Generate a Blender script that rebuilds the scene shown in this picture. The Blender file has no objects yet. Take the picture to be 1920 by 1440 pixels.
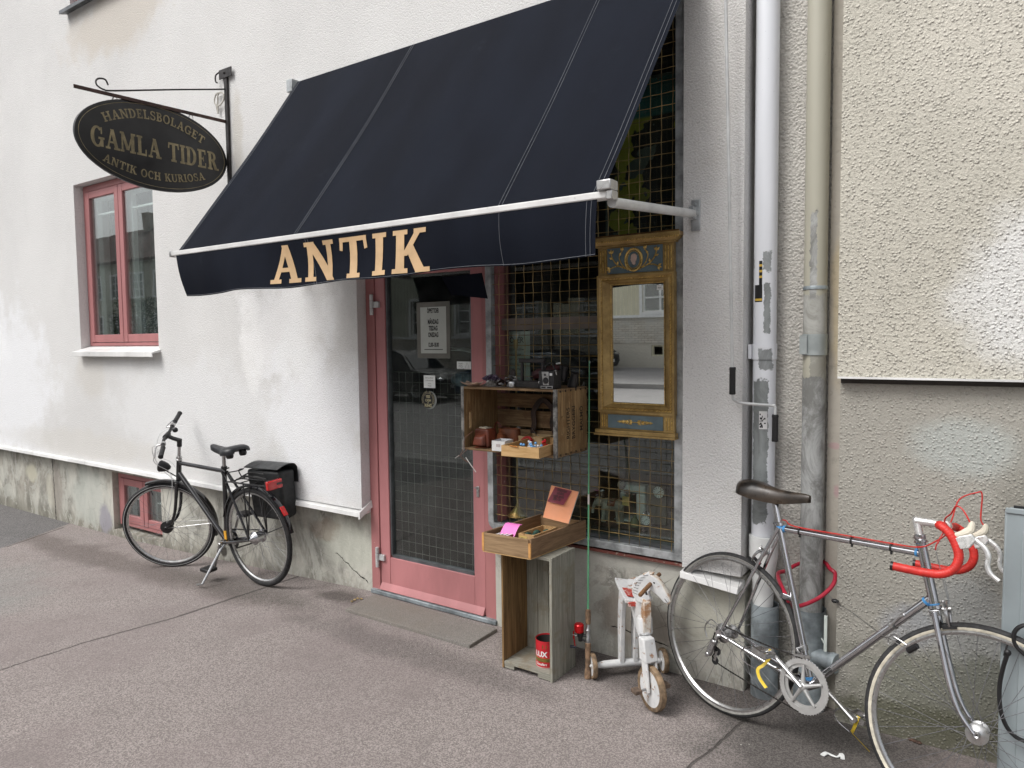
import bpy, math, random
from mathutils import Vector, Matrix
random.seed(7)
C = bpy.context.scene.collection
scn = bpy.context.scene
R = math.radians
pi = math.pi
# ------------------------------------------------------------------ camera
CAMH, CAMD, FPX = 1.65, 3.296, 1350.0
yaw, pitch, roll = R(-34.6), R(-3.6), R(-0.65)
fw = Vector((math.sin(yaw)*math.cos(pitch), math.cos(yaw)*math.cos(pitch), math.sin(pitch)))
r0 = fw.cross(Vector((0, 0, 1))).normalized(); u0 = r0.cross(fw)
rt = r0*math.cos(roll)+u0*math.sin(roll); up = -r0*math.sin(roll)+u0*math.cos(roll)
CAM = Vector((0, -CAMD, CAMH))
cd = bpy.data.cameras.new('camera'); cam = bpy.data.objects.new('camera', cd); C.objects.link(cam)
cam.matrix_world = Matrix(((rt.x, up.x, -fw.x, CAM.x), (rt.y, up.y, -fw.y, CAM.y), (rt.z, up.z, -fw.z, CAM.z), (0, 0, 0, 1)))
cd.sensor_width = 36; cd.lens = 36*FPX/1920; cd.clip_start = .02; cd.clip_end = 2000
scn.camera = cam
# ------------------------------------------------------------------ light (overcast daylight)
w = bpy.data.worlds.new('World'); scn.world = w; w.use_nodes = True
nt = w.node_tree; bg = nt.nodes['Background']
sky = nt.nodes.new('ShaderNodeTexSky'); sky.sky_type = 'NISHITA'; sky.sun_disc = False
SUN_EL, SUN_ROT = R(52), R(205)
sky.sun_elevation = SUN_EL; sky.sun_rotation = SUN_ROT; sky.air_density = 1.0; sky.dust_density = 5.0; sky.ozone_density = 1.0
hs = nt.nodes.new('ShaderNodeHueSaturation'); hs.inputs['Saturation'].default_value = .22
nt.links.new(sky.outputs[0], hs.inputs['Color']); nt.links.new(hs.outputs[0], bg.inputs[0]); bg.inputs[1].default_value = .15
ld = bpy.data.lights.new('sun', 'SUN'); ld.energy = 1.0; ld.angle = R(22); ld.color = (1, .985, .96)
sun = bpy.data.objects.new('sun', ld); C.objects.link(sun)
sd = Vector((math.sin(SUN_ROT)*math.cos(SUN_EL), math.cos(SUN_ROT)*math.cos(SUN_EL), math.sin(SUN_EL)))
sun.rotation_euler = sd.to_track_quat('Z', 'Y').to_euler(); sun.location = (0, 0, 20)
scn.view_settings.view_transform = 'Standard'; scn.view_settings.look = 'None'
scn.view_settings.exposure = 0.36; scn.view_settings.gamma = 1
scn.render.engine = 'CYCLES'
scn.cycles.max_bounces = 8; scn.cycles.transparent_max_bounces = 16
# ------------------------------------------------------------------ helpers: pixels of the survey photo to points
def ray(x, y): return fw*FPX + rt*(x-960) - up*(y-720)
def W(x, y, Y=0.0):
    d = ray(x, y); t = (Y-CAM.y)/d.y; return CAM+d*t
def G(x, y, Z=0.0):
    d = ray(x, y); t = (Z-CAM.z)/d.z; return CAM+d*t
def V(*a): return Vector(a)
# ------------------------------------------------------------------ helpers: objects
WM = {}
def props(o, label=None, cat=None, group=None, kind=None, category=None):
    cat = cat or category
    for k, v in (('label', label), ('category', cat), ('group', group), ('kind', kind)):
        if v: o[k] = v
    return o
def thing(name, loc, label, cat, group=None):
    o = bpy.data.objects.new(name, None); C.objects.link(o); o.location = loc
    o.empty_display_size = .1
    WM[o.name] = Matrix.Translation(Vector(loc)); return props(o, label, cat, group)
class MB:
    def __init__(s, M=None): s.v = []; s.f = []; s.M = M
    def add(s, vs, fs):
        n = len(s.v)
        s.v += [tuple(s.M @ Vector(v)) if s.M else tuple(v) for v in vs]
        s.f += [tuple(n+i for i in f) for f in fs]; return s
    def box(s, x0, x1, y0, y1, z0, z1):
        if x0 > x1: x0, x1 = x1, x0
        if y0 > y1: y0, y1 = y1, y0
        if z0 > z1: z0, z1 = z1, z0
        return s.add([(x0,y0,z0),(x1,y0,z0),(x1,y1,z0),(x0,y1,z0),(x0,y0,z1),(x1,y0,z1),(x1,y1,z1),(x0,y1,z1)],
                     [(0,3,2,1),(4,5,6,7),(0,1,5,4),(1,2,6,5),(2,3,7,6),(3,0,4,7)])
    def obox(s, c, X, Y, Z):      # centre and three half-vectors
        c, X, Y, Z = map(Vector, (c, X, Y, Z))
        P = [c+X*a+Y*b+Z*d for d in (-1, 1) for a, b in ((-1,-1),(1,-1),(1,1),(-1,1))]
        return s.add(P, [(0,3,2,1),(4,5,6,7),(0,1,5,4),(1,2,6,5),(2,3,7,6),(3,0,4,7)])
    def beam(s, a, b, wdt, hgt, upv=(0,0,1)):
        a, b = Vector(a), Vector(b); d = (b-a); n = d.normalized(); sd_ = n.cross(Vector(upv))
        if sd_.length < 1e-4: sd_ = n.cross(Vector((1,0,0)))
        sd_.normalize(); u_ = sd_.cross(n)
        return s.obox((a+b)/2, d/2, sd_*wdt/2, u_*hgt/2)
    def hexa(s, p):      # 8 points bottom ring then top ring
        return s.add(p, [(0,3,2,1),(4,5,6,7),(0,1,5,4),(1,2,6,5),(2,3,7,6),(3,0,4,7)])
    def tube(s, path, r, n=8, closed=False, flat=1.0, fv=None):
        P = [Vector(p) for p in path]; m = len(P); rr = r if isinstance(r, (list, tuple)) else [r]*m
        T = []
        for i in range(m):
            a = P[(i-1) % m] if (closed or i) else P[0]; b = P[(i+1) % m] if (closed or i < m-1) else P[-1]
            T.append((b-a).normalized())
        up_ = Vector(fv) if fv else (Vector((0,0,1)) if abs(T[0].z) < .9 else Vector((1,0,0)))
        u_ = (up_ - T[0]*up_.dot(T[0])).normalized(); vs = []
        for i in range(m):
            u_ = (u_ - T[i]*u_.dot(T[i])).normalized(); v_ = T[i].cross(u_)
            for k in range(n):
                a = 2*pi*k/n; vs.append(P[i]+u_*math.cos(a)*rr[i]*flat+v_*math.sin(a)*rr[i])
        fs = []
        for i in range(m if closed else m-1):
            j = (i+1) % m
            for k in range(n): fs.append((i*n+k, i*n+(k+1)%n, j*n+(k+1)%n, j*n+k))
        if not closed: fs += [tuple(range(n-1,-1,-1)), tuple((m-1)*n+k for k in range(n))]
        return s.add(vs, fs)
    def cyl(s, a, b, r, r2=None, n=16): return s.tube([a, b], [r, r if r2 is None else r2], n)
    def lathe(s, prof, o, ax, n=32, closed=False, a0=0, a1=2*pi, ref=None):
        o, ax = Vector(o), Vector(ax).normalized()
        e = Vector(ref) if ref else (Vector((0,0,1)) if abs(ax.z) < .9 else Vector((1,0,0)))
        e = (e-ax*e.dot(ax)).normalized(); g = ax.cross(e); full = abs(a1-a0-2*pi) < 1e-6
        m = n if full else n+1; vs = []
        for i in range(m):
            a = a0+(a1-a0)*i/n
            for r_, h_ in prof: vs.append(o+ax*h_+(e*math.cos(a)+g*math.sin(a))*r_)
        k = len(prof); fs = []
        for i in range(n):
            j = (i+1) % m
            for q in range(k if closed else k-1):
                q2 = (q+1) % k; fs.append((i*k+q, i*k+q2, j*k+q2, j*k+q))
        if not full and closed: fs += [tuple(range(k)), tuple((m-1)*k+q for q in range(k-1,-1,-1))]
        return s.add(vs, fs)
    def ball(s, c, r, nu=10, nv=6):
        c = Vector(c); r = (r, r, r) if not isinstance(r, (tuple, list)) else r; vs = []; fs = []
        for j in range(nv+1):
            t = pi*j/nv
            for i in range(nu):
                a = 2*pi*i/nu; vs.append(c+Vector((r[0]*math.sin(t)*math.cos(a), r[1]*math.sin(t)*math.sin(a), r[2]*math.cos(t))))
        for j in range(nv):
            for i in range(nu): fs.append((j*nu+i, (j+1)*nu+i, (j+1)*nu+(i+1)%nu, j*nu+(i+1)%nu))
        return s.add(vs, fs)
    def prism(s, pts, o, U, Vv, Wv):     # polygon pts (u,v) in plane o,U,V extruded by Wv
        o, U, Vv, Wv = map(Vector, (o, U, Vv, Wv)); n = len(pts)
        a = [o+U*p[0]+Vv*p[1] for p in pts]
        return s.add(a+[q+Wv for q in a], [tuple(range(n-1,-1,-1)), tuple(range(n, 2*n))]+[(i, (i+1)%n, n+(i+1)%n, n+i) for i in range(n)])
    def surf(s, fn, nu, nv, th=None):     # fn(u,v)->point, optional thickness vector
        vs = [Vector(fn(i/nu, j/nv)) for j in range(nv+1) for i in range(nu+1)]; m = nu+1
        fs = [(j*m+i, j*m+i+1, (j+1)*m+i+1, (j+1)*m+i) for j in range(nv) for i in range(nu)]
        if th is None: return s.add(vs, fs)
        th = Vector(th); n = len(vs); vs2 = vs+[q+th for q in vs]
        fs2 = fs+[tuple(n+i for i in reversed(f)) for f in fs]
        rim = [i for i in range(m)]+[j*m+nu for j in range(1, nv+1)]+[nv*m+i for i in range(nu-1,-1,-1)]+[j*m for j in range(nv-1,0,-1)]
        for k in range(len(rim)):
            a, b = rim[k], rim[(k+1) % len(rim)]; fs2.append((a, n+a, n+b, b))
        return s.add(vs2, fs2)
    def build(s, name, mat, parent=None, bevel=0, smooth=True, ang=35, seg=2, fix=True, **kw):
        me = bpy.data.meshes.new(name); me.from_pydata(s.v, [], s.f)
        if fix:
            import bmesh
            b = bmesh.new(); b.from_mesh(me); bmesh.ops.recalc_face_normals(b, faces=b.faces); b.to_mesh(me); b.free()
        for m in (mat if isinstance(mat, (list, tuple)) else [mat]): me.materials.append(m)
        if smooth:
            me.polygons.foreach_set('use_smooth', [True]*len(me.polygons)); me.set_sharp_from_angle(angle=R(ang))
        o = bpy.data.objects.new(name, me); C.objects.link(o)
        if parent is not None:
            o.parent = parent
            if parent.name in WM: o.matrix_parent_inverse = WM[parent.name].inverted()
        if bevel:
            md = o.modifiers.new('bevel', 'BEVEL'); md.width = bevel; md.segments = seg; md.limit_method = 'ANGLE'; md.angle_limit = R(40)
            md.harden_normals = False
        return props(o, **kw)
def smoothpath(P, n=6, closed=False):
    P = [Vector(p) for p in P]; out = []; m = len(P)
    rng = range(m if closed else m-1)
    for i in rng:
        p0 = P[(i-1) % m] if (closed or i) else P[0]; p1 = P[i]; p2 = P[(i+1) % m]; p3 = P[(i+2) % m] if (closed or i < m-2) else P[-1]
        for k in range(n):
            t = k/n; out.append(.5*((2*p1)+(p2-p0)*t+(2*p0-5*p1+4*p2-p3)*t*t+(3*p1-p0-3*p2+p3)*t**3))
    if not closed: out.append(P[-1])
    return out
# ------------------------------------------------------------------ helpers: node materials
class NM:
    def __init__(s, name, rough=.7, metal=0.0):
        s.m = bpy.data.materials.new(name); s.m.use_nodes = True; s.t = s.m.node_tree; s.N = s.t.nodes
        s.b = s.N['Principled BSDF']; s.b.inputs['Roughness'].default_value = rough; s.b.inputs['Metallic'].default_value = metal
        s.tc = s.N.new('ShaderNodeTexCoord').outputs['Object']; s._xyz = None
    def lk(s, a, b): s.t.links.new(a, b)
    def setin(s, inp, v):
        if hasattr(v, 'is_linked') or hasattr(v, 'links'): s.lk(v, inp)
        else:
            if inp.type == 'RGBA' and len(v) == 3: v = (*v, 1)
            inp.default_value = v
    def math(s, op, a, b=0.0, c=None, clamp=False):
        n = s.N.new('ShaderNodeMath'); n.operation = op; n.use_clamp = clamp
        s.setin(n.inputs[0], a); s.setin(n.inputs[1], b)
        if c is not None: s.setin(n.inputs[2], c)
        return n.outputs[0]
    def xyz(s):
        if s._xyz is None:
            n = s.N.new('ShaderNodeSeparateXYZ'); s.lk(s.tc, n.inputs[0]); s._xyz = n.outputs
        return s._xyz
    def scaled(s, sc):
        n = s.N.new('ShaderNodeMapping'); n.inputs['Scale'].default_value = sc; s.lk(s.tc, n.inputs[0]); return n.outputs[0]
    def noise(s, scale, detail=4, rough=.6, vec=None, dist=0.0):
        n = s.N.new('ShaderNodeTexNoise'); n.inputs['Scale'].default_value = scale; n.inputs['Detail'].default_value = detail
        n.inputs['Roughness'].default_value = rough; n.inputs['Distortion'].default_value = dist; s.lk(vec or s.tc, n.inputs['Vector']); return n.outputs[0]
    def voro(s, scale, feat='F1', out='Distance', vec=None, rnd=1.0):
        n = s.N.new('ShaderNodeTexVoronoi'); n.feature = feat; n.inputs['Scale'].default_value = scale; n.inputs['Randomness'].default_value = rnd
        s.lk(vec or s.tc, n.inputs['Vector']); return n.outputs[out]
    def ramp(s, v, a, b, lo=0.0, hi=1.0, smooth=True):
        n = s.N.new('ShaderNodeMapRange'); n.interpolation_type = 'SMOOTHSTEP' if smooth else 'LINEAR'
        s.setin(n.inputs[0], v); n.inputs[1].default_value = a; n.inputs[2].default_value = b
        n.inputs[3].default_value = lo; n.inputs[4].default_value = hi; return n.outputs[0]
    def mix(s, f, a, b, mode='MIX'):
        n = s.N.new('ShaderNodeMix'); n.data_type = 'RGBA'; n.blend_type = mode
        s.setin(n.inputs[0], f); s.setin(n.inputs[6], a); s.setin(n.inputs[7], b); return n.outputs[2]
    def ell(s, cx, cz, rx, rz, wob=.35, soft=.35, axes=(0, 2), nscale=4.0):
        X = s.xyz(); a = s.math('DIVIDE', s.math('SUBTRACT', X[axes[0]], cx), rx); b = s.math('DIVIDE', s.math('SUBTRACT', X[axes[1]], cz), rz)
        d = s.math('SQRT', s.math('ADD', s.math('MULTIPLY', a, a), s.math('MULTIPLY', b, b)))
        nz = s.math('MULTIPLY', s.math('SUBTRACT', s.noise(nscale, 5, .65), .5), wob*4)
        return s.ramp(s.math('ADD', d, nz), 1-soft, 1+soft, 1, 0)
    def seg(s, p0, p1, wd, wob=.02, axes=(0, 1), nscale=6.0):     # mask near a line segment (distance < wd)
        X = s.xyz(); x, y = X[axes[0]], X[axes[1]]
        dx, dy = p1[0]-p0[0], p1[1]-p0[1]; L = math.hypot(dx, dy); dx /= L; dy /= L
        px, py = s.math('SUBTRACT', x, p0[0]), s.math('SUBTRACT', y, p0[1])
        al = s.math('ADD', s.math('MULTIPLY', px, dx), s.math('MULTIPLY', py, dy))
        ac = s.math('ADD', s.math('MULTIPLY', px, -dy), s.math('MULTIPLY', py, dx))
        ac = s.math('ADD', ac, s.math('MULTIPLY', s.math('SUBTRACT', s.noise(nscale, 5, .7), .5), wob*2))
        m = s.ramp(s.math('ABSOLUTE', ac), wd*.5, wd*1.3, 1, 0)
        m2 = s.math('MULTIPLY', s.ramp(al, -.01, .01), s.ramp(al, L-.01, L+.01, 1, 0)); return s.math('MULTIPLY', m, m2)
    def bump(s, h, dist=.002, strength=1.0, nrm=None):
        n = s.N.new('ShaderNodeBump'); n.inputs['Distance'].default_value = dist; n.inputs['Strength'].default_value = strength
        s.lk(h, n.inputs['Height'])
        if nrm is not None: s.lk(nrm, n.inputs['Normal'])
        return n.outputs[0]
    def out(s, col=None, nrm=None, rough=None, metal=None):
        if col is not None: s.setin(s.b.inputs['Base Color'], col)
        if nrm is not None: s.lk(nrm, s.b.inputs['Normal'])
        if rough is not None: s.setin(s.b.inputs['Roughness'], rough)
        if metal is not None: s.setin(s.b.inputs['Metallic'], metal)
        return s.m
def plain(name, col, rough=.5, metal=0.0, var=.12, vs=8.0, bump=0.0, bs=60.0, coat=0.0):
    n = NM(name, rough, metal); f = n.noise(vs, 5)
    lo = tuple(c*(1-var*1.6) for c in col); hi = tuple(min(1, c*(1+var*1.2)) for c in col)
    c = n.mix(n.ramp(f, .3, .7), lo, hi)
    if coat: n.b.inputs['Coat Weight'].default_value = coat
    rg = n.ramp(n.noise(vs*2.3, 4), .3, .7, max(.02, rough*.8), min(1, rough*1.2))
    nr = n.bump(n.noise(bs, 4), bump) if bump else None
    return n.out(c, nr, rg)
def wood(name, c1, c2, axis=0, scale=1.0, rough=.75, worn=None, spec=.2):
    n = NM(name, rough); st = [14*scale]*3; st[axis] = 1.1*scale
    v = n.scaled(st); g = n.noise(2.2, 7, .7, v, 1.4)
    st2 = [90*scale]*3; st2[axis] = 3*scale; fine = n.noise(2, 3, .6, n.scaled(st2))
    f = n.math('ADD', n.math('MULTIPLY', g, .7), n.math('MULTIPLY', fine, .3))
    c = n.mix(n.ramp(f, .32, .66), c1, c2)
    if worn: c = n.mix(n.ramp(n.noise(9*scale, 6, .7), .5, .66), c, worn)
    n.b.inputs['Specular IOR Level'].default_value = spec
    return n.out(c, n.bump(f, .0012))
def glass(name, tint=(.9,.95,.93), refl=1.5, dirt=.04):
    n = NM(name, .0); N = n.N; N.remove(n.b)
    tr = N.new('ShaderNodeBsdfTransparent'); tr.inputs[0].default_value = (*tint, 1)
    gl = N.new('ShaderNodeBsdfGlossy'); gl.inputs['Roughness'].default_value = .01; gl.inputs[0].default_value = (1,1,1,1)
    ge = N.new('ShaderNodeNewGeometry'); vm = N.new('ShaderNodeVectorMath'); vm.operation = 'DOT_PRODUCT'; n.lk(ge.outputs['Incoming'], vm.inputs[0]); n.lk(ge.outputs['Normal'], vm.inputs[1])
    cs = n.math('SUBTRACT', 1.0, n.math('ABSOLUTE', vm.outputs['Value'])); sch = n.math('ADD', .04, n.math('MULTIPLY', n.math('POWER', cs, 5.0), .96))
    wv = n.noise(1.7, 2, .4); n.lk(n.bump(wv, .003, .25), gl.inputs['Normal'])
    fac = n.math('MULTIPLY', sch, refl, clamp=True)
    mx = N.new('ShaderNodeMixShader'); n.lk(fac, mx.inputs[0]); n.lk(tr.outputs[0], mx.inputs[1]); n.lk(gl.outputs[0], mx.inputs[2])
    df = N.new('ShaderNodeBsdfDiffuse'); df.inputs[0].default_value = (.5,.5,.48,1)
    m2 = N.new('ShaderNodeMixShader'); n.lk(n.math('MULTIPLY', n.ramp(n.noise(5, 6, .7), .4, .75), dirt), m2.inputs[0])
    n.lk(mx.outputs[0], m2.inputs[1]); n.lk(df.outputs[0], m2.inputs[2]); n.lk(m2.outputs[0], N['Material Output'].inputs[0]); return n.m
# ------------------------------------------------------------------ helpers: slab-serif letters as strokes (unit height)
def st(p0, p1, wd):
    a, b = Vector(p0), Vector(p1); d = (b-a).normalized(); n_ = Vector((-d.y, d.x))*wd/2; return [a+n_, a-n_, b-n_, b+n_]
def hcut(x0, x1, wd, y0=0, y1=1): return [Vector((x0-wd/2, y0)), Vector((x0+wd/2, y0)), Vector((x1+wd/2, y1)), Vector((x1-wd/2, y1))]
def arcq(cx, cy, rx, ry, tx, ty, a0, a1, n=14):
    out = []
    for i in range(n):
        q = []
        for a, o_ in ((a0+(a1-a0)*i/n, 1), (a0+(a1-a0)*(i+1)/n, 1), (a0+(a1-a0)*(i+1)/n, 0), (a0+(a1-a0)*i/n, 0)):
            a = R(a); q.append(Vector((cx+(rx-(0 if o_ else tx))*math.cos(a), cy+(ry-(0 if o_ else ty))*math.sin(a))))
        out.append(q)
    return out
def glyph(ch, T=.2, t=.11, s=.11, e=.09):
    def bx(x0, x1, y0, y1): return [Vector((x0, y0)), Vector((x1, y0)), Vector((x1, y1)), Vector((x0, y1))]
    def stem(x, wd=T, b=True, tp=True, y0=0, y1=1, el=e, er=e):
        o = [bx(x, x+wd, y0, y1)]
        if b: o.append(bx(x-el, x+wd+er, y0, y0+s))
        if tp: o.append(bx(x-el, x+wd+er, y1-s, y1))
        return o
    S = []; wd = .8
    if ch == 'A': wd = .92; S = [hcut(.14, .46, t, 0, 1), hcut(.76, .46, T, 0, 1), bx(.24, .68, .3, .3+t*.8), bx(0, .32, 0, s), bx(.56, .96, 0, s)]
    elif ch == 'B': wd = .74; S = stem(e, er=.03)+arcq(.36, .75, .3, .25, T*.9, s, -90, 90)+arcq(.38, .27, .34, .27, T*.9, s, -90, 90)+[bx(e, .38, .45, .55), bx(e, .38, 1-s, 1), bx(e, .38, 0, s)]
    elif ch == 'C': wd = .8; S = arcq(.43, .5, .43, .52, T, s, 45, 315, 22)+[bx(.66, .66+.09, .64, .98)]
    elif ch == 'D': wd = .86; S = stem(e, er=.03)+arcq(.36, .5, .46, .5, T, s, -90, 90, 20)+[bx(e, .37, 1-s, 1), bx(e, .37, 0, s)]
    elif ch == 'E': wd = .74; S = stem(e, er=.03)+[bx(e, .66, 0, s), bx(e, .64, 1-s, 1), bx(e, .5, .46, .46+s*.9), bx(.6, .68, 0, .28), bx(.57, .65, .74, 1), bx(.44, .5, .37, .64)]
    elif ch == 'G': wd = .88; S = arcq(.43, .5, .43, .52, T, s, 45, 330, 22)+[bx(.62, .62+T*.85, .03, .46), bx(.5, .9, .38, .38+s), bx(.66, .75, .64, .98)]
    elif ch == 'H': wd = .94; S = stem(e)+stem(.84-T)+[bx(e, .8, .45, .45+s)]
    elif ch == 'I': wd = .4; S = stem(e)
    elif ch == 'K': wd = .9; S = stem(e)+[hcut(.3, .7, t*1.15, .4, 1), [Vector(p) for p in ((.36,.52),(.52,.66),(.86,0),(.86-T*1.25,0))], bx(.55, .86, 1-s, 1), bx(.58, .95, 0, s)]
    elif ch == 'L': wd = .74; S = stem(e)+[bx(e, .68, 0, s), bx(.6, .69, 0, .34)]
    elif ch == 'M': wd = 1.08; S = stem(e, t, er=e*.6, tp=False)+stem(.98-T, T, tp=False)+[hcut(.16, .52, T*.9, 1, .12), hcut(.9, .54, t, 1, .12), bx(0, .24, 1-s, 1), bx(.86, 1.07, 1-s, 1)]
    elif ch == 'N': wd = .94; S = stem(e, t*1.1)+stem(.84-t*1.1, t*1.1, b=False)+[hcut(.18, .78, T*1.15, 1, 0)]
    elif ch == 'O': wd = .92; S = arcq(.45, .5, .45, .52, T, s, 0, 360, 28)
    elif ch == 'R': wd = .86; S = stem(e)+arcq(.36, .73, .32, .27, T*.9, s, -90, 90)+[bx(e, .37, 1-s, 1), bx(e, .37, .46, .46+s), [Vector(p) for p in ((.36,.5),(.58,.5),(.84,0),(.84-T*1.2,0))], bx(.6, .92, 0, s)]
    elif ch == 'S': wd = .68; S = arcq(.34, .74, .3, .27, T*.8, s, 30, 270, 16)+arcq(.34, .27, .32, .29, T*.8, s, -150, 90, 16)+[bx(.54, .62, .68, .98), bx(.02, .1, .02, .34)]
    elif ch == 'T': wd = .84; S = [bx(.42-T/2, .42+T/2, 0, 1), bx(.42-T/2-e, .42+T/2+e, 0, s), bx(.02, .82, 1-s, 1), [Vector(p) for p in ((0,.7),(.09,.68),(.13,1),(.03,1))], [Vector(p) for p in ((.84,.7),(.75,.68),(.71,1),(.81,1))]]
    elif ch == 'U': wd = .9; S = [bx(e, e+T, .3, 1), bx(.8-t, .8, .3, 1), bx(0, e*2+T, 1-s, 1), bx(.8-t-e, .8+e, 1-s, 1)]+arcq(.445, .33, .355, .35, T*.8, s, 180, 360, 16)
    elif ch == ' ': wd = .42
    return wd, S
def lettering(mb, text, fn, gap=.08, subdiv=1, **kw):    # fn(u,v,k)->3D, u runs 0..width with unit height
    x = 0; k = 0
    for ch in text:
        wd, S = glyph(ch, **kw)
        for q in S:
            k += 1; mb.add([fn(x+p.x, p.y, k) for p in q], [(0,1,2,3)])
        x += wd+gap
    return x-gap
def textwidth(text, gap=.08, **kw): return sum(glyph(c, **kw)[0]+gap for c in text)-gap
def fonttext(mb, text, o, U, Vv, size, xs=1.0, bold=0.0, align='CENTER', th=None, shear=0):    # built-in font, flat
    cu = bpy.data.curves.new('t', 'FONT'); cu.body = text; cu.align_x = align; cu.size = 1; cu.offset = bold; cu.resolution_u = 3; cu.shear = shear
    ob = bpy.data.objects.new('t', cu); C.objects.link(ob); dg = bpy.context.evaluated_depsgraph_get()
    me = bpy.data.meshes.new_from_object(ob.evaluated_get(dg)); o, U, Vv = Vector(o), Vector(U), Vector(Vv)
    mb.add([o+U*(v.co.x*size*xs)+Vv*(v.co.y*size) for v in me.vertices], [tuple(p.vertices) for p in me.polygons])
    bpy.data.objects.remove(ob); bpy.data.curves.remove(cu); bpy.data.meshes.remove(me)
# ================================================================== MATERIALS
def stucco(name, col, gs, bd, patches=(), dark=(.9,.9,.9), speck=.06, big=.1, pimple=0):
    n = NM(name, .9); n.b.inputs['Specular IOR Level'].default_value = .15
    c = n.mix(n.ramp(n.noise(.7, 5, .6), .3, .7), tuple(q*(1-big) for q in col), col)
    c = n.mix(n.math('MULTIPLY', n.ramp(n.noise(2.6, 6, .65, n.scaled((1,1,.45))), .52, .78), .35), c, tuple(a*b for a, b in zip(col, dark)))
    for (cx, cz, rx, rz, pc, al, wob) in patches: c = n.mix(n.math('MULTIPLY', n.ell(cx, cz, rx, rz, wob), al), c, pc)
    g1 = n.noise(gs*1.5, 3, .6); g2 = n.voro(gs*1.55, 'SMOOTH_F1'); g3 = n.noise(gs*4.2, 2, .5)
    h = n.math('ADD', n.math('MULTIPLY', g1, .7), n.math('ADD', n.math('MULTIPLY', g2, -1.0), n.math('MULTIPLY', g3, .3)))
    if pimple:
        pm = n.math('MULTIPLY', n.ramp(n.voro(gs*1.15), .05, .50, 1, 0), n.ramp(n.noise(gs*.35, 3), .30, .50)); h = n.math('ADD', n.math('MULTIPLY', g1, .8), n.math('ADD', n.math('MULTIPLY', pm, .6), n.math('MULTIPLY', g3, .25)))
        c = n.mix(n.math('MULTIPLY', pm, .22), c, (.62,.60,.54))
    pit = n.math('MULTIPLY', n.ramp(g1, .36, .44, 1, 0), n.ramp(g3, .42, .58, 1, 0))
    c = n.mix(n.math('MULTIPLY', pit, speck), c, tuple(q*.38 for q in col)); c = n.mix(n.math('MULTIPLY', n.ramp(g2, .12, .02), .0), c, col)
    return n.out(c, n.bump(h, bd, 1.0))
M = {}
M['stucco'] = stucco('white_render', (.70,.695,.685), 84, .0036, [
    (-8.6,1.25,.9,.75,(.82,.83,.85),.8,.45), (-4.1,1.75,.45,.35,(.82,.82,.82),.8,.6), (-3.85,1.1,.5,.5,(.82,.83,.85),.8,.5), (-5.3,1.1,1.2,.4,(.77,.78,.79),.5,.4),
    (-7.2,.72,1.4,.12,(.62,.60,.56),.5,.4), (-6.2,4.35,.8,.25,(.56,.50,.42),.55,.4), (-6.9,1.35,.25,.2,(.58,.55,.50),.45,.4), (-4.57,3.1,.06,.28,(.5,.46,.38),.4,.5),
    (-3.6,.75,.25,.2,(.80,.82,.84),.5,.3), (-4.0,1.55,.16,.2,(.83,.84,.84),.6,.6), (-4.5,1.6,.12,.3,(.82,.82,.81),.5,.6), (-8.9,1.6,.3,.2,(.84,.85,.86),.7,.5), (-1.1,2.9,.2,.5,(.52,.49,.45),.35,.4)], speck=.55)  # last ellipse, beside the awning top, paints the awning's shadow into the wall colour
M['facade_up'] = stucco('beige_roughcast', (.575,.55,.478), 62, .0078, [(.12,1.80,.28,.30,(.74,.745,.74),.75,.35), (.1,3.0,.5,.6,(.66,.63,.56),.4,.4)], speck=.85, pimple=1)
M['facade_low'] = stucco('grey_roughcast', (.38,.365,.325), 66, .0055, [(-.13,1.21,.17,.11,(.42,.445,.425),.75,.3), (.12,.95,.14,.3,(.22,.21,.18),.55,.5),
    (-.30,.45,.10,.10,(.32,.33,.36),.6,.5), (-.1,.5,.16,.22,(.33,.35,.36),.5,.5), (-.15,.25,.4,.16,(.16,.165,.13),.75,.5), (-.1,.06,.6,.09,(.10,.10,.065),.8,.5)], speck=.35, pimple=1)
M['recess'] = stucco('recess_render', (.56,.54,.50), 62, .008, [(-.6,1.1,.05,.05,(.55,.3,.35),.1,.5), (-.6,.8,.04,.06,(.55,.3,.35),.1,.5), (-.7,.1,.4,.4,(.2,.19,.16),.6,.4)], speck=.45)
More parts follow.
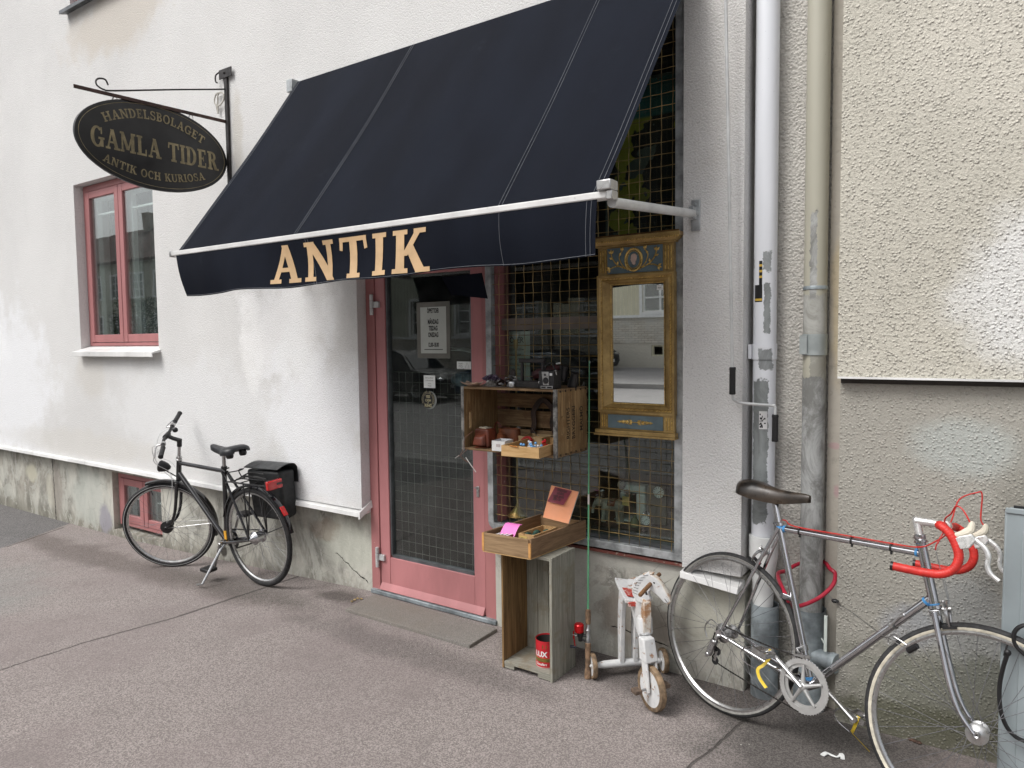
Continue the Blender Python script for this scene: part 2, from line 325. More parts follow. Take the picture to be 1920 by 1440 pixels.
def mk_plinth(name, base, side=0):
    n = NM(name, .92); n.b.inputs['Specular IOR Level'].default_value = .15
    v = n.scaled((1.5, 1, .85)); a = n.noise(2.6, 8, .70, v, .4); b_ = n.noise(7, 7, .7); d = n.noise(1.1, 6, .6)
    lo = tuple(q*.55 for q in base); hi = tuple(min(1, q*1.28) for q in base)
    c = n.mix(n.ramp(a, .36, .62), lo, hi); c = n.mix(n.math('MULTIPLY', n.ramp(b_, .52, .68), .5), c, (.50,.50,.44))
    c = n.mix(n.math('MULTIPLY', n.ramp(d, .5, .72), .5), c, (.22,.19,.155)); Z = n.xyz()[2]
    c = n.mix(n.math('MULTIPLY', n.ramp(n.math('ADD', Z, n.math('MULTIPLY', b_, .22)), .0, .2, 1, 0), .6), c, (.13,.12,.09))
    fl = n.ramp(n.noise(3.1, 8, .74, n.scaled((1.3,1,.8)), .8), .515, .53); c = n.mix(n.math('MULTIPLY', fl, .5), c, (.52,.52,.47))
    if side == 0:
        for e in ((-3.62,.28,.28,.16,(.52,.53,.46),.7,.35), (-3.9,.36,.16,.08,(.24,.17,.12),.45,.8), (-7.2,.2,.3,.3,(.46,.48,.44),.7,.5), (-6.9,.02,.12,.14,(.30,.29,.33),.8,.4),
                  (-8.4,.3,.12,.1,(.52,.50,.40),.8,.5), (-8.0,.15,.08,.16,(.50,.48,.40),.6,.5), (-7.85,.2,.12,.3,(.27,.24,.21),.6,.3)):
            c = n.mix(n.math('MULTIPLY', n.ell(*e[:4], e[6], .3), e[5]), c, e[4])
        cr = n.seg((-7.93,.56), (-7.9,-.2), .006, .03, (0,2), 14); cr = n.math('ADD', cr, n.seg((-3.75,.2), (-3.45,.05), .003, .03, (0,2), 20), clamp=True)
        cr = n.math('ADD', cr, n.math('MULTIPLY', n.ell(-5.05,.0,.045,.045,.2,.3), .9), clamp=True)
    else:
        c = n.mix(n.math('MULTIPLY', n.ell(-1.55,.52,.28,.05,.3,.3), .8), c, (.46,.45,.41)); c = n.mix(n.math('MULTIPLY', n.ell(-1.12,.34,.2,.14,.35,.3), .85), c, (.50,.49,.42))
        c = n.mix(n.math('MULTIPLY', n.ell(-1.5,.22,.22,.14,.4,.3), .7), c, (.22,.19,.16))
        cr = n.seg((-1.65,.16), (-1.35,.13), .003, .02, (0,2), 16)
    c = n.mix(cr, c, (.04,.035,.03)); vc = n.math('MULTIPLY', n.ramp(n.voro(5.5, 'DISTANCE_TO_EDGE', vec=n.scaled((1,1,1.6))), .0, .012, 1, 0), n.ramp(n.noise(1.9, 3), .52, .66))
    c = n.mix(n.math('MULTIPLY', vc, .7), c, (.08,.07,.06))
    h = n.math('ADD', n.math('MULTIPLY', n.noise(55, 4), .5), n.math('ADD', a, n.math('MULTIPLY', cr, -3)))
    return n.out(c, n.bump(h, .006))
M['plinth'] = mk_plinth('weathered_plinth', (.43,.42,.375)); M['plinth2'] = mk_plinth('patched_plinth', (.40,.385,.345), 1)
def mk_asphalt(name, base, tint2, lines=True, sc=1.0):
    n = NM(name, .88); n.b.inputs['Specular IOR Level'].default_value = .25
    v1 = n.noise(150*sc, 3, .7); v2 = n.voro(210*sc, out='Color'); sep = n.N.new('ShaderNodeSeparateColor'); n.lk(v2, sep.inputs[0])
    stone = n.math('ADD', n.math('MULTIPLY', v1, .55), n.math('MULTIPLY', sep.outputs[0], .45))
    c = n.mix(n.ramp(stone, .3, .72), tuple(q*.64 for q in base), tuple(q*1.34 for q in base))
    c = n.mix(n.math('MULTIPLY', n.ramp(n.noise(.8, 6, .6), .42, .62), .5), c, tuple(a*b for a, b in zip(base, tint2)))
    c = n.mix(n.ramp(n.noise(2.7, 6, .7), .5, .74, 0, .4), c, tuple(q*.62 for q in base))
    chip = n.math('MULTIPLY', n.ramp(n.voro(17, 'F1'), .0, .10, 1, 0), n.ramp(sep.outputs[1], .25, .3))
    chip = n.math('MULTIPLY', chip, n.ramp(n.noise(60, 2), .43, .5)); c = n.mix(n.math('MULTIPLY', chip, .8), c, (.62,.60,.55))
    gum = n.math('MULTIPLY', n.ramp(n.voro(2.3), .022, .030, 1, 0), .7); c = n.mix(gum, c, tuple(q*.42 for q in base)); gum2 = n.math('MULTIPLY', n.ramp(n.voro(3.1), .012, .018, 1, 0), .8); c = n.mix(gum2, c, (.5,.49,.46))
    h = n.math('ADD', stone, n.math('MULTIPLY', n.noise(14, 4), .8))
    if lines:
        X = n.xyz(); wet = None
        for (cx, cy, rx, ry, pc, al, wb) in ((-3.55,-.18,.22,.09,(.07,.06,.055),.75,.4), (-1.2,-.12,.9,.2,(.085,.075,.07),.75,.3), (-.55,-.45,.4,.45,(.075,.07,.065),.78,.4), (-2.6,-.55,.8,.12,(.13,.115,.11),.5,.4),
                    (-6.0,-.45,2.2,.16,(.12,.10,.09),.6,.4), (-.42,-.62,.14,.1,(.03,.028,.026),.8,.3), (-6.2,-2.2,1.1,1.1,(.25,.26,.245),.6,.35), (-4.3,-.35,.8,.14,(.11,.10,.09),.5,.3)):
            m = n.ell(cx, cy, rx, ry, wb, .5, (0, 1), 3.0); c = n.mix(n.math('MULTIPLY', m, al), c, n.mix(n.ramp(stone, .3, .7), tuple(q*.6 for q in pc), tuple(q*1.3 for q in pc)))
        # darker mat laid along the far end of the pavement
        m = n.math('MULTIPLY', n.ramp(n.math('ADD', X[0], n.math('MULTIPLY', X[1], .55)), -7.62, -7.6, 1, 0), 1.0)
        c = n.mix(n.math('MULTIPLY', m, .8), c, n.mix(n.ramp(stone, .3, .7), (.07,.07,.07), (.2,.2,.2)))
        cr = None
        for s_ in (((-4.27,-3.2), (-4.262,-1.43), .007, .03), ((-4.262,-1.43), (-4.165,-.9), .009, .02), ((-4.165,-.9), (-4.15,0), .012, .015),
                   ((-.86,-.06), (-.97,-.75), .006, .025), ((-.97,-.75), (-1.1,-3.5), .004, .035), ((-7.2,-.7), (-7.5,-.1), .01, .02)):
            m = n.seg(*s_[:2], s_[2], s_[3], (0, 1), 7.0); cr = m if cr is None else n.math('MAXIMUM', cr, m)
        c = n.mix(n.math('MULTIPLY', cr, .7), c, (.06,.055,.05)); h = n.math('ADD', h, n.math('MULTIPLY', cr, -2.5))
    return n.out(c, n.bump(h, .0035))
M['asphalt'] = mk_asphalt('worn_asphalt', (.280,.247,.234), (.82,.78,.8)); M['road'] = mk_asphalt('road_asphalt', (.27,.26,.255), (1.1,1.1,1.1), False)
M['slab'] = mk_asphalt('door_slab_concrete', (.262,.246,.226), (.85,.78,.7), False, 2.2)
M['granite'] = plain('kerb_granite', (.33,.32,.31), .8, 0, .2, 60, .002)
def painted(name, col, chipc=(.55,.5,.45), amt=.62, rough=.45, streak=True):
    n = NM(name, rough); a = n.noise(3, 6, .6, n.scaled((1,1,.3))); c = n.mix(n.ramp(a, .3, .75), tuple(q*.80 for q in col), tuple(min(1,q*1.15) for q in col))
    ch = n.ramp(n.noise(26, 7, .75), amt, amt+.03); c = n.mix(ch, c, chipc)
    c = n.mix(n.ramp(n.noise(9, 7, .75), .56, .8, 0, .3), c, tuple(q*.5 for q in col))
    h = n.math('ADD', n.math('MULTIPLY', ch, -1), n.math('MULTIPLY', n.noise(30, 3), .4)); return n.out(c, n.bump(h, .0008))
M['pink'] = painted('pink_paint', (.47,.195,.20), (.5,.42,.36), .70); M['pinkdark'] = painted('pink_frame_paint', (.40,.165,.165), (.6,.5,.45), .66)
M['whitemetal'] = painted('white_sheet_metal', (.74,.74,.73), (.3,.28,.26), .66, .4)
M['galv'] = plain('galvanised_steel', (.40,.42,.43), .5, .45, .25, 14, .0006, 40); M['galv2'] = plain('galvanised_pipe', (.30,.34,.36), .6, .35, .3, 9, .0008, 40)
M['greymetal'] = plain('grey_painted_metal', (.55,.56,.56), .4, .2, .1); M['blackiron'] = plain('black_iron', (.025,.022,.022), .5, .3, .3, 20, .0006, 60)
M['zinc'] = plain('dark_zinc', (.16,.17,.18), .45, .6, .2)
M['wire'] = plain('brass_wire', (.31,.225,.09), .45, .45, .4, 9); M['rustwire'] = plain('steel_wire', (.22,.21,.19), .5, .5, .3)
M['glass'] = glass('window_glass', (.90,.95,.94), 2.3, .04); M['glass_clear'] = glass('shop_glass', (.84,.90,.88), 1.6, .035)
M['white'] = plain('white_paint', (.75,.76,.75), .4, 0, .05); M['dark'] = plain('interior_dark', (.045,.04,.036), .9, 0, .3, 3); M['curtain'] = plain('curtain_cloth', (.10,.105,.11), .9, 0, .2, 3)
M['black'] = plain('black_plastic', (.012,.012,.013), .38, 0, .2); M['rubber'] = plain('tyre_rubber', (.02,.02,.021), .75, 0, .25, 30, .0004, 120)
M['chrome'] = plain('chrome', (.58,.58,.60), .14, 1, .06, 20); M['alu'] = plain('brushed_aluminium', (.50,.50,.50), .32, 1, .08, 30); M['spoke'] = plain('spoke_steel', (.17,.17,.18), .5, .5, .2, 30); M['ringalu'] = plain('chainring_alloy', (.50,.50,.49), .42, .6, .03, 30); M['bright'] = plain('polished_alloy', (.78,.78,.77), .3, .75, .05, 30)
M['steel'] = plain('dull_steel', (.42,.42,.42), .35, 1, .15, 30)
# ================================================================== GROUND
def gz(x):
    P = [(-120,-.16), (-9,-.135), (-6.5,-.12), (-5.2,-.075), (-4.2,-.035), (-3.4,0), (20,0)]
    for (a, za), (b, zb) in zip(P, P[1:]):
        if x <= b: t = max(0, (x-a)/(b-a)); return za+(zb-za)*t
    return 0
XS = [-120,-60,-30,-15,-9,-8,-7.2,-6.5,-5.8,-5.2,-4.7,-4.2,-3.8,-3.4,-2,0,4,12,20]
def sheet(name, y0, y1, dz, mat, **kw):
    m = MB(); ys = [y0+(y1-y0)*i/3 for i in range(4)]
    vs = [(x, y, gz(x)+dz) for y in ys for x in XS]; k = len(XS)
    m.add(vs, [(j*k+i, j*k+i+1, (j+1)*k+i+1, (j+1)*k+i) for j in range(3) for i in range(k-1)]); return m.build(name, mat, smooth=False, fix=False, **kw)
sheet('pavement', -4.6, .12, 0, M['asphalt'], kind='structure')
sheet('road', -15.3, -4.75, -.13, M['road'], kind='structure')
sheet('far_pavement', -21.3, -15.45, 0, M['road'], kind='structure')
MB().add([(-400,-400,-.32),(400,-400,-.32),(400,400,-.32),(-400,400,-.32)], [(0,1,2,3)]).build('ground', M['road'], smooth=False, fix=False, kind='structure')
for nm, y in (('kerb', -4.75), ('far_kerb', -15.45)):
    m = MB()
    for a, b in zip(XS, XS[1:]):
        q = [(x, yy, gz(x)+z) for z in (-.3, .004) for x, yy in ((a,y),(b,y),(b,y+.15),(a,y+.15))]; m.hexa(q)
    m.build(nm, M['granite'], kind='structure')
# ================================================================== SHOP BUILDING
B = thing('shop_building', (-4, 0, 0), 'white rough-rendered building with a grey plinth, a pink door and pink windows', 'building')
YW = -.08
def holed(mb, xs, zs, holes, y0, y1):
    xs = sorted(set(xs)); zs = sorted(set(zs))
    def solid(i, j):
        if i < 0 or j < 0 or i >= len(xs)-1 or j >= len(zs)-1: return False
        cx, cz = (xs[i]+xs[i+1])/2, (zs[j]+zs[j+1])/2; return not any(a < cx < b and c < cz < d for a, b, c, d in holes)
    for i in range(len(xs)-1):
        for j in range(len(zs)-1):
            if not solid(i, j): continue
            a, b, c, d = xs[i], xs[i+1], zs[j], zs[j+1]
            mb.add([(a,y0,c),(b,y0,c),(b,y0,d),(a,y0,d)], [(0,1,2,3)]); mb.add([(a,y1,c),(b,y1,c),(b,y1,d),(a,y1,d)], [(3,2,1,0)])
            if not solid(i-1, j): mb.add([(a,y0,c),(a,y0,d),(a,y1,d),(a,y1,c)], [(0,1,2,3)])
            if not solid(i+1, j): mb.add([(b,y0,c),(b,y1,c),(b,y1,d),(b,y0,d)], [(0,1,2,3)])
            if not solid(i, j-1): mb.add([(a,y0,c),(a,y1,c),(b,y1,c),(b,y0,c)], [(0,1,2,3)])
            if not solid(i, j+1): mb.add([(a,y0,d),(b,y0,d),(b,y1,d),(a,y1,d)], [(0,1,2,3)])
W1 = (-7.035, -5.722, 1.60, 3.085); W2 = (-6.93, -5.8, 4.60, 6.1)
DX0, DX1 = -3.405, -2.375; SX0, SX1 = -2.375, -1.25; WX1 = -.972
H = [W1, W2, (DX0, DX1, -1, 2.28), (SX0, SX1, -1, 3.31)]
m = MB(); holed(m, [-40, W1[0], W1[1], W2[0], W2[1], DX0, DX1, SX1, WX1], [.56, W1[2], W1[3], W2[2], W2[3], 2.28, 3.31, 9], H, YW, .22)
m.build('wall', M['stucco'], B, smooth=False, fix=False)
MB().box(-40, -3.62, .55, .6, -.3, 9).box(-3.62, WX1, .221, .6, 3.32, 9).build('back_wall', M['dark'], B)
# plinths
CW = (-6.745, -5.93, -.06, .475)
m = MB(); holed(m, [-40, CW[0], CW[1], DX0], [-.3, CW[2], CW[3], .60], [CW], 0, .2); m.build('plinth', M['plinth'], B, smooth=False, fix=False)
m = MB(); m.box(DX1-.02, WX1, -.015, .2, -.1, .545); m.build('window_plinth', M['plinth2'], B, bevel=.006)
# flashing under the render
m = MB()
def flash(x0, x1, zt0, zt1):
    q = [(x0,-.118,zt0-.042),(x1,-.118,zt1-.042),(x1,-.004,zt1-.03),(x0,-.004,zt0-.03),(x0,-.112,zt0-.012),(x1,-.112,zt1-.012),(x1,-.004,zt1-.001),(x0,-.004,zt0-.001)]; m.hexa(q)
flash(-40, -7.0, .585, .575); flash(-6.995, DX0+.005, .575, .56); flash(SX1+.002, WX1-.002, .56, .53)
m.hexa([(DX0+.002,-.118,.505),(DX0+.02,-.118,.505),(DX0+.02,-.002,.565),(DX0+.002,-.002,.565),(DX0+.002,-.112,.55),(DX0+.012,-.112,.55),(DX0+.012,-.002,.61),(DX0+.002,-.002,.61)])
m.build('ledge_flashing', M['whitemetal'], B, bevel=.003)
# ---- window with casements (left)
def casement(name, X0, X1, Z0, Z1, yf, px_mid=None, inner=True, sill=True):
    f = MB(); wf = .045
    f.box(X0, X0+wf, yf, yf+.06, Z0, Z1); f.box(X1-wf, X1, yf, yf+.06, Z0, Z1); f.box(X0+wf, X1-wf, yf, yf+.06, Z1-wf*1.2, Z1); f.box(X0+wf, X1-wf, yf, yf+.06, Z0, Z0+wf*.7)
    fr = f.build(name, M['pinkdark'], B, bevel=.004)
    xm = (X0+X1)/2 if px_mid is None else px_mid
    for a, b in ((X0+wf+.003, xm-.004), (xm+.004, X1-wf-.003)):
        s_ = MB(); z0, z1 = Z0+wf*.7+.003, Z1-wf*1.2-.003; q = .062; y0 = yf-.008
        s_.box(a, a+q, y0, yf+.04, z0, z1); s_.box(b-q, b, y0, yf+.04, z0, z1); s_.box(a+q, b-q, y0+.002, yf+.04, z0, z0+q*1.1); s_.box(a+q, b-q, y0+.002, yf+.04, z1-q, z1)
        s_.build('sash', M['pinkdark'], fr, bevel=.004)
        MB().box(a+q-.004, b-q+.004, yf+.008, yf+.012, z0+q, z1-q+.004).build('pane', M['glass'], fr, smooth=False)
    if inner:
        s_ = MB(); yi = yf+.07
        for a, b in ((X0+.03, xm-.01), (xm+.01, X1-.03)):
            s_.box(a, a+.075, yi, yi+.04, Z0, Z1); s_.box(b-.06, b, yi, yi+.04, Z0, Z1); s_.box(a+.075, b-.06, yi+.002, yi+.04, Z1-.13, Z1-.10); s_.box(a+.075, b-.06, yi+.002, yi+.04, Z0, Z0+.06); s_.box(a+.075, b-.06, yi+.002, yi+.03, Z1-.26, Z1-.245)
        s_.build('inner_sash', M['white'], fr)
        c_ = MB(); c_.surf(lambda u, v: (X0+.02+(X1-X0-.04)*u, yi+.16+.015*math.sin(u*60), Z0-.1+(Z1-Z0+.2)*v), 90, 1, (0,.003,0)); c_.build('curtain', M['curtain'], fr)
    return fr
xm1 = W(228, 500, .0).x
wf1 = casement('casement_window', W1[0]+.002, W1[1]+.16, W1[2]+.025, W1[3]-.004, .0, xm1)
m = MB(); m.hexa([(W1[0]-.01,-.155,1.562),(W1[1]+.03,-.155,1.562),(W1[1]+.03,.0,1.585),(W1[0]-.01,.0,1.585),(W1[0]-.01,-.150,1.577),(W1[1]+.03,-.150,1.577),(W1[1]+.03,.0,1.622),(W1[0]-.01,.0,1.622)])
m.box(W1[0]-.01, W1[1]+.03, -.158, -.151, 1.535, 1.577); m.build('window_sill', M['whitemetal'], wf1, bevel=.003)
wf2 = casement('upper_window', W2[0]+.002, W2[1]-.002, W2[2]+.03, W2[3]-.01, -.03)
MB().hexa([(W2[0]-.06,-.15,4.555),(W2[1]+.05,-.15,4.555),(W2[1]+.05,-.02,4.60),(W2[0]-.06,-.02,4.60),(W2[0]-.06,-.15,4.585),(W2[1]+.05,-.15,4.585),(W2[1]+.05,-.02,4.63),(W2[0]-.06,-.02,4.63)]).build('window_sill', M['zinc'], wf2)
wf3 = casement('cellar_window', CW[0]+.01, CW[1]+.07, CW[2]+.04, CW[3], .05, None, True)
# ---- door and its frame
jL, sL = W(708, 800, 0).x, W(725.5, 800, 0).x
sR, eR = W(885, 800, 0).x, W(906, 800, 0).x
f = MB(); f.box(DX0, jL-.003, -.004, .10, .0, 2.28); f.box(eR+.004, DX1-.003, -.004, .10, .025, 2.28); f.box(jL-.003, eR+.004, -.004, .10, 2.16, 2.28)
DF = f.build('door_frame', M['pinkdark'], B, bevel=.003)
f = MB(); zb, zt = .035, 2.15; zg = .265
f.box(jL, sL, .003, .05, zb, zt); f.box(sR, eR, .003, .05, zb, zt); f.box(sL, sR, .004, .05, zb, zg-.012); f.box(sL, sR, .004, .05, 2.05, zt)
DR = f.build('door', M['pink'], B, bevel=.003)
m = MB(); m.hexa([(jL+.005,-.02,zb+.002),(eR-.005,-.02,zb+.002),(eR-.005,.002,zb+.002),(jL+.005,.002,zb+.002),(jL+.005,-.016,zb+.012),(eR-.005,-.016,zb+.012),(eR-.005,.002,zb+.045),(jL+.005,.002,zb+.045)]); m.build('weather_bar', M['pink'], DR)
g = MB(); a, b = sL, sR
g.box(a, a+.012, .012, .045, zg, 2.05); g.box(b-.010, b, .012, .045, zg, 2.05); g.box(a+.012, b-.01, .012, .045, zg-.012, zg+.006); g.build('glazing_bead', M['zinc'], DR)
MB().box(a+.011, b-.009, .030, .035, zg+.005, 2.05).build('glass_pane', M['glass_clear'], DR, smooth=False)
m = MB()
for i in range(1, 12): x = a+(b-a)*i/12; m.cyl((x,.060,zg), (x,.060,1.45), .0016, n=5)
for i in range(0, 19): z = zg+.03+i*.064; m.cyl((a,.063,z), (b,.063,z), .0016, n=5)
m.build('wire_mesh', M['rustwire'], DR)
def hinge(z):
    h = MB(); xh = jL-.012
    h.cyl((xh,-.018,z+.025), (xh,-.018,z+.065), .012, n=12); h.cyl((xh,-.018,z-.023), (xh,-.018,z+.023), .0125, n=12); h.cyl((xh,-.018,z-.065), (xh,-.018,z-.025), .012, n=12)
    h.box(xh, xh+.055, -.014, .004, z-.019, z+.019); h.build('hinge', M['greymetal'], DR, bevel=.0015)
hinge(1.875); hinge(.245)
lk = W(896, 922, 0)
MB().box(lk.x-.010, lk.x+.010, -.003, .004, lk.z-.032, lk.z+.032).build('lock_plate', M['alu'], DR, bevel=.004)
m = MB(); m.cyl((lk.x,-.007,lk.z), (lk.x,.0,lk.z), .0055, n=12); m.box(lk.x-.022, lk.x+.003, -.006, -.002, lk.z+.018, lk.z+.026); m.build('keyhole', M['steel'], DR)
MB().box(DX0+.01, DX1-.01, -.03, .09, .004, .030).build('door_sill', M['galv2'], DF, bevel=.004)
# step slab
q = [G(647,1138,.03), G(880,1206,.03), G(932,1175,.03), G(701,1111,.03)]
q = [(p.x, p.y, .020) for p in q]; m = MB(); m.hexa([(x,y,-.05) for x,y,z in q]+q); m.build('door_step', M['slab'], bevel=.004, label='flat worn concrete slab set in the pavement before the pink door', category='step')
# ---- shop window
f = MB(); pw = W(932, 700, .045).x-SX0; f.box(SX0+.003, SX0+pw, .03, .12, .60, 3.31); f.box(SX1-.03, SX1, .03, .12, .60, 3.31); f.box(SX0+pw, SX1-.03, .03, .12, 3.26, 3.31)
SW = f.build('display_window', M['pinkdark'], B, bevel=.003); MB().box(SX0+pw+.001, SX1-.031, .03, .12, .585, .605).build('bottom_rail', M['zinc'], SW)
ztr = W(1010, 606, .06).z; MB().box(SX0+pw+.001, SX1-.031, .045, .10, ztr-.035, ztr+.03).build('transom', plain('grey_brown_wood', (.22,.19,.17), .7), SW)
m = MB(); m.box(SX0+pw+.001, SX0+pw+.022, .05, .11, .606, 3.26); m.build('inner_bead', M['zinc'], SW)
MB().box(SX0+pw+.023, SX1-.031, .070, .075, .607, 3.26).build('glass_pane', M['glass_clear'], SW, smooth=False)
m = MB(); m.box(SX0-.0, SX1-.004, -.045, .03, .548, .562); m.build('window_sill', painted('oxide_red_paint', (.16,.05,.04), (.3,.25,.2), .6), SW)
m = MB(); m.box(SX0+.01, SX1-.004, -.02, .028, .565, .598); m.build('lower_rail', M['zinc'], SW)
# interior (dark room with a display shelf)
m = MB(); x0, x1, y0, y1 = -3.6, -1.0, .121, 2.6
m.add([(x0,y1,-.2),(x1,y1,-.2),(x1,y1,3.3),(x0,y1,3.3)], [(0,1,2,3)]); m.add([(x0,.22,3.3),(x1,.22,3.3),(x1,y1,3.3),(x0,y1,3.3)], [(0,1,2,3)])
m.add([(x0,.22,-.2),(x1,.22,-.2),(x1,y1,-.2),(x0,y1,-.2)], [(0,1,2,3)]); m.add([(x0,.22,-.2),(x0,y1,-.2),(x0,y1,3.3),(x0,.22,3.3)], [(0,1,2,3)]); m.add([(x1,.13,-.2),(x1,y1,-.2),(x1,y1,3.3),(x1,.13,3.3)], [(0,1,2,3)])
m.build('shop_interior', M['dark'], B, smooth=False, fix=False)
MB().box(SX0, SX1+.0, .122, .75, .57, .60).build('display_shelf', plain('shelf_board', (.10,.075,.055), .8), B)
MB().box(-2.36, -1.02, 1.0, 1.02, 1.7, 1.73).box(-3.5,-2.5,1.6,1.9,.0,1.4).build('interior_fitting', plain('old_cabinet', (.05,.035,.025), .7), B)
# ================================================================== NEIGHBOUR + RECESS
NB = thing('neighbour_building', (1, 0, 0), 'beige roughcast facade above a grey roughcast base, right of the downpipes', 'building')
MB().box(-.578, 14, -.10, .3, 1.478, 9).build('upper_wall', M['facade_up'], NB, smooth=False)
MB().box(-.573, 14, -.055, .3, -.2, 1.450).build('base_wall', M['facade_low'], NB, smooth=False)
MB().box(-.571, 14, -.06, .3, 1.4505, 1.4775).build('shadow_gap', plain('gap_dark', (.05,.045,.04), .9), NB)  # solid near-black strip, shade under the upper wall put into its colour
MB().box(-.575, 14, -.112, -.101, 1.472, 1.480).build('drip_edge', M['whitemetal'], NB)
MB().box(WX1+.0005, -.5785, .07, .3, -.2, 9).build('recess_wall', M['recess'], NB, smooth=False)
MB().box(-.640, -.5785, .045, .0695, -.2, 9).build('recess_strip', stucco('smooth_strip', (.45,.42,.37), 20, .002, [(-.6,1.8,.03,.3,(.5,.42,.28),.7,.5), (-.61,1.17,.02,.012,(.5,.25,.3),.4,1.2), (-.60,.97,.015,.03,(.5,.2,.28),.35,1.0)], speck=.2), NB, smooth=False)
# ================================================================== THE STREET OPPOSITE (seen in glass and mirror)
def boards(name, c1, c2, pitch=.16):
    n = NM(name, .8); X = n.xyz(); f = n.math('FRACT', n.math('DIVIDE', X[0], pitch)); ln = n.ramp(f, .80, .86); c = n.mix(n.ramp(n.noise(1.3, 4), .3, .7), c1, c2)
    return n.out(n.mix(ln, c, tuple(min(1, q*1.35) for q in c2)), n.bump(ln, .02))
n = NM('cream_brick', .85); bt = n.N.new('ShaderNodeTexBrick'); bt.inputs['Scale'].default_value = 1; bt.inputs['Brick Width'].default_value = .26; bt.inputs['Row Height'].default_value = .085; bt.inputs['Mortar Size'].default_value = .008
bt.inputs['Color1'].default_value = (.62,.58,.50,1); bt.inputs['Color2'].default_value = (.48,.44,.37,1); bt.inputs['Mortar'].default_value = (.25,.23,.2,1)
mp = n.N.new('ShaderNodeMapping'); mp.inputs['Rotation'].default_value = (R(90), 0, 0); n.lk(n.tc, mp.inputs[0]); n.lk(mp.outputs[0], bt.inputs[0]); M['brick'] = n.out(n.mix(n.ramp(n.noise(1.5, 5), .35, .7), bt.outputs[0], (.5,.49,.45)))
M['cream'] = boards('cream_boarding', (.60,.57,.42), (.66,.63,.48)); M['base'] = stucco('street_plaster', (.55,.52,.45), 8, .01)
M['rooftile'] = plain('roof_tiles', (.09,.055,.045), .9, 0, .3, 2); M['cream2'] = boards('olive_boarding', (.40,.41,.34), (.45,.46,.38), .2)
def house(name, x0, x1, y, mat, label, first=1.9, eave=6.9):
    h = thing(name, ((x0+x1)/2, y, 0), label, 'building')
    yb = y-9; zs = [.75, 1.7]; wins = []; k = x0+1.3
    while k+1.5 < x1: wins.append(k); k += 2.7
    H2 = [(a, a+1.35, first, first+1.5) for a in wins]+[(a, a+1.35, first+2.75, first+4.2) for a in wins]; Hc = [(a+.3, a+1.2, .28, .68) for a in wins]
    m = MB(); holed(m, [x0, x1]+[q for a in Hc for q in a[:2]], [-.4, .28, .68, .75], Hc, y, y-.3); m.build('base_wall', M['base'], h, smooth=False, fix=False)
    MB().box(x0, x1, y-.3, y+.02, .751, 1.699).build('brick_wall', M['brick'], h, smooth=False)
    m = MB(); holed(m, [x0, x1]+[q for a in H2 for q in a[:2]], [1.7, eave]+[q for a in H2 for q in a[2:]], H2, y+.05, y-.25); m.build('wall', mat, h, smooth=False, fix=False)
    MB().box(x0, x1, y+.051, y+.12, 1.70, 1.80).build('ledge', M['white'], h); MB().box(x0, x1, yb, y-.6, -.3, eave-.05).build('core', M['dark'], h)
    for i, a in enumerate(H2):
        f = MB(); x_, X_, z_, Z_ = a; t = .11
        f.box(x_-t, x_, y+.052, y+.10, z_-t, Z_+t); f.box(X_, X_+t, y+.052, y+.10, z_-t, Z_+t); f.box(x_, X_, y+.052, y+.10, Z_, Z_+t); f.box(x_, X_, y+.052, y+.12, z_-t, z_)
        for q in (.0, .33, .66): f.box(x_, X_, y-.04, y-.0, z_+q*(Z_-z_), z_+q*(Z_-z_)+.05)
        for q in (x_, (x_+X_)/2-.04, X_-.07): f.box(q, q+.07, y-.06, y+.005, z_, Z_)
        fr = f.build('window', M['white'], h); MB().box(x_, X_, y-.035, y-.03, z_, Z_).build('pane', M['glass'], fr, smooth=False)
    for a in Hc:
        f = MB(); f.box(a[0], a[1], y-.1, y-.06, a[2], a[2]+.05); f.box(a[0], a[1], y-.1, y-.06, a[3]-.05, a[3])
        for q in (a[0], (a[0]+a[1])/2-.03, a[1]-.06): f.box(q, q+.06, y-.095, y-.055, a[2], a[3])
        f.build('cellar_window', M['cream'], h)
    r_ = MB(); r_.hexa([(x0-.2,y+.5,eave-.1),(x1+.2,y+.5,eave-.1),(x1+.2,y-4.5,eave+3.0),(x0-.2,y-4.5,eave+3.0),(x0-.2,y+.5,eave+.08),(x1+.2,y+.5,eave+.08),(x1+.2,y-4.5,eave+3.2),(x0-.2,y-4.5,eave+3.2)])
    r_.hexa([(x0-.2,y-4.5,eave+3.0),(x1+.2,y-4.5,eave+3.0),(x1+.2,yb-.5,eave-.1),(x0-.2,yb-.5,eave-.1),(x0-.2,y-4.5,eave+3.2),(x1+.2,y-4.5,eave+3.2),(x1+.2,yb-.5,eave+.08),(x0-.2,yb-.5,eave+.08)])
    rf = r_.build('roof', M['rooftile'], h); cx = x0+(x1-x0)*.4; MB().box(cx, cx+.8, y-4.9, y-4.1, eave+2.5, eave+4.3).build('chimney', M['brick'], rf)
    return h
house('wooden_house', -15.1, 11, -21.5, M['cream'], 'cream boarded house over a pale brick storey, reflected in the gilt mirror')
house('wooden_house', -78, -15.4, -21.5, M['cream2'], 'olive boarded house across the street, reflected in the left window panes')
M['carpaint'] = plain('dark_car_paint', (.008,.009,.012), .6, 0, .1, 2); M['carpaint2'] = plain('blue_car_paint', (.015,.04,.075), .6, 0, .1, 2)
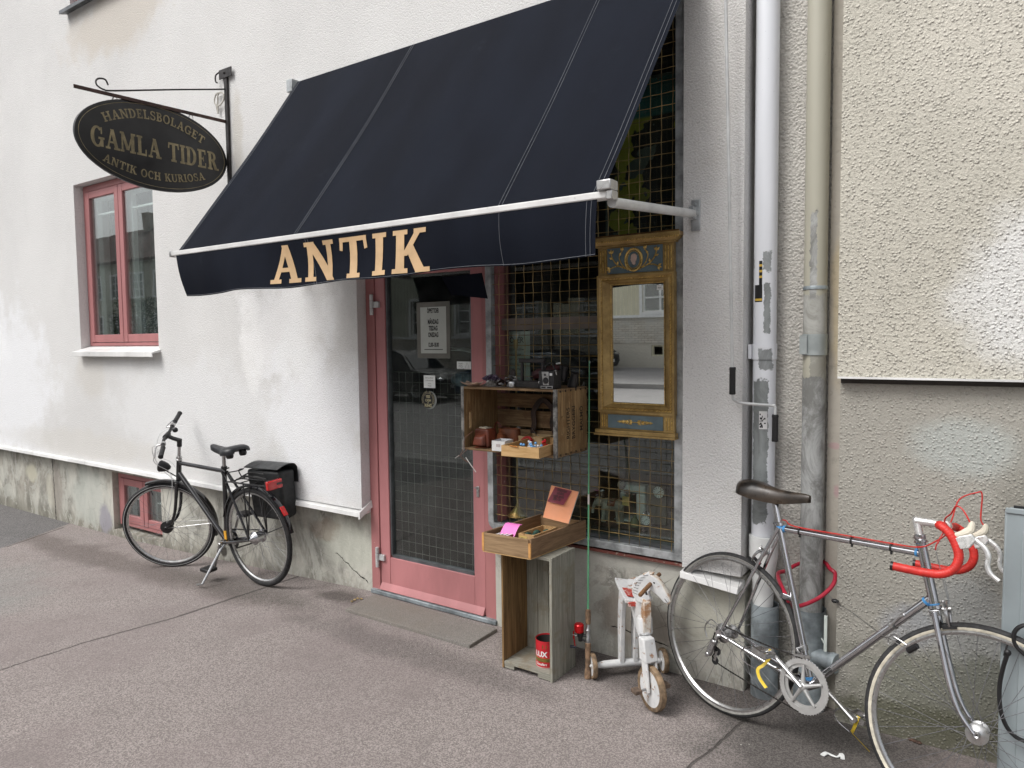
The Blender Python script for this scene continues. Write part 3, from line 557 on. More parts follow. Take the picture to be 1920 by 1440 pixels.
def car(x, y, flip, mat, label, suv=0.0):
    z0 = gz(x)-.13; t = thing('parked_car', (x, y, z0), label, 'car', None); s_ = -1 if flip else 1; L = 4.4
    Mx = Matrix.Translation((x, y, z0)) @ Matrix.Diagonal((s_, 1, 1, 1))
    top = [(-2.2,.62),(-2.15,.92),(-1.75,1.0),(-1.5,1.32+suv),(-1.1,1.47+suv),(.2,1.5+suv),(.65,1.38+suv),(1.15,1.0),(1.9,.88),(2.18,.7),(2.2,.45),(2.1,.25),(-2.1,.28),(-2.2,.4)]
    b = MB(Mx)
    secs = []; ys = [-.86,-.84,-.7,-.0,.7,.84,.86]
    n_ = len(top)
    vs = []; 
    for yy in ys:
        for (px, pz) in top:
            k = abs(yy); tuck = (1-.13*max(0, (pz-.95))/.5) ; sh = .985 if k > .8 else 1.0
            vs.append((px*(.93 if k > .85 else .97 if k > .8 else 1), yy*(tuck if k > .5 else 1), .25+(pz-.25)*(.97 if k > .85 else 1)))
    fs = [tuple(range(n_-1,-1,-1)), tuple((len(ys)-1)*n_+i for i in range(n_))]
    for j in range(len(ys)-1):
        for i in range(n_): fs.append((j*n_+i, j*n_+(i+1)%n_, (j+1)*n_+(i+1)%n_, (j+1)*n_+i))
    b.add(vs, fs); body = b.build('body', mat, t, bevel=.03, seg=2, ang=60)
    for sy in (-1, 1):
        g_ = MB(Mx); 
        for pl in ([(-1.35,1.05),(-1.28,1.34+suv),(-.35,1.42+suv),(-.35,1.04)], [(-.27,1.04),(-.27,1.42+suv),(.2,1.43+suv),(.55,1.33+suv),(.95,1.03)]):
            g_.add([(px, sy*(.868*(1-.13*max(0,(pz-.95))/.5)+.004), pz) for px, pz in pl], [(0,1,2,3) if len(pl) == 4 else (0,1,2,3,4)])
        g_.build('side_window', M['carglass'], t, smooth=False)
    g_ = MB(Mx); g_.add([(.66,-.62,1.385+suv),(.66,.62,1.385+suv),(1.16,.72,1.012),(1.16,-.72,1.012)], [(0,1,2,3)]); g_.build('windscreen', M['carglass'], t, smooth=False)
    for sx in (-1.35, 1.35):
        for sy in (-1, 1):
            wv = MB(Mx); wv.lathe([(.2,-.1),(.31,-.1),(.33,-.07),(.33,.07),(.31,.1),(.2,.1)], (sx, sy*.80, .33), (0,1,0), 24, closed=True); wh = wv.build('wheel', M['rubber'], t)
            rm = MB(Mx); rm.lathe([(.0,.04*sy),(.05,.05*sy),(.17,.03*sy),(.205,.09*sy)], (sx, sy*.81, .33), (0,1,0), 20); rm.build('rim', M['alu'], wh)
    for sy in (-1, 1):
        h_ = MB(Mx); h_.ball((2.12, sy*.62, .70), (.09,.17,.07)); h_.build('headlight', M['chrome'], t)
    MB(Mx).box(2.19, 2.22, -.26, .26, .42, .53).build('number_plate', M['white'], t, bevel=.004)
M['carglass'] = plain('car_glass', (.02,.025,.03), .05, 0, .1)
car(-16.2, -13.9, False, M['carpaint'], 'black estate car parked across the street, reflected low in the door glass', .1)
car(-11.4, -14.1, False, M['carpaint2'], 'dark blue car parked across the street, reflected behind the box camera', .0)
car(-13.75, -19.7, False, M['carpaint'], 'black car at the far kerb whose nose shows in the mirror', .0)
# tree reflected in the left window
M['bark'] = plain('bark', (.09,.07,.05), .9, 0, .3, 12); M['leaf'] = plain('leaves', (.05,.08,.03), .7, 0, .5, 2)
tx, ty = -40, -18.3; t = thing('street_tree', (tx, ty, -.1), 'small leafy tree across the street, reflected low in the left window', 'tree')
m = MB(); m.tube([(tx,ty,-.2),(tx+.05,ty,1),(tx-.05,ty,2.2),(tx,ty,3.4)], [.12,.09,.07,.03], 8)
for i in range(9):
    a = i*2.4; m.tube([(tx,ty,1.1+i*.2),(tx+math.cos(a)*.7,ty+math.sin(a)*.7,1.8+i*.22),(tx+math.cos(a)*1.3,ty+math.sin(a)*1.2,2.2+i*.25)], [.04,.025,.008], 5)
m.build('trunk', M['bark'], t); rnd = random.Random(3); m = MB()
for i in range(2200):
    a = rnd.random()*6.28; rr = (rnd.random()**.5)*1.8; cz = 1.0+rnd.random()*3.2; rr *= .55+.45*math.sin((cz-.8)/3.6*3.1)
    c = Vector((tx+rr*math.cos(a), ty+rr*math.sin(a), cz)); u = Vector((rnd.uniform(-1,1), rnd.uniform(-1,1), rnd.uniform(-1,1))).normalized()*.09; v = u.orthogonal().normalized()*.05
    m.add([c-u, c+v, c+u, c-v], [(0,1,2,3)])
m.build('crown', M['leaf'], t, smooth=False, fix=False)
# ================================================================== AWNING
n = NM('navy_awning_cloth', .85); g = n.noise(1.2, 5, .6, n.scaled((2.2,1,.6))); c = n.mix(n.ramp(g, .3, .7), (.0032,.0047,.0098), (.0055,.008,.0155))
c = n.mix(n.math('MULTIPLY', n.ramp(n.noise(5, 6, .75), .60, .78), .25), c, (.04,.05,.065)); spk = n.ramp(n.voro(2.3, vec=n.scaled((1,1,.55))), .0, .028, 1, 0); c = n.mix(n.math('MULTIPLY', spk, .4), c, (.25,.26,.28))
wv = n.noise(600, 2, .5); n.b.inputs['Sheen Weight'].default_value = .0; n.b.inputs['Sheen Roughness'].default_value = .4; n.b.inputs['Specular IOR Level'].default_value = .14
M['cloth'] = n.out(c, n.bump(n.math('ADD', wv, n.math('MULTIPLY', n.noise(2.2, 3, .5, n.scaled((1.6,.7,.7))), 6)), .0012))
A = thing('awning', (-2.55, YW, 3.2), 'navy cloth awning lettered ANTIK sloping over the shop door', 'awning')
yF, zF = -.955, 2.158
def cloth(u, v):     # v 0 top .. 1 front
    xa = -3.865*(1-u)+(-1.168)*u; xb = -3.945*(1-u)+(-1.217)*u; x = xa+(xb-xa)*v; zt = 3.335
    sag = -.018*math.sin(pi*v)*(1+.25*math.sin(u*19)); rip = .003*math.sin(u*52+v*5)*v+.006*math.sin(u*17-v*5)*math.sin(pi*min(1,v*1.1))
    return V(x, -.12+(yF+.12)*v, zt+(zF-zt)*v+sag+rip)
m = MB(); m.surf(cloth, 90, 26, (0,.0015,.002)); CL = m.build('canopy', M['cloth'], A, fix=True)
m = MB()
for u in (.0065, .012, .374, .380, .830, .836, .986, .9935):
    for dv in (0,):
        m.tube([cloth(u, k/40)+V(0,-.0012,.0022) for k in range(41)], .0011, 4)
m.build('stitching', plain('seam_thread', (.16,.17,.19), .8), A)
m = MB(); m.hexa([(-3.975,yF-.012,zF-.012),(-1.19,yF-.012,zF-.012),(-1.19,yF+.022,zF-.016),(-3.975,yF+.022,zF-.016),(-3.975,yF-.014,zF+.014),(-1.19,yF-.014,zF+.014),(-1.19,yF+.02,zF+.010),(-3.975,yF+.02,zF+.010)])
m.build('front_bar', M['whitemetal'], A, bevel=.004)
m = MB(); m.box(-1.222, -1.165, yF-.03, yF+.03, zF+.014, zF+.05); m.box(-1.19, -1.165, yF-.02, yF+.03, zF-.02, zF+.0139); m.build('bar_end_cap', M['alu'], A, bevel=.004); m = MB(); m.box(-3.99,-3.975, yF-.016, yF+.024, zF-.018, zF+.018); m.build('bar_end_cap', M['alu'], A, bevel=.004)
def val(u, v):
    x = -3.93+(2.70)*u+(.04*v*(1-u)*2 - .0*v); zb = .215+.018*(1-u)**6+.010*math.sin(u*5.2)+.006*math.sin(u*23)
    z = zF-.013-zb*v; y = yF-.008+.014*v*math.sin(u*17+.6)+.004*math.sin(u*60)*v-.012*math.sin(pi*v)*math.sin(u*8+1)
    return V(x, y, z)
m = MB(); m.surf(val, 140, 10, (0,.0018,0)); m.build('valance', M['cloth'], A)
m = MB(); m.tube([val(k/100, .975)+V(0,-.001,0) for k in range(101)], .0009, 4)
for u in (.412, .418, .840, .985, .992): m.tube([val(u, k/10)+V(0,-.001,0) for k in range(11)], .0009, 4)
m.build('valance_stitching', bpy.data.materials['seam_thread'], A)
M['gold'] = plain('gold_applique', (.56,.38,.21), .55, .1, .08, 9)
kw = dict(T=.215, t=.14, s=.11, e=.085); xl, xr = -3.075, -2.03; zA, hA = 1.938, .187; lm = MB(); tw = textwidth('ANTIK', .17, **kw)
def vmap(u, v, k):
    x = xl+u/tw*(xr-xl); uu = (x+3.93)/2.70; z = zA+hA*v; uu = (x+3.93-.08*min(1, (zF-.013-z)/.22))/(2.70-.08*min(1, (zF-.013-z)/.22)); zb_ = .215+.018*(1-uu)**6+.010*math.sin(uu*5.2)+.006*math.sin(uu*23); vv = min(1, max(0, (zF-.013-z)/zb_)); p = val(uu, vv); return V(x, p.y-.0022-.00004*k, z)
def sub(mb):   # cut big letter strokes so that they follow the cloth
    v2, f2 = [], []
    for f in mb.f:
        a, b, c_, d = [Vector(mb.v[i]) for i in f]; K = 5
        for i in range(K):
            for j in range(K):
                q = []
                for s_, t_ in ((i,j),(i+1,j),(i+1,j+1),(i,j+1)): s_ /= K; t_ /= K; q.append(a*(1-s_)*(1-t_)+b*s_*(1-t_)+c_*s_*t_+d*(1-s_)*t_)
                k0 = len(v2); v2 += q; f2.append((k0,k0+1,k0+2,k0+3))
    return v2, f2
raw = MB(); lettering(raw, 'ANTIK', lambda u, v, k: V(u, v, k), .17, **kw); v2, f2 = sub(raw)
lm.add([vmap(p.x, p.y, p.z) for p in v2], f2); lm.build('lettering', M['gold'], A, smooth=False, fix=False)
for x, xf in ((-1.19, -1.19), (-3.92, -3.93)):
    m = MB(); m.tube([(x, YW-.03, 2.205), (xf, yF+.03, zF-.022)], .019, 12); ar = m.build('arm', M['greymetal'], A)
    m = MB(); m.box(x-.018, x+.022, YW-.012, YW+.001, 2.13, 2.27); m.box(x-.012, x+.012, YW-.06, YW-.012, 2.18, 2.235); m.cyl((x-.022,YW-.035,2.205), (x+.022,YW-.035,2.205), .010); m.cyl((x,YW-.018,2.25), (x,YW-.01,2.25), .007); m.build('wall_bracket', M['galv'], ar, bevel=.002)
m = MB(); m.cyl((-3.86,YW-.035,3.27), (-1.20,YW-.035,3.27), .02); m.build('roller_tube', M['galv'], A)
m = MB(); m.box(-3.925, -3.87, YW-.08, YW, 3.27, 3.35); m.build('top_bracket', M['galv'], A, bevel=.003)
p = [W(828,520,-.35)-V(0,0,.12), W(897,512,-.35)-V(0,0,.12), W(914,560,-.34), W(846,553,-.35)]
m = MB(); a, b, c_, d = p
m.add([a+V(0,0,.12), b+V(.02,0,.12), c_, d], [(0,1,2,3)]); m.add([q+V(0,.004,0) for q in (a+V(0,0,.12), b+V(.02,0,.12), c_, d)], [(3,2,1,0)]); m.build('loose_flap', M['cloth'], A, smooth=False, fix=False)
# ================================================================== HANGING SIGN
xs = -4.70
HS = thing('sign_bracket', (xs, YW, 3.0), 'black iron wall bracket with a curled rod over the left window', 'bracket')
m = MB(); m.beam((xs+.03,YW-.012,3.585), (xs+.03,YW-.012,2.55), .032, .018, (0,1,0)); m.build('wall_bar', M['blackiron'], HS, bevel=.002)
m = MB(); m.box(xs-.035, xs+.11, YW-.026, YW-.018, 3.535, 3.60); m.tube(smoothpath([(xs-.03,YW-.02,3.59),(xs-.065,YW-.03,3.57),(xs-.07,YW-.03,3.53),(xs-.05,YW-.03,3.515)]), .006, 6); m.ball((xs+.03,YW-.03,3.57), .008); m.build('top_plate', M['blackiron'], HS, bevel=.002)
pa = XPs = None
def onX(x, y, X): d = ray(x, y); t_ = (X-CAM.x)/d.x; return CAM+d*t_
a = onX(138,161,xs+.02); b = V(xs+.02, YW-.02, onX(430,230,xs+.02).z); m = MB(); m.beam(a, b, .008, .022); m.build('arm', plain('rusty_iron', (.05,.025,.02), .6, .2, .4, 12), HS, bevel=.001)
r1 = onX(215,170,xs+.02); r2 = V(xs+.02, YW-.02, onX(428,166,xs+.02).z)
cp = [onX(x_, y_, xs+.02) for x_, y_ in ((428,162),(424,167),(330,168),(215,170),(195,168),(182,160),(180,151),(186,147),(197,149),(203,160))]
m = MB(); m.tube(smoothpath(cp, 5), .0055, 6); m.build('curled_rod', M['blackiron'], HS)
yc, zc = -.613, 2.945; ra, rb = .517, .283
SG = thing('oval_shop_sign', (xs, yc, zc), 'oval black sign with gold lettering GAMLA TIDER hanging from the iron bracket', 'sign')
el = [(ra*math.cos(2*pi*i/96), rb*math.sin(2*pi*i/96)) for i in range(96)]
m = MB(); m.prism(el, (xs-.012,yc,zc), (0,1,0), (0,0,1), (.024,0,0)); m.build('board', plain('black_sign_paint', (.012,.012,.013), .35, 0, .3, 5), SG, bevel=.003, ang=50)
M['signgold'] = plain('dull_gold_paint', (.24,.20,.115), .45, .3, .2, 20)
m = MB(); m.tube([(xs+.0125, yc+(ra-.022)*math.cos(a_), zc+(rb-.022)*math.sin(a_)) for a_ in [2*pi*i/96 for i in range(96)]], .0016, 4, closed=True); m.build('border_line', M['signgold'], SG)
lt = MB()
def signtext(txt, y0, y1, z0, h, bend, gap=.1, **kw):
    tw = textwidth(txt, gap, **kw)
    def f(u, v, k):
        y = y0+u/tw*(y1-y0); s_ = (y-(y0+y1)/2)/((y1-y0)/2); sl = -2*bend*s_/((y1-y0)/2); n_ = 1/math.sqrt(1+sl*sl)
        return V(xs+.0127+.00003*k, yc+y-sl*h*v*n_*.9, zc+z0+bend*(1-s_*s_)+h*v*n_)
    lettering(lt, txt, f, gap, **kw)
signtext('HANDELSBOLAGET', -.335, .325, .085, .058, .085, .1, T=.2, t=.13, s=.13)
signtext('GAMLA TIDER', -.425, .44, -.075, .125, .0, .07, T=.23, t=.12, s=.11)
signtext('ANTIK OCH KURIOSA', -.36, .335, -.155, .052, -.062, .1, T=.2, t=.13, s=.13)
lt.build('lettering', M['signgold'], SG, smooth=False, fix=False)
for px_, py_, qx, qy in ((214,188,216,197), (357,222,358,229)):
    a = onX(px_, py_-5, xs); b = onX(qx, qy, xs); c_ = (a+b)/2; rr = (a-b).length/2+.006
    m = MB(); m.tube([c_+V(.004*math.sin(k), rr*.62*math.cos(k), rr*math.sin(k)) for k in [2*pi*i/20 for i in range(20)]], .0022, 5, closed=True)
    m.tube([c_+V(.006+.004*math.sin(k), rr*.5*math.cos(k), rr*math.sin(k)) for k in [2*pi*i/20 for i in range(20)]], .0018, 5, closed=True); m.build('wire_ring', M['steel'], SG)
m = MB(); cpt = [W(x_, y_, YW-.02) for x_, y_ in ((405,195),(409,213),(408,182),(413,173),(420,178),(418,190),(408,200),(402,190),(406,176),(415,174))]
m.tube(smoothpath(cpt, 6), .005, 6); props(m.build('coiled_cord', plain('pale_cord', (.5,.48,.43), .8)), 'loop of pale cord hanging beside the sign bracket post', 'cord')
# ================================================================== GRILLE
GR = thing('window_grille', (-1.83, -.03, .6), 'galvanised frame with brass coloured wire mesh before the shop window', 'grille')
gx0, gx1, gz0, gz1 = -2.415, -1.262, .572, 3.29
cr = .05; fm = MB()
m = MB(); path = [(gx0+.02,-.03,gz1)]+[(gx0+.02+cr*(1-math.cos(a_)), -.03, gz0+.02+cr*(1-math.sin(a_))) for a_ in [R(k) for k in (0,15,30,45,60,75,90)]]+[(gx1-.022,-.03,gz0+.02)]
m.tube([path[0]]+path[1:], .02, 4, fv=(1,1,0)); 
fm.box(gx0, gx0+.038, -.05, -.012, gz0+cr, gz1); fm.box(gx0+cr, gx1, -.05, -.012, gz0, gz0+.038)
for k in range(6):
    a0_, a1_ = R(90*k/6), R(90*(k+1)/6); O = (gx0+cr, gz0+cr)
    def pt(a_, r_): return (O[0]-r_*math.cos(a_), O[1]-r_*math.sin(a_))
    q = [pt(a0_,cr), pt(a1_,cr), pt(a1_,cr-.038), pt(a0_,cr-.038)]; fm.hexa([(x,-.05,z) for x,z in q]+[(x,-.012,z) for x,z in q])
fm.box(gx1-.04, gx1, -.0505, -.0115, gz0+.038, gz1); fm.box(gx0+.038, gx1-.04, -.05, -.012, gz1-.038, gz1)
fm.build('frame', M['galv'], GR, bevel=.002)
m = MB(); P = .0562; nx = int((gx1-gx0-.08)/P); nz = int((gz1-gz0-.08)/P); xo = -1.322; zo = .658
for i in range(-1, 20):
    x = xo-i*P
    if not gx0+.03 < x < gx1-.03: continue
    zz = gz0+.03; pth = []; k = 0
    while zz < gz1-.02: pth.append((x+.0008*math.sin(zz*7+i), -.031+.0022*math.cos(pi*(zz-zo)/P+pi*i), zz)); zz += P/4
    m.tube(pth, .0017, 4)
for j in range(-1, nz+2):
    z = zo+j*P
    if not gz0+.03 < z < gz1-.03: continue
    pth = []; x = gx0+.03
    while x < gx1-.02: pth.append((x, -.031-.0022*math.cos(pi*(xo-x)/P+pi*j), z+.0008*math.sin(x*9+j))); x += P/4
    m.tube(pth, .0017, 4)
m.build('wire_mesh', M['wire'], GR)
for x in (-1.62, -2.1):
    MB().box(x-.006, x+.006, -.03, -.008, .548, .572).build('spacer', plain('rust', (.22,.09,.04), .8), GR)
# ================================================================== DOWNPIPES
def pipe_paint(name, base, chip, regs, rough=.4, amt=.5):
    n = NM(name, rough); c = n.mix(n.ramp(n.noise(2, 5, .6, n.scaled((2,2,.4))), .3, .7), tuple(q*.9 for q in base), base); X = n.xyz(); nz_ = n.noise(22, 6, .7); ch = None
    for z0, z1, x0, x1, s_ in regs:
        zz = n.math('ADD', X[2], n.math('MULTIPLY', n.math('SUBTRACT', nz_, .5), .09)); xx = n.math('ADD', X[0], n.math('MULTIPLY', n.math('SUBTRACT', n.noise(30, 6, .75), .5), .035))
        a = n.math('MULTIPLY', n.ramp(zz, z0, z0+.006), n.ramp(zz, z1-.006, z1, 1, 0)); b_ = n.math('MULTIPLY', n.ramp(xx, x0, x0+.002), n.ramp(xx, x1-.002, x1, 1, 0)); k = n.math('MULTIPLY', n.math('MULTIPLY', a, b_), s_)
        ch = k if ch is None else n.math('MAXIMUM', ch, k)
    cc = n.mix(n.ramp(n.noise(7, 8, .75, n.scaled((1,1,.6)), 1.0), .36, .62), tuple(q*(.75 if base[0] > .6 else .38) for q in chip), tuple(q*1.3 for q in chip)); c = n.mix(ch, c, cc)
    c = n.mix(n.ramp(n.noise(60, 3, .7, n.scaled((1,1,1))), .72, .75), c, tuple(q*.5 for q in base)); return n.out(c, n.bump(ch, -.0008), n.ramp(ch, 0, 1, rough, .6))
M['pipe1'] = pipe_paint('white_pipe_paint', (.74,.76,.80), (.20,.215,.215), [(.80,1.46,-.940,-.872,1), (1.50,1.60,-.915,-.86,.9), (1.66,1.88,-.895,-.868,1), (1.93,2.02,-.90,-.866,.9), (1.95,2.0,-.95,-.94,1)], .22)
M['pipe2'] = pipe_paint('cream_pipe_paint', (.43,.415,.34), (.33,.34,.345), [(-.2,1.47,-.76,-.60,.85), (.5,1.2,-.735,-.66,.5), (1.28,1.60,-.70,-.6,.5), (1.62,1.83,-.76,-.6,.6), (1.80,2.18,-.705,-.675,.8)], .45)
xp, rp = -.902, .050; yp = .012
D1 = thing('white_downpipe', (xp, yp, 0), 'peeling white downpipe beside the shop window', 'pipe')
m = MB(); m.cyl((xp,yp,.72), (xp,yp,8.5), rp, n=32); m.build('pipe', M['pipe1'], D1)
m = MB(); m.lathe([(.052,.745),(.064,.742),(.064,.66),(.055,.60),(.047,.53),(.045,.42)], (xp+.004,yp,0), (0,0,1), 32); m.build('reducer', M['white'], D1)
m = MB(); m.lathe([(rp+.001,1.545),(rp+.004,1.545),(rp+.004,1.615),(rp+.001,1.615)], (xp,yp,0), (0,0,1), 32); m.box(xp-.065, xp-.05, yp-.03, .068, 1.548, 1.612); m.build('clamp', M['pipe1'], D1)
m = MB(); m.lathe([(.056,.425),(.060,.43),(.060,-.02)], (xp+.014,yp,0), (0,0,1), 32); m.build('ground_sleeve', M['galv2'], D1)
xq, rq = -.690, .047
D2 = thing('cream_downpipe', (xq, yp, 0), 'cream and worn grey downpipe in the corner of the beige facade', 'pipe')
m = MB(); m.cyl((xq,yp-.005,.2), (xq,yp-.005,8.5), rq, n=32); m.build('pipe', M['pipe2'], D2)
m = MB(); m.lathe([(rq+.001,1.565),(rq+.004,1.565),(rq+.004,1.655),(rq+.001,1.655)], (xq,yp-.005,0), (0,0,1), 32); m.box(xq-.05, xq-.02, yp-.06, yp-.045, 1.57, 1.65); m.build('clamp', plain('zinc_clamp', (.42,.46,.46), .4, .5), D2)
m = MB(); m.lathe([(rq+.001,1.86),(rq+.003,1.855),(rq+.003,1.845)], (xq,yp-.005,0), (0,0,1), 32); m.build('joint', M['galv2'], D2)
m = MB(); m.lathe([(.062,.44),(.066,.45),(.066,-.02)], (xq-.002,yp-.005,0), (0,0,1), 32); m.cyl((xq+.03,yp-.04,.255), (xq+.115,yp-.075,.255), .034, n=24); m.cyl((xq+.10,yp-.07,.255), (xq+.125,yp-.079,.255), .041, n=24); m.build('ground_sleeve', M['galv2'], D2)
m = MB(); m.tube([(-.64,-.02,.335),(-.615,-.065,.33)], .004, 6); m.box(-.618, -.606, -.075, -.065, .30, .455); m.build('tie_strip', plain('pale_strip', (.6,.66,.62), .5), D2)
# sticker on the white pipe and torn black sticker
def curved_patch(mb, z0, z1, a0_, a1_, x_, y_, r_, n_=6): mb.surf(lambda u, v: (x_+r_*math.sin(a0_+(a1_-a0_)*u), y_-r_*math.cos(a0_+(a1_-a0_)*u), z0+(z1-z0)*v), n_, 2)
m = MB(); curved_patch(m, 1.235, 1.315, -.15, .55, xp, yp, rp+.0008); st1 = m.build('paper_sticker', plain('sticker_paper', (.6,.6,.6), .5), label='small scribbled white sticker on the grey peeled part of the white pipe', cat='sticker'); 
m = MB()
rnd = random.Random(9)
for k in range(16):
    z = 1.24+rnd.random()*.065; a_ = -.13+rnd.random()*.5; curved_patch(m, z, z+.004+.008*rnd.random(), a_, a_+.05+rnd.random()*.12, xp, yp, rp+.0012, 2)
m.build('scribble', M['black'], st1)
m = MB(); curved_patch(m, 1.80, 1.875, -.75, .02, xp, yp, rp+.0008); curved_patch(m, 1.875, 1.98, -.28, .0, xp, yp, rp+.0008); st2 = m.build('torn_sticker', M['black'], label='torn black and yellow sticker on the upper white pipe', cat='sticker')
m = MB()
for z, a0_, a1_ in ((1.805,-.75,.0), (1.905,-.28,-.0), (1.93,-.28,-.0), (1.955,-.28,-.0)): curved_patch(m, z, z+.010, a0_, a1_, xp, yp, rp+.0012)
m.build('yellow_stripe', plain('sticker_yellow', (.6,.40,.06), .5), st2)
# awning crank
CK = thing('awning_crank', (-1.0, -.15, 1.4), 'pale grey awning crank rod with black grips hanging by the white downpipe', 'crank')
m = MB(); m.tube(smoothpath([(-1.26,-.32,3.30),(-1.06,-.2,3.22),(-1.035,-.165,3.1),(-1.03,-.155,2.9),(-.994,-.155,1.51)], 5), .0075, 8); m.tube(smoothpath([(-.994,-.155,1.52),(-.992,-.155,1.395),(-.985,-.15,1.37),(-.955,-.12,1.355),(-.86,-.06,1.345),(-.838,-.052,1.34),(-.836,-.052,1.30),(-.836,-.052,1.19)], 6), .0065, 8); m.build('rod', M['greymetal'], CK)
for x, y, z0, z1 in ((-.993,-.155,1.395,1.515), (-.836,-.052,1.185,1.305)):
    m = MB(); m.lathe([(0,z0),(.013,z0),(.0145,z0+.004),(.0135,z0+.02),(.0135,z1-.015),(.015,z1-.008),(.013,z1),(0,z1)], (x,y,0), (0,0,1), 14); m.build('grip', M['black'], CK)
# ================================================================== GILT MIRROR
MX = (Matrix.Translation((0,-.048,1.17)) @ Matrix.Rotation(R(.9), 4, 'X') @ Matrix.Translation((0,.048,-1.17)))
GM = thing('gilt_mirror', (-1.49, -.055, 1.16), 'tall gilt mirror with a blue cameo panel hung on the window grille', 'mirror')
n = NM('gilding', .38, .35); c = n.mix(n.ramp(n.noise(9, 6, .7), .3, .7), (.24,.155,.055), (.47,.325,.125)); c = n.mix(n.ramp(n.noise(60, 4, .7), .58, .72, 0, .6), c, (.10,.05,.02)); M['gilt'] = n.out(c, n.bump(n.noise(80, 3), .0006))
M['giltdark'] = plain('dark_gilding', (.13,.07,.02), .5, .4, .3, 20); M['slate'] = plain('slate_blue_panel', (.10,.145,.165), .6, 0, .15, 12); M['giltb'] = plain('bright_gilding', (.60,.41,.13), .3, .5, .2, 30)
x0, x1, yb, yf_ = -1.688, -1.287, -.052, -.088
zb0, zg0, zg1, zt0, zt1 = 1.195, 1.33, 1.905, 1.955, 2.07
ix0, ix1 = -1.616, -1.348
m = MB(MX)
def fr_(a0, a1, c0, c1, w_, y_, yy):
    m.box(a0, a0+w_, y_, yy, c0, c1); m.box(a1-w_, a1, y_, yy, c0, c1); m.box(a0+w_, a1-w_, y_, yy, c1-w_, c1); m.box(a0+w_, a1-w_, y_, yy, c0, c0+w_)
def splay(a0, a1, c0, c1, b0, b1, d0, d1, yo, yi):     # bevelled moulding from outer rectangle to inner rectangle
    o_ = [(a0,yo,c0),(a1,yo,c0),(a1,yo,c1),(a0,yo,c1)]; i_ = [(b0,yi,d0),(b1,yi,d0),(b1,yi,d1),(b0,yi,d1)]
    m.add(o_+i_, [(k, (k+1)%4, 4+(k+1)%4, 4+k) for k in range(4)])
F0, F1, F2, F3 = x0, x1, zg0-.052, zg1+.05
fr_(F0, F1, F2, F3, .010, yf_, yb); splay(F0+.010, F1-.010, F2+.010, F3-.010, F0+.02, F1-.02, F2+.02, F3-.02, yf_+.004, yf_+.012)
splay(F0+.02, F1-.02, F2+.02, F3-.02, F0+.028, F1-.028, F2+.028, F3-.028, yf_+.012, yf_+.004); splay(F0+.028, F1-.028, F2+.028, F3-.028, ix0-.009, ix1+.009, zg0-.009, zg1+.009, yf_+.004, yf_+.020)
splay(ix0-.009, ix1+.009, zg0-.009, zg1+.009, ix0-.001, ix1+.001, zg0-.001, zg1+.001, yf_+.017, yf_+.026)
m.box(x0+.004, x1-.004, yf_+.012, yb, F3+.0005, zt1+.02)   # frieze block
m.box(x0+.004, x1-.004, yf_+.012, yb, zb0, F2-.0005)
m.build('frame', M['gilt'], GM, ang=25)
m = MB(MX)    # cornice and base
def cornice(z, h, out_, y_): m.box(x0-out_, x1+out_, y_, yb-.001, z, z+h)
m.box(x0-.006, x1+.010, yf_-.006, yb-.001, zt1+.0205, zt1+.028); m.hexa([(x0-.008,yf_-.004,zt1+.028),(x1+.012,yf_-.004,zt1+.028),(x1+.012,yb-.001,zt1+.028),(x0-.008,yb-.001,zt1+.028),(x0-.016,yf_-.018,zt1+.046),(x1+.032,yf_-.018,zt1+.046),(x1+.032,yb-.001,zt1+.046),(x0-.016,yb-.001,zt1+.046)])
m.box(x0-.018, x1+.036, yf_-.022, yb-.001, zt1+.0465, zt1+.066)
m.build('moulding', M['gilt'], GM, bevel=.002); m = MB(MX); m.box(x0-.016, x1+.006, yf_-.008, yb-.001, zb0-.020, zb0-.001); m.box(x0-.02, x1+.008, yf_-.014, yb-.001, zb0-.030, zb0-.0205); m.build('moulding', M['gilt'], GM, bevel=.002)
m = MB(MX); m.box(x0-.014, x1+.032, yf_-.0165, yf_-.010, zt1+.0662, zt1+.074); m.build('top_board', M['giltdark'], GM)
zpa, zpb = F3+.006, zt1+.014; px0, px1 = -1.632, -1.345
m = MB(MX); m.box(px0, px1, yf_+.007, yf_+.0115, zpa, zpb); m.build('blue_panel', M['slate'], GM); m = MB(MX); m.box(px0-.005, px1-.002, yf_+.007, yf_+.0115, zb0+.008, F2-.008); m.build('blue_panel', M['slate'], GM)
m = MB(MX)
for a, b in ((x0+.008, px0-.004), (px1+.004, x1-.008)):
    for k in range(3):
        xx = a+(b-a)*(.2+.3*k); m.tube([(xx,yf_+.011,zpa+.008),(xx,yf_+.011,zpb-.006)], .003, 6); m.tube([(xx,yf_+.011,zb0+.012),(xx,yf_+.011,F2-.012)], .003, 6)
m.build('fluting', M['giltb'], GM)
m = MB(MX); nb = 34
for i in range(nb+1): m.ball((ix0-.005+(ix1-ix0+.01)*i/nb, yf_+.019, zg1+.005), .0030, 6, 4); m.ball((ix0-.005+(ix1-ix0+.01)*i/nb, yf_+.019, zg0-.005), .0030, 6, 4)
for i in range(1, 72): 
    z = zg0-.005+(zg1-zg0+.01)*i/72; m.ball((ix0-.005, yf_+.019, z), .0030, 6, 4); m.ball((ix1+.005, yf_+.019, z), .0030, 6, 4)
for i in range(40): xx = x0-.014+(x1-x0+.044)*i/39; m.ball((xx, yf_-.022, zt1+.044), (.0035,.004,.005), 6, 4)
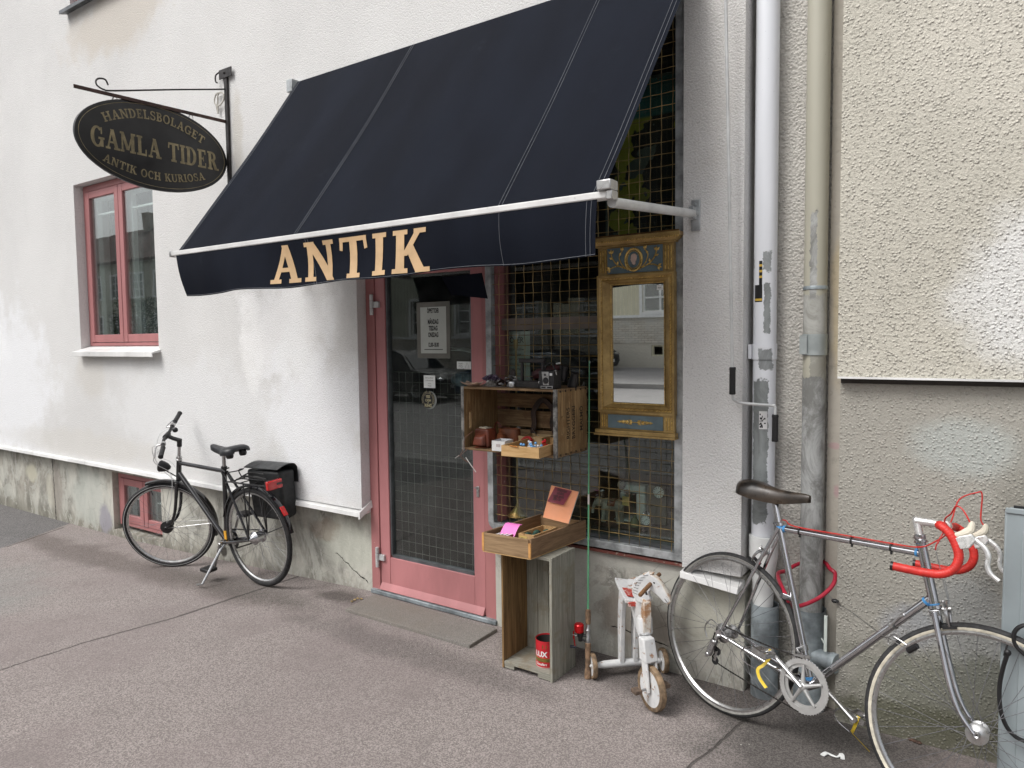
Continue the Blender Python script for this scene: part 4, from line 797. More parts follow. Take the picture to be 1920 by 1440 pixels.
for k in range(46):   # twisted ribbon on the outer moulding
    t_ = k/45; z = F2+.02+(F3-F2-.04)*t_
    for xx in (F0+.020, F1-.020): m.tube([(xx-.0035,yf_+.010,z-.006),(xx+.0035,yf_+.010,z+.006)], .0022, 5)
for k in range(24):
    xx = F0+.03+(F1-F0-.06)*k/23
    for z in (F2+.020, F3-.020): m.tube([(xx-.006,yf_+.010,z-.003),(xx+.006,yf_+.010,z+.003)], .0022, 5)
m.build('beading', M['giltb'], GM)
cx, cz = -1.492, (zpa+zpb)/2
m = MB(MX); m.tube([(cx+.043*math.cos(a_), yf_+.006, cz+.052*math.sin(a_)) for a_ in [2*pi*i/40 for i in range(40)]], .0055, 8, closed=True); m.tube([(cx+.034*math.cos(a_), yf_+.006, cz+.042*math.sin(a_)) for a_ in [2*pi*i/40 for i in range(40)]], .0022, 6, closed=True)
def leaf(p, ang, L, wd=.3):
    d = V(math.cos(ang), 0, math.sin(ang)); s_ = V(-math.sin(ang), 0, math.cos(ang)); p = Vector(p); m.add([p, p+d*L*.4+s_*L*wd, p+d*L, p+d*L*.4-s_*L*wd, p+d*L*.5+V(0,-.006,0)], [(0,1,4),(1,2,4),(2,3,4),(3,0,4)])
for sg in (-1, 1):
    b0 = [(cx+sg*.030, yf_+.006, cz-.048), (cx+sg*.062, yf_+.004, cz-.018), (cx+sg*.075, yf_+.004, cz+.022), (cx+sg*.058, yf_+.004, cz+.045)]
    m.tube(smoothpath(b0, 5), .0028, 6)
    b1 = [(cx+sg*.045, yf_+.006, cz-.04), (cx+sg*.085, yf_+.004, cz-.02), (cx+sg*.11, yf_+.004, cz+.01), (cx+sg*.118, yf_+.004, cz+.035)]; m.tube(smoothpath(b1, 5), .0032, 6)
    b2 = [(cx+sg*.07, yf_+.006, cz-.028), (cx+sg*.10, yf_+.004, cz-.028), (cx+sg*.125, yf_+.004, cz-.038)]; m.tube(smoothpath(b2, 5), .003, 6)
    for q, an in ((b1[-1], 90), (b1[-1], 40), (b1[-1], 130), (b1[2], 20), (b2[-1], -70), (b2[-1], -20), (b2[-1], 30), (b0[-1], 100), (b0[-1], 60), (b0[2], 120), (b1[1], 100)):
        a_ = R(an if sg > 0 else 180-an); leaf(q, a_, .022)
m.build('relief', M['giltb'], GM); m = MB(MX); czb = (zb0+F2)/2
for sg in (-1, 1):
    for k, (dx, an) in enumerate(((.012,30),(.012,-30),(.03,15),(.03,-20),(.05,10),(.05,-10),(.07,0))): leaf((cx+sg*dx, yf_+.006, czb), R(an if sg > 0 else 180-an), .026, .28)
    m.tube([(cx,yf_+.005,czb),(cx+sg*.085,yf_+.005,czb)], .0022, 6)
m.build('relief', M['giltb'], GM)
m = MB(MX); prof = [(.000,.030),(.012,.029),(.020,.020),(.021,.008),(.018,-.004),(.012,-.010),(.013,-.022),(.004,-.028),(-.008,-.020),(-.009,-.012),(-.014,-.010),(-.015,-.003),(-.019,.001),(-.015,.007),(-.016,.016),(-.010,.026)]
m.prism([(u*.85, v*.95) for u, v in prof], (cx,yf_+.0065,cz), (1,0,0), (0,0,1), (0,-.005,0)); m.build('cameo_head', plain('cameo_pink', (.55,.40,.34), .6), GM, bevel=.0015)
n = NM('mirror_silver', .015, 1.0); n.b.inputs['Base Color'].default_value = (.86,.88,.87,1); M['mirror'] = n.m
MB(MX).add([(ix0,yf_+.028,zg0),(ix1,yf_+.028,zg0),(ix1,yf_+.028,zg1),(ix0,yf_+.028,zg1)], [(0,1,2,3)]).build('mirror_glass', M['mirror'], GM, smooth=False, fix=False)
m = MB(MX); m.add([(-1.383,yf_+.0265,1.875),(-1.352,yf_+.0265,1.872),(-1.352,yf_+.0265,1.893),(-1.381,yf_+.0265,1.896)], [(0,1,2,3)]); pt_ = m.build('price_tag', M['white'], GM, smooth=False, fix=False)
m = MB(MX); fonttext(m, '850:-', (-1.367,yf_+.0262,1.880), (1,0,0), (0,0,1), .010); m.build('writing', M['black'], pt_, smooth=False, fix=False)
# ================================================================== WOODEN CRATES
M['crate'] = wood('weathered_crate_wood', (.12,.072,.035), (.40,.265,.13), 2, 1.3, worn=(.22,.13,.06)); M['cratex'] = wood('weathered_crate_slats', (.11,.07,.04), (.31,.205,.11), 0, 1.3, worn=(.17,.10,.055))
M['greyx'] = wood('grey_painted_slats', (.19,.185,.155), (.33,.32,.27), 0, 1.0, worn=(.22,.19,.14)); M['greyz'] = wood('grey_painted_boards', (.19,.185,.155), (.34,.335,.285), 2, 1.0, worn=(.24,.22,.17))
M['brownz'] = wood('brown_bare_boards', (.11,.065,.03), (.29,.18,.08), 2, 1.0); M['pine'] = wood('pine_board', (.42,.25,.10), (.60,.40,.20), 0, 1.3, .6); M['piney'] = wood('pine_board_side', (.36,.21,.085), (.55,.36,.18), 1, 1.3, .6)
M['drawer'] = wood('drawer_front_wood', (.19,.12,.065), (.36,.245,.14), 0, 1.0, .6); M['drawery'] = wood('drawer_side_wood', (.14,.085,.048), (.28,.18,.105), 1, 1.0, .6); M['freshwood'] = plain('fresh_cut_edge', (.55,.28,.09), .6, 0, .2, 20)
cx0, cx1, cy0, cy1, cz0, cz1 = -2.352, -1.772, -.355, -.058, 1.085, 1.392
CR = thing('brewery_crate', ((cx0+cx1)/2, -.2, cz0), 'old brewery crate lying on its side as a shelf, hung before the grille', 'crate')
def endpanel(x, th):
    m = MB(); hy0, hy1, hz0, hz1 = -.315, -.29, 1.175, 1.275; ys = [(cy0, hy0), (hy0, hy1), (hy1, cy1)]
    m.box(x, x+th, cy0, hy0, cz0, cz1); m.box(x, x+th, hy1, cy1, cz0, cz1); m.box(x, x+th, hy0, hy1, cz0, hz0); m.box(x, x+th, hy0, hy1, hz1, cz1)
    for z, sg in ((hz0, -1), (hz1, 1)):
        for k in (-1, 1):
            yc_ = (hy0+hy1)/2; m.prism([(0,0),(k*.0126,0),(k*.0126,sg*-.010),(k*.009,sg*-.004)], (x,yc_,z), (0,1,0), (0,0,1), (th,0,0))
    return m.build('end_panel', M['crate'], CR)
eR_ = endpanel(cx1-.018, .018); eL_ = endpanel(cx0, .018)
def slat(nm, b, mat, par): return MB().box(*b).build(nm, mat, par, bevel=.0015)
m = MB(); wv = lambda u: .003*math.sin(u*17)
for (ya, yb2) in ((cy0, -.262), (-.258, -.160), (-.155, cy1)): m.box(cx0+.0005, cx1-.0005, ya, yb2, cz1+.0005, cz1+.012)
m.build('top_slats', M['cratex'], CR, bevel=.002)
m = MB()
for (ya, yb2) in ((cy0, -.262), (-.255, -.160), (-.152, cy1)): m.box(cx0+.0005, cx1-.0005, ya, yb2, cz0-.012, cz0-.0005)
m.build('bottom_slats', M['cratex'], CR, bevel=.002)
m = MB()
for (za, zb2) in ((cz0-.01, 1.158), (1.172, 1.262), (1.278, 1.352), (1.368, cz1+.01)): m.box(cx0+.0005, cx1-.0005, cy1+.0005, cy1+.011, za, zb2)
m.build('back_slats', M['cratex'], CR, bevel=.002)
m = MB()
for x in (cx0+.001, cx1-.016):
    m.box(x-.002, x+.016, cy0-.0025, cy0-.0005, cz0-.012, cz1+.013)
m.box(cx1+.0003, cx1+.0015, cy0-.002, cy0+.009, cz0-.010, cz1+.012)
for k in range(7): m.ball((cx1+.002, cy0+.006, cz0+.02+k*.045), .002, 6, 4); m.ball((cx1-.008, cy0-.003, cz0+.03+k*.045), .0018, 6, 4)
m.build('metal_band', plain('galvanised_band', (.19,.185,.175), .6, .3, .5, 30), CR)
lm = MB(); ink = plain('burnt_lettering', (.035,.022,.014), .8, 0, .4, 60)
for txt, y, sz, xs_ in (('RIGHTERS', -.232, .042, .83), ('BRYGGERI', -.178, .044, .82), ('MALMÖ', -.100, .042, .85)): fonttext(lm, txt, (cx1+.0006, y, 1.232 if txt != 'MALMÖ' else 1.245), (0,0,1), (0,-1,0), sz, xs_, .018)
lm.build('lettering', ink, eR_, smooth=False, fix=False)
m = MB()
for k in range(6): y = cy0+.03+k*.05; m.box(cx1+.0003, cx1+.0012, y, y+.012, cz1-.004, cz1+.006); m.box(cx1+.0003, cx1+.0012, y, y+.010, cz0-.006, cz0+.004)
m.build('dovetails', ink, eR_)
m = MB(); m.tube([(cx0+.10,-.05,cz1+.01),(cx0+.10,-.03,cz1+.03),(cx0+.10,-.028,cz1+.0)], .0025, 6); m.tube([(cx1-.03,-.05,cz1+.01),(cx1-.03,-.03,cz1+.03),(cx1-.03,-.028,cz1+.0)], .0025, 6); m.build('hanging_hook', M['steel'], CR)
# tall grey crate standing on end
fx0, fx1, fy0, fy1, fz1 = -2.052, -1.757, -.437, -.212, .607
FC = thing('standing_crate', ((fx0+fx1)/2, -.32, 0), 'grey slatted crate standing on end with a tin inside, beside the door', 'crate')
m = MB(); dw = (fy1-fy0)/3
for k in range(3): m.box(fx1-.014, fx1, fy0+k*dw+.0012, fy0+(k+1)*dw-.0012, .0, fz1)
m.build('side_boards', M['greyz'], FC, bevel=.0012)
m = MB()
for k in range(3): m.box(fx0, fx0+.012, fy0+k*dw+.0012, fy0+(k+1)*dw-.0012, .004, fz1)
m.build('side_boards', M['brownz'], FC, bevel=.0012)
m = MB(); bw = (fx1-fx0-.027)/4
for k in range(4): m.box(fx0+.0125+k*bw, fx0+.0105+(k+1)*bw, fy1-.012, fy1, .03, fz1-.012)
m.build('back_boards', M['greyz'], FC, bevel=.0012)
m = MB(); m.box(fx0+.0125, fx1-.0145, fy0+.002, fy1-.0125, .026, .040); m.build('shelf_end', M['greyx'], FC, bevel=.001)
m = MB(); m.box(fx0+.0125, fx1-.0145, fy0+.002, fy1-.0125, fz1-.016, fz1-.001); m.build('top_end', M['greyx'], FC, bevel=.001)
m = MB(); m.box(fx0+.0125, fx0+.07, fy0+.004, fy1-.02, .006, .0255); m.box(fx1-.085, fx1-.0145, fy0+.004, fy1-.02, .006, .0255); m.build('foot_batten', M['greyx'], FC)
m = MB()
for k in range(3):
    for s_ in (.3, .7): 
        for z in (.012, fz1-.015): m.ball((fx1+.0004, fy0+(k+s_)*dw, z+.004*(s_-.5)), .0018, 6, 4)
m.build('nail', M['black'], FC)
# shallow drawer on top
a_ = G(904,1033,.612); b_ = G(995,1049,.612); c_ = G(1099,1008,.612); d_ = a_+(c_-b_)
O = V(a_.x, a_.y, .612); U = (V(b_.x,b_.y,.612)-O); Vy = (V(c_.x,c_.y,.612)-V(b_.x,b_.y,.612)); Lx, Ly = U.length, Vy.length; U.normalize(); Vy.normalize(); Hd = .092
def dloc(x, y, z): return O+U*x+Vy*y+V(0,0,z)
def dbox(m, x0_, x1_, y0_, y1_, z0_, z1_): return m.hexa([dloc(*q) for q in ((x0_,y0_,z0_),(x1_,y0_,z0_),(x1_,y1_,z0_),(x0_,y1_,z0_),(x0_,y0_,z1_),(x1_,y0_,z1_),(x1_,y1_,z1_),(x0_,y1_,z1_))])
DWR = thing('shallow_wooden_box', tuple(dloc(Lx/2, Ly/2, 0)), 'shallow brown wooden box of leaflets on top of the tall grey crate', 'box')
m = MB(); dbox(m, .012, Lx-.012, 0, .012, .003, Hd); m.build('front', M['drawer'], DWR, bevel=.001)
m = MB(); dbox(m, .012, Lx-.012, Ly-.012, Ly, .003, Hd*.95); m.build('back', M['drawer'], DWR, bevel=.001)
m = MB(); dbox(m, Lx-.0118, Lx, 0.006, Ly, .002, Hd+.002); m.build('side', M['drawery'], DWR, bevel=.001)
m = MB(); dbox(m, 0, .0118, 0.006, Ly, .002, Hd+.001); m.build('side', M['drawery'], DWR, bevel=.001)
m = MB(); dbox(m, 0, .0118, -.001, .0055, .004, Hd); dbox(m, Lx-.0118, Lx, -.001, .0055, .004, Hd*.8); m.build('raw_joint', M['freshwood'], DWR)
m = MB(); dbox(m, .002, Lx-.002, .002, Ly-.002, -.003, .0018); m.build('bottom', M['pine'], DWR)
def flat(nm, mat, pts, par=None, th=.0012, **kw):
    m = MB(); P = [Vector(p) for p in pts]; nn = (P[1]-P[0]).cross(P[2]-P[0]).normalized()*th; k = len(P); m.add(P+[p-nn for p in P], [tuple(range(k)), tuple(range(2*k-1, k-1, -1))]+[(i, k+i, k+(i+1)%k, (i+1)%k) for i in range(k)]); return m.build(nm, mat, par, smooth=False, **kw)
P_or = plain('orange_card', (.85,.36,.19), .7, 0, .04); P_ma = plain('maroon_paper', (.22,.035,.055), .7, 0, .1); P_pk = plain('pink_paper', (.80,.20,.55), .6, 0, .05); P_ye = plain('yellow_note', (.65,.48,.16), .7, 0, .08)
# orange note card standing (a pad with a white edge)
m = MB(); tl, tr_, br_, bl = dloc(.195,.30,.295-.02), dloc(.30,.335,.255), dloc(.258,.22,.065), dloc(.13,.205,.062)
A1, B1, C1, D1_ = [W(*q) for q in ((1034,910,-.19),(1085,922,-.16),(1066,982,-.22),(1018,970,-.24))]
nn = (B1-A1).cross(D1_-A1).normalized(); nn = nn if nn.y < 0 else -nn; bk = -nn*.012
m.hexa([D1_+bk, C1+bk, C1, D1_, A1+bk, B1+bk, B1, A1]); props(m.build('note_pad', plain('paper_edge', (.7,.68,.62), .8), smooth=False), 'orange card covered pad standing at the back of the shallow brown box', 'notepad')
pad = bpy.data.objects['note_pad']; fo = nn*.0015
flat('orange_cover', P_or, [D1_+fo, C1+fo, B1+fo, A1+fo], pad)
def bil(s_, t_): return (A1*(1-s_)+B1*s_)*(1-t_)+(D1_*(1-s_)+C1*s_)*t_
m = MB(); m.surf(lambda u, v: bil(.15+.62*u-.12*v, .02+.48*v)+nn*(.004+.010*v*v+.004*u*v), 6, 6); nt_ = m.build('maroon_note', P_ma, label='maroon handwritten note stuck on the orange card', cat='note')
lm = MB(); 
for k, tx_ in enumerate(('Blandat', 'smått', 'och gott', '20:- st')): o_ = bil(.44-.03*k, .12+.095*k)+nn*(.0085+.0006*k*k); fonttext(lm, tx_, o_, (B1-A1).normalized(), (A1-D1_).normalized(), .020, .85, .01)
lm.build('handwriting', M['black'], nt_, smooth=False, fix=False)
m = MB(); dbox(m, .135, .142, .10, .30, .004, .085); dbox(m, .215, .222, .10, .30, .004, .085); dbox(m, .142, .215, .10, .107, .004, .085); dbox(m, .142, .215, .293, .30, .004, .085); dbox(m, .142, .215, .107, .293, .004, .02)
IB = m.build('small_box', M['piney'], bevel=.001, label='small pine box full of knick-knacks inside the shallow box on the grey crate', cat='box')
m = MB(); 
for q in ((.16,.14,.02),(.19,.16,.018),(.17,.20,.02),(.2,.235,.016)): m.ball(dloc(q[0], q[1], .07), (.018,.026,.014), 8, 6)
props(m.build('fabric_scraps', plain('dark_green_cloth', (.02,.07,.05), .8, 0, .5, 30)), 'dark green scraps filling the small pine box', 'cloth')
flat('yellow_note', P_ye, [dloc(.140,.098,.02), dloc(.185,.098,.02), dloc(.185,.098,.075), dloc(.140,.098,.075)], None, label='yellow handwritten note on the front of the small pine box', cat='note')
lm = MB()
for k, tx_ in enumerate(('Allt i', 'lådan', '10:-')): fonttext(lm, tx_, dloc(.162,.0972,.060-.016*k), U, (0,0,1), .013, .9)
lm.build('handwriting', M['black'], bpy.data.objects['yellow_note'], smooth=False, fix=False)
m = MB(); m.surf(lambda u, v: dloc(.045+.085*u, .10+.04*v-.045*(1-v)**2, .045+.075*math.sin(min(1,v*1.25)*pi*.55)), 6, 12); props(m.build('pink_note', P_pk), 'bright pink curled paper standing at the left of the shallow brown box', 'note')
m = MB()
for k in range(4): x = .03+k*.024; dbox(m, x, x+.02, .02+.006*k, .095, .055+.002*k, .074+.002*k)
lf = m.build('leaflet_row', P_ma, label='row of maroon and white leaflets at the front of the shallow brown box', cat='leaflets'); m = MB()
for k in range(4): x = .034+k*.024; dbox(m, x, x+.010, .024+.006*k, .09, .0745+.002*k, .0765+.002*k)
m.build('white_print', M['white'], lf)
# pine tray sticking out of the brewery crate
M['bead_blue'] = plain('light_blue_glass', (.18,.42,.75), .15, 0, .1); M['bead_red'] = plain('red_glass', (.6,.02,.03), .15, 0, .1); M['bead_white'] = plain('white_glass', (.7,.7,.72), .2, 0, .1)
tO = V(-2.0,-.495,1.087); tU = (V(-1.798,-.478,0)-V(-2.0,-.495,0)).normalized(); tV = V(-tU.y, tU.x, 0); TX, TY, TH = .205, .345, .052
def tl_(x, y, z): return tO+tU*x+tV*y+V(0,0,z)
def tbox(m, a, b, c, d, e, f_): return m.hexa([tl_(*q) for q in ((a,c,e),(b,c,e),(b,d,e),(a,d,e),(a,c,f_),(b,c,f_),(b,d,f_),(a,d,f_))])
TR = thing('pine_tray', tuple(tl_(TX/2, TY/2, 0)), 'pale pine tray of glass trinkets sticking out of the brewery crate', 'tray')
m = MB(); tbox(m, 0, TX, 0, .009, 0, TH); m.build('front', M['pine'], TR, bevel=.001); m = MB(); tbox(m, 0, TX, TY-.009, TY, 0, TH); m.build('back', M['pine'], TR, bevel=.001)
m = MB(); tbox(m, TX-.009, TX, .0092, TY-.0092, 0, TH); m.build('side', M['piney'], TR, bevel=.001); m = MB(); tbox(m, 0, .009, .0092, TY-.0092, 0, TH); m.build('side', M['piney'], TR, bevel=.001)
m = MB(); tbox(m, .009, TX-.009, .009, TY-.009, .002, .006); m.build('bottom', M['piney'], TR)
rnd = random.Random(5)
for k in range(22):
    kind = 'blue' if k < 10 else 'red' if k < 16 else 'white'
    x, y = (.085+rnd.random()*.07, .03+rnd.random()*.11) if kind != 'red' else (.13+rnd.random()*.05, .13+rnd.random()*.08)
    z = .035+rnd.random()*.026; m = MB(); m.ball(tl_(x, y, z), .0075, 8, 6); m.tube([tl_(x, y, z-.004), tl_(x+rnd.uniform(-.012,.012), y+rnd.uniform(-.012,.012), .007)], .0022, 5)
    m.build('glass_trinket', M['bead_'+kind], label={'blue': 'light blue glass trinket heaped in the pine tray', 'red': 'red glass trinket at the back right of the pine tray', 'white': 'clear white glass trinket heaped in the pine tray'}[kind], cat='trinket', group='glass trinkets in the pine tray')
m = MB(); m.tube([tl_(.05,-.004,TH+.002), tl_(.095,-.006,TH-.002)], .0028, 6); m.build('brooch', plain('amber', (.5,.2,.05), .3), label='thin amber brooch on the front edge of the pine tray', cat='brooch')
# white box, cardboard box, red thing, camera cases, harness inside the crate
zf = cz0+.001
def wbox(nm, c, rz, sx, sy, sz, mat, open_=True, th=.003, **kw):
    Mm = Matrix.Translation(c) @ Matrix.Rotation(R(rz), 4, 'Z'); m = MB(Mm)
    if not open_: m.box(-sx/2, sx/2, -sy/2, sy/2, 0, sz)
    else:
        m.box(-sx/2, sx/2, -sy/2, -sy/2+th, 0, sz); m.box(-sx/2, sx/2, sy/2-th, sy/2, 0, sz); m.box(-sx/2, -sx/2+th, -sy/2+th, sy/2-th, 0, sz); m.box(sx/2-th, sx/2, -sy/2+th, sy/2-th, 0, sz); m.box(-sx/2+th, sx/2-th, -sy/2+th, sy/2-th, 0, th)
    return m.build(nm, mat, bevel=.0008, **kw), Mm
wb_, Mm = wbox('white_box', (-2.105,-.335,zf), 6, .075, .09, .052, M['white'], label='small white card box holding something blue in the crate', cat='box')
MB(Mm).box(-.031,.031,-.038,.038,.01,.040).build('blue_content', plain('blue_velvet', (.02,.02,.16), .8), wb_); MB(Mm).box(-.012,.012,-.0462,-.0452,.022,.036).build('label_patch', plain('label_grey', (.5,.45,.45), .6), wb_)
wbox('cardboard_box', (-2.01,-.16,zf), -4, .15, .12, .06, plain('cardboard', (.42,.30,.16), .8), label='open cardboard box behind the pine tray in the crate', cat='box')
m = MB(); m.tube(smoothpath([(-2.05,-.24,zf+.04),(-2.03,-.235,zf+.055),(-2.01,-.23,zf+.056),(-1.99,-.24,zf+.045)], 5), [.008]*16, 8); m.build('red_cloth', plain('red_cloth', (.35,.02,.02), .8), label='red cloth bulging out between the boxes in the crate', cat='cloth')
M['leather'] = plain('brown_leather', (.115,.028,.014), .38, 0, .35, 14, .0006, 90); M['leather2'] = plain('tan_leather', (.17,.055,.022), .42, 0, .3, 14, .0006, 90)
LC = thing('camera_case', (-2.27,-.29,zf), 'dark brown leather camera case with a hanging strap at the left of the crate', 'camera case')
Mm = Matrix.Translation((-2.255,-.285,zf)) @ Matrix.Rotation(R(-12), 4, 'Z'); m = MB(Mm)
m.hexa([(-.055,-.032,0),(.06,-.032,0),(.06,.032,0),(-.055,.032,0),(-.048,-.030,.095),(.055,-.030,.098),(.055,.030,.10),(-.048,.030,.097)]); m.build('body', M['leather'], LC, bevel=.010, seg=3)
m = MB(Mm); m.hexa([(-.03,-.065,.012),(.045,-.06,.012),(.05,-.03,.008),(-.035,-.03,.008),(-.02,-.058,.055),(.035,-.055,.055),(.045,-.03,.075),(-.03,-.03,.075)]); m.build('lens_bulge', M['leather'], LC, bevel=.008, seg=3)
m = MB(Mm); m.box(-.02,.035,-.02,.02,.098,.1035); m.build('top_label', plain('worn_label', (.4,.36,.28), .7), LC)
m = MB(); m.tube(smoothpath([(-2.29,-.335,zf+.085),(-2.325,-.36,zf+.05),(-2.335,-.368,zf-.01),(-2.35,-.372,zf-.045),(-2.30,-.375,zf-.075)], 5), .0045, 4, flat=.35); m.tube(smoothpath([(-2.31,-.36,zf-.005),(-2.335,-.37,zf-.03),(-2.375,-.372,zf-.055)], 5), .0045, 4, flat=.35); m.build('strap', plain('worn_strap', (.16,.075,.05), .6), LC)
m = MB(); m.tube(smoothpath([(-2.313,-.374,zf-.05),(-2.29,-.376,zf-.075),(-2.245,-.378,zf-.12)], 5), .0022, 5); m.tube(smoothpath([(-2.36,-.372,zf-.045),(-2.385,-.374,zf-.06)], 4), .0022, 5); m.build('string_tie', plain('white_string', (.6,.58,.55), .8), LC)
L2 = thing('camera_case', (-2.15,-.24,zf), 'rounded tan leather camera case, lid open, right of the dark case in the crate', 'camera case')
Mm = Matrix.Translation((-2.155,-.2,zf)) @ Matrix.Rotation(R(-14), 4, 'Z'); m = MB(Mm)
pr = [(.062,0),(.066,.03),(.066,.075),(.062,.092),(.057,.092),(.057,.02),(0,.02)]; m.lathe(pr, (0,0,0), (0,0,1), 24)
for i in range(len(m.v)): pass
m.v = [tuple((Matrix.Translation((-2.155,-.2,zf)) @ Matrix.Diagonal((1,.62,1,1)) @ Matrix.Translation((2.155,.2,-zf))) @ Vector(v)) for v in m.v]; m.build('body', M['leather2'], L2)
m = MB(Mm); m.lathe([(0,0),(.030,.002),(.033,.014),(.030,.030),(0,.032)], (0,-.04,.042), (0,-1,0), 20); m.build('lens_bulge', M['leather2'], L2)
m = MB(); m.tube(smoothpath([(-2.205,-.24,zf+.045),(-2.215,-.25,zf+.095),(-2.21,-.235,zf+.125),(-2.195,-.22,zf+.10)], 5), .007, 4, flat=.3); m.tube(smoothpath([(-2.20,-.33,zf+.004),(-2.235,-.35,zf+.004),(-2.27,-.352,zf+.004),(-2.20,-.30,zf+.012)], 5), .006, 4, flat=.3); m.build('strap', M['leather'], L2)
HX = thing('leather_harness', (-2.02,-.09,1.2), 'dark leather strap shaped like an arch hanging on the back of the crate', 'strap')
m = MB(); m.tube(smoothpath([(-2.06,-.080,1.125),(-2.085,-.082,1.15),(-2.075,-.082,1.20),(-2.078,-.082,1.265),(-2.02,-.082,1.325),(-1.955,-.082,1.268),(-1.965,-.082,1.20),(-1.945,-.082,1.15),(-1.96,-.080,1.125)], 6), .017, 6, flat=.3, fv=(0,1,0)); m.build('band', plain('dark_leather', (.035,.018,.012), .6, 0, .3, 30), HX)
m = MB(); m.tube([(-1.975,-.085,1.13),(-2.045,-.085,1.128)], .005, 6); m.tube(smoothpath([(-2.085,-.09,1.17),(-2.05,-.10,1.14),(-2.02,-.10,1.12)], 5), .002, 5); m.build('buckle', M['steel'], HX)
# things on top of the crate
zt = cz1+.012
SH = MB(); SH.surf(lambda u, v: V(-2.30+.055*(u-.5)*2, -.33+.028*(v-.5)*2, zt+.016+.012*((u-.5)**2+(v-.5)**2)*4-.014), 10, 8, (0,0,.0025)); SH.build('shell_dish', plain('shell', (.42,.30,.23), .4, 0, .3, 30), label='small shell dish at the left front corner of the crate top', cat='dish')
rnd = random.Random(11); m = MB(); base = V(-2.235,-.245,zt+.026)
for k in range(70):
    a_, b_ = rnd.random()*6.28, rnd.random()*1.4; p = base+V(math.cos(a_)*math.sin(b_)*.046, math.sin(a_)*math.sin(b_)*.034, math.cos(b_)*.022); d_ = (p-base+V(0,0,.005)).normalized(); s_ = .006+rnd.random()*.004; m.tube([p-d_*s_, p+d_*s_*.6, p+d_*s_*1.7], [s_*.6, s_*.55, .0003], 6)
AM = thing('amethyst', tuple(base), 'rough purple amethyst on the left of the crate top', 'mineral'); m.build('crystals', plain('amethyst_crystal', (.11,.075,.13), .25, 0, .6, 90), AM, smooth=False)
m = MB(); m.surf(lambda u, v: base+V(math.cos(u*6.2832)*.050*math.sin(.3+v*1.3)*(1+.08*math.sin(u*31)), math.sin(u*6.2832)*.038*math.sin(.3+v*1.3)*(1+.08*math.cos(u*23)), -.029+.028*(1-v)), 24, 6); m.build('matrix_rock', plain('grey_rock', (.22,.2,.18), .9, 0, .4, 60, .003, 60), AM)
KN = thing('dessert_knife', (-2.16,-.33,zt), 'silver knife lying along the front edge of the crate top', 'knife')
m = MB(); m.tube([(-2.235,-.332,zt+.003),(-2.18,-.334,zt+.005),(-2.12,-.335,zt+.006),(-2.06,-.336,zt+.006)], [.001,.006,.005,.004], 6, flat=.35, fv=(0,0,1)); m.build('blade', M['chrome'], KN)
m = MB(); m.lathe([(0,0),(.018,0),(.019,.008),(.019,.024),(.017,.03),(0,.03)], (-2.055,-.315,zt), (0,0,1), 16); m.build('silver_cup', M['alu'], label='tiny silver cup left of the old flat iron', cat='cup')
CL2 = thing('sunglasses', (-2.12,-.25,zt), 'tangle of dark sunglasses between the amethyst and the flat iron', 'sunglasses'); m = MB(); rnd = random.Random(4)
for k in range(5):
    c = V(-2.17+k*.022, -.26+rnd.uniform(-.02,.02), zt+.018+.008*rnd.random()); m.lathe([(0,.004),(.014,.002),(.018,0),(.016,-.002),(0,.0)], c, (rnd.uniform(-.5,.5), -1, rnd.uniform(-.2,.8)), 14)
m.build('lens', plain('dark_lens', (.02,.012,.01), .06, 0, .2), CL2); m = MB()
for k in range(7):
    c = V(-2.18+rnd.random()*.13, -.27+rnd.random()*.05, zt+.012); m.tube(smoothpath([c, c+V(.02,-.01,.03+rnd.random()*.02), c+V(.05,.01,.028), c+V(.07,0,.0)], 5), .0016, 5)
m.build('temple_arm', M['steel'], CL2); m = MB(); m.prism([(0,0),(.012,.03),(.008,.055),(-.012,.06),(-.024,.04),(-.02,.0)], (-2.118,-.215,zt+.03), (1,0,.1), (0,0,1), (0,.01,0)); m.build('case_flap', plain('grey_felt', (.05,.042,.04), .8), CL2, bevel=.003)
IR = thing('flat_iron', (-1.96,-.28,zt), 'old black box iron with a tall square handle on the crate top', 'iron')
m = MB(); m.prism([(-.105,-.032),(.07,-.04),(.078,.04),(-.09,.035),(-.11,.0)], (-1.965,-.275,zt), (1,0,0), (0,1,0), (0,0,.034)); m.build('sole', plain('cast_iron', (.035,.032,.032), .6, .2, .3, 30, .0008, 60), IR, bevel=.004)
m = MB(); m.beam((-2.02,-.275,zt+.03), (-2.02,-.275,zt+.125), .016, .012); m.beam((-1.905,-.275,zt+.03), (-1.895,-.275,zt+.125), .016, .012); m.box(-2.035,-1.885,-.288,-.262,zt+.125,zt+.146); m.build('handle', plain('black_iron_handle', (.016,.013,.014), .5), IR, bevel=.003)
m = MB(); m.tube(smoothpath([(-2.0,-.20,zt+.055),(-1.96,-.19,zt+.07),(-1.90,-.185,zt+.088),(-1.84,-.18,zt+.10)], 5), [.022]*3+[.026]*5+[.022]*5+[.014]*3, 8); CP = m.build('folded_umbrella', plain('maroon_cloth', (.055,.012,.014), .6, 0, .3, 20), label='folded maroon umbrella pouch behind the flat iron', cat='umbrella'); m = MB(); m.tube([(-1.865,-.20,zt+.118),(-1.842,-.20,zt+.122)], .004, 6); m.build('tab', M['white'], CP)
BC = thing('box_camera', (-1.835,-.30,zt), 'black box camera with a silver faceplate at the right of the crate top', 'camera')
Mm = Matrix.Translation((-1.838,-.305,zt)) @ Matrix.Rotation(R(3), 4, 'Z'); m = MB(Mm); m.box(-.044,.040,-.035,.045,0,.090); m.build('body', plain('black_leatherette', (.012,.012,.013), .5, 0, .2, 60, .0005, 200), BC, bevel=.004)
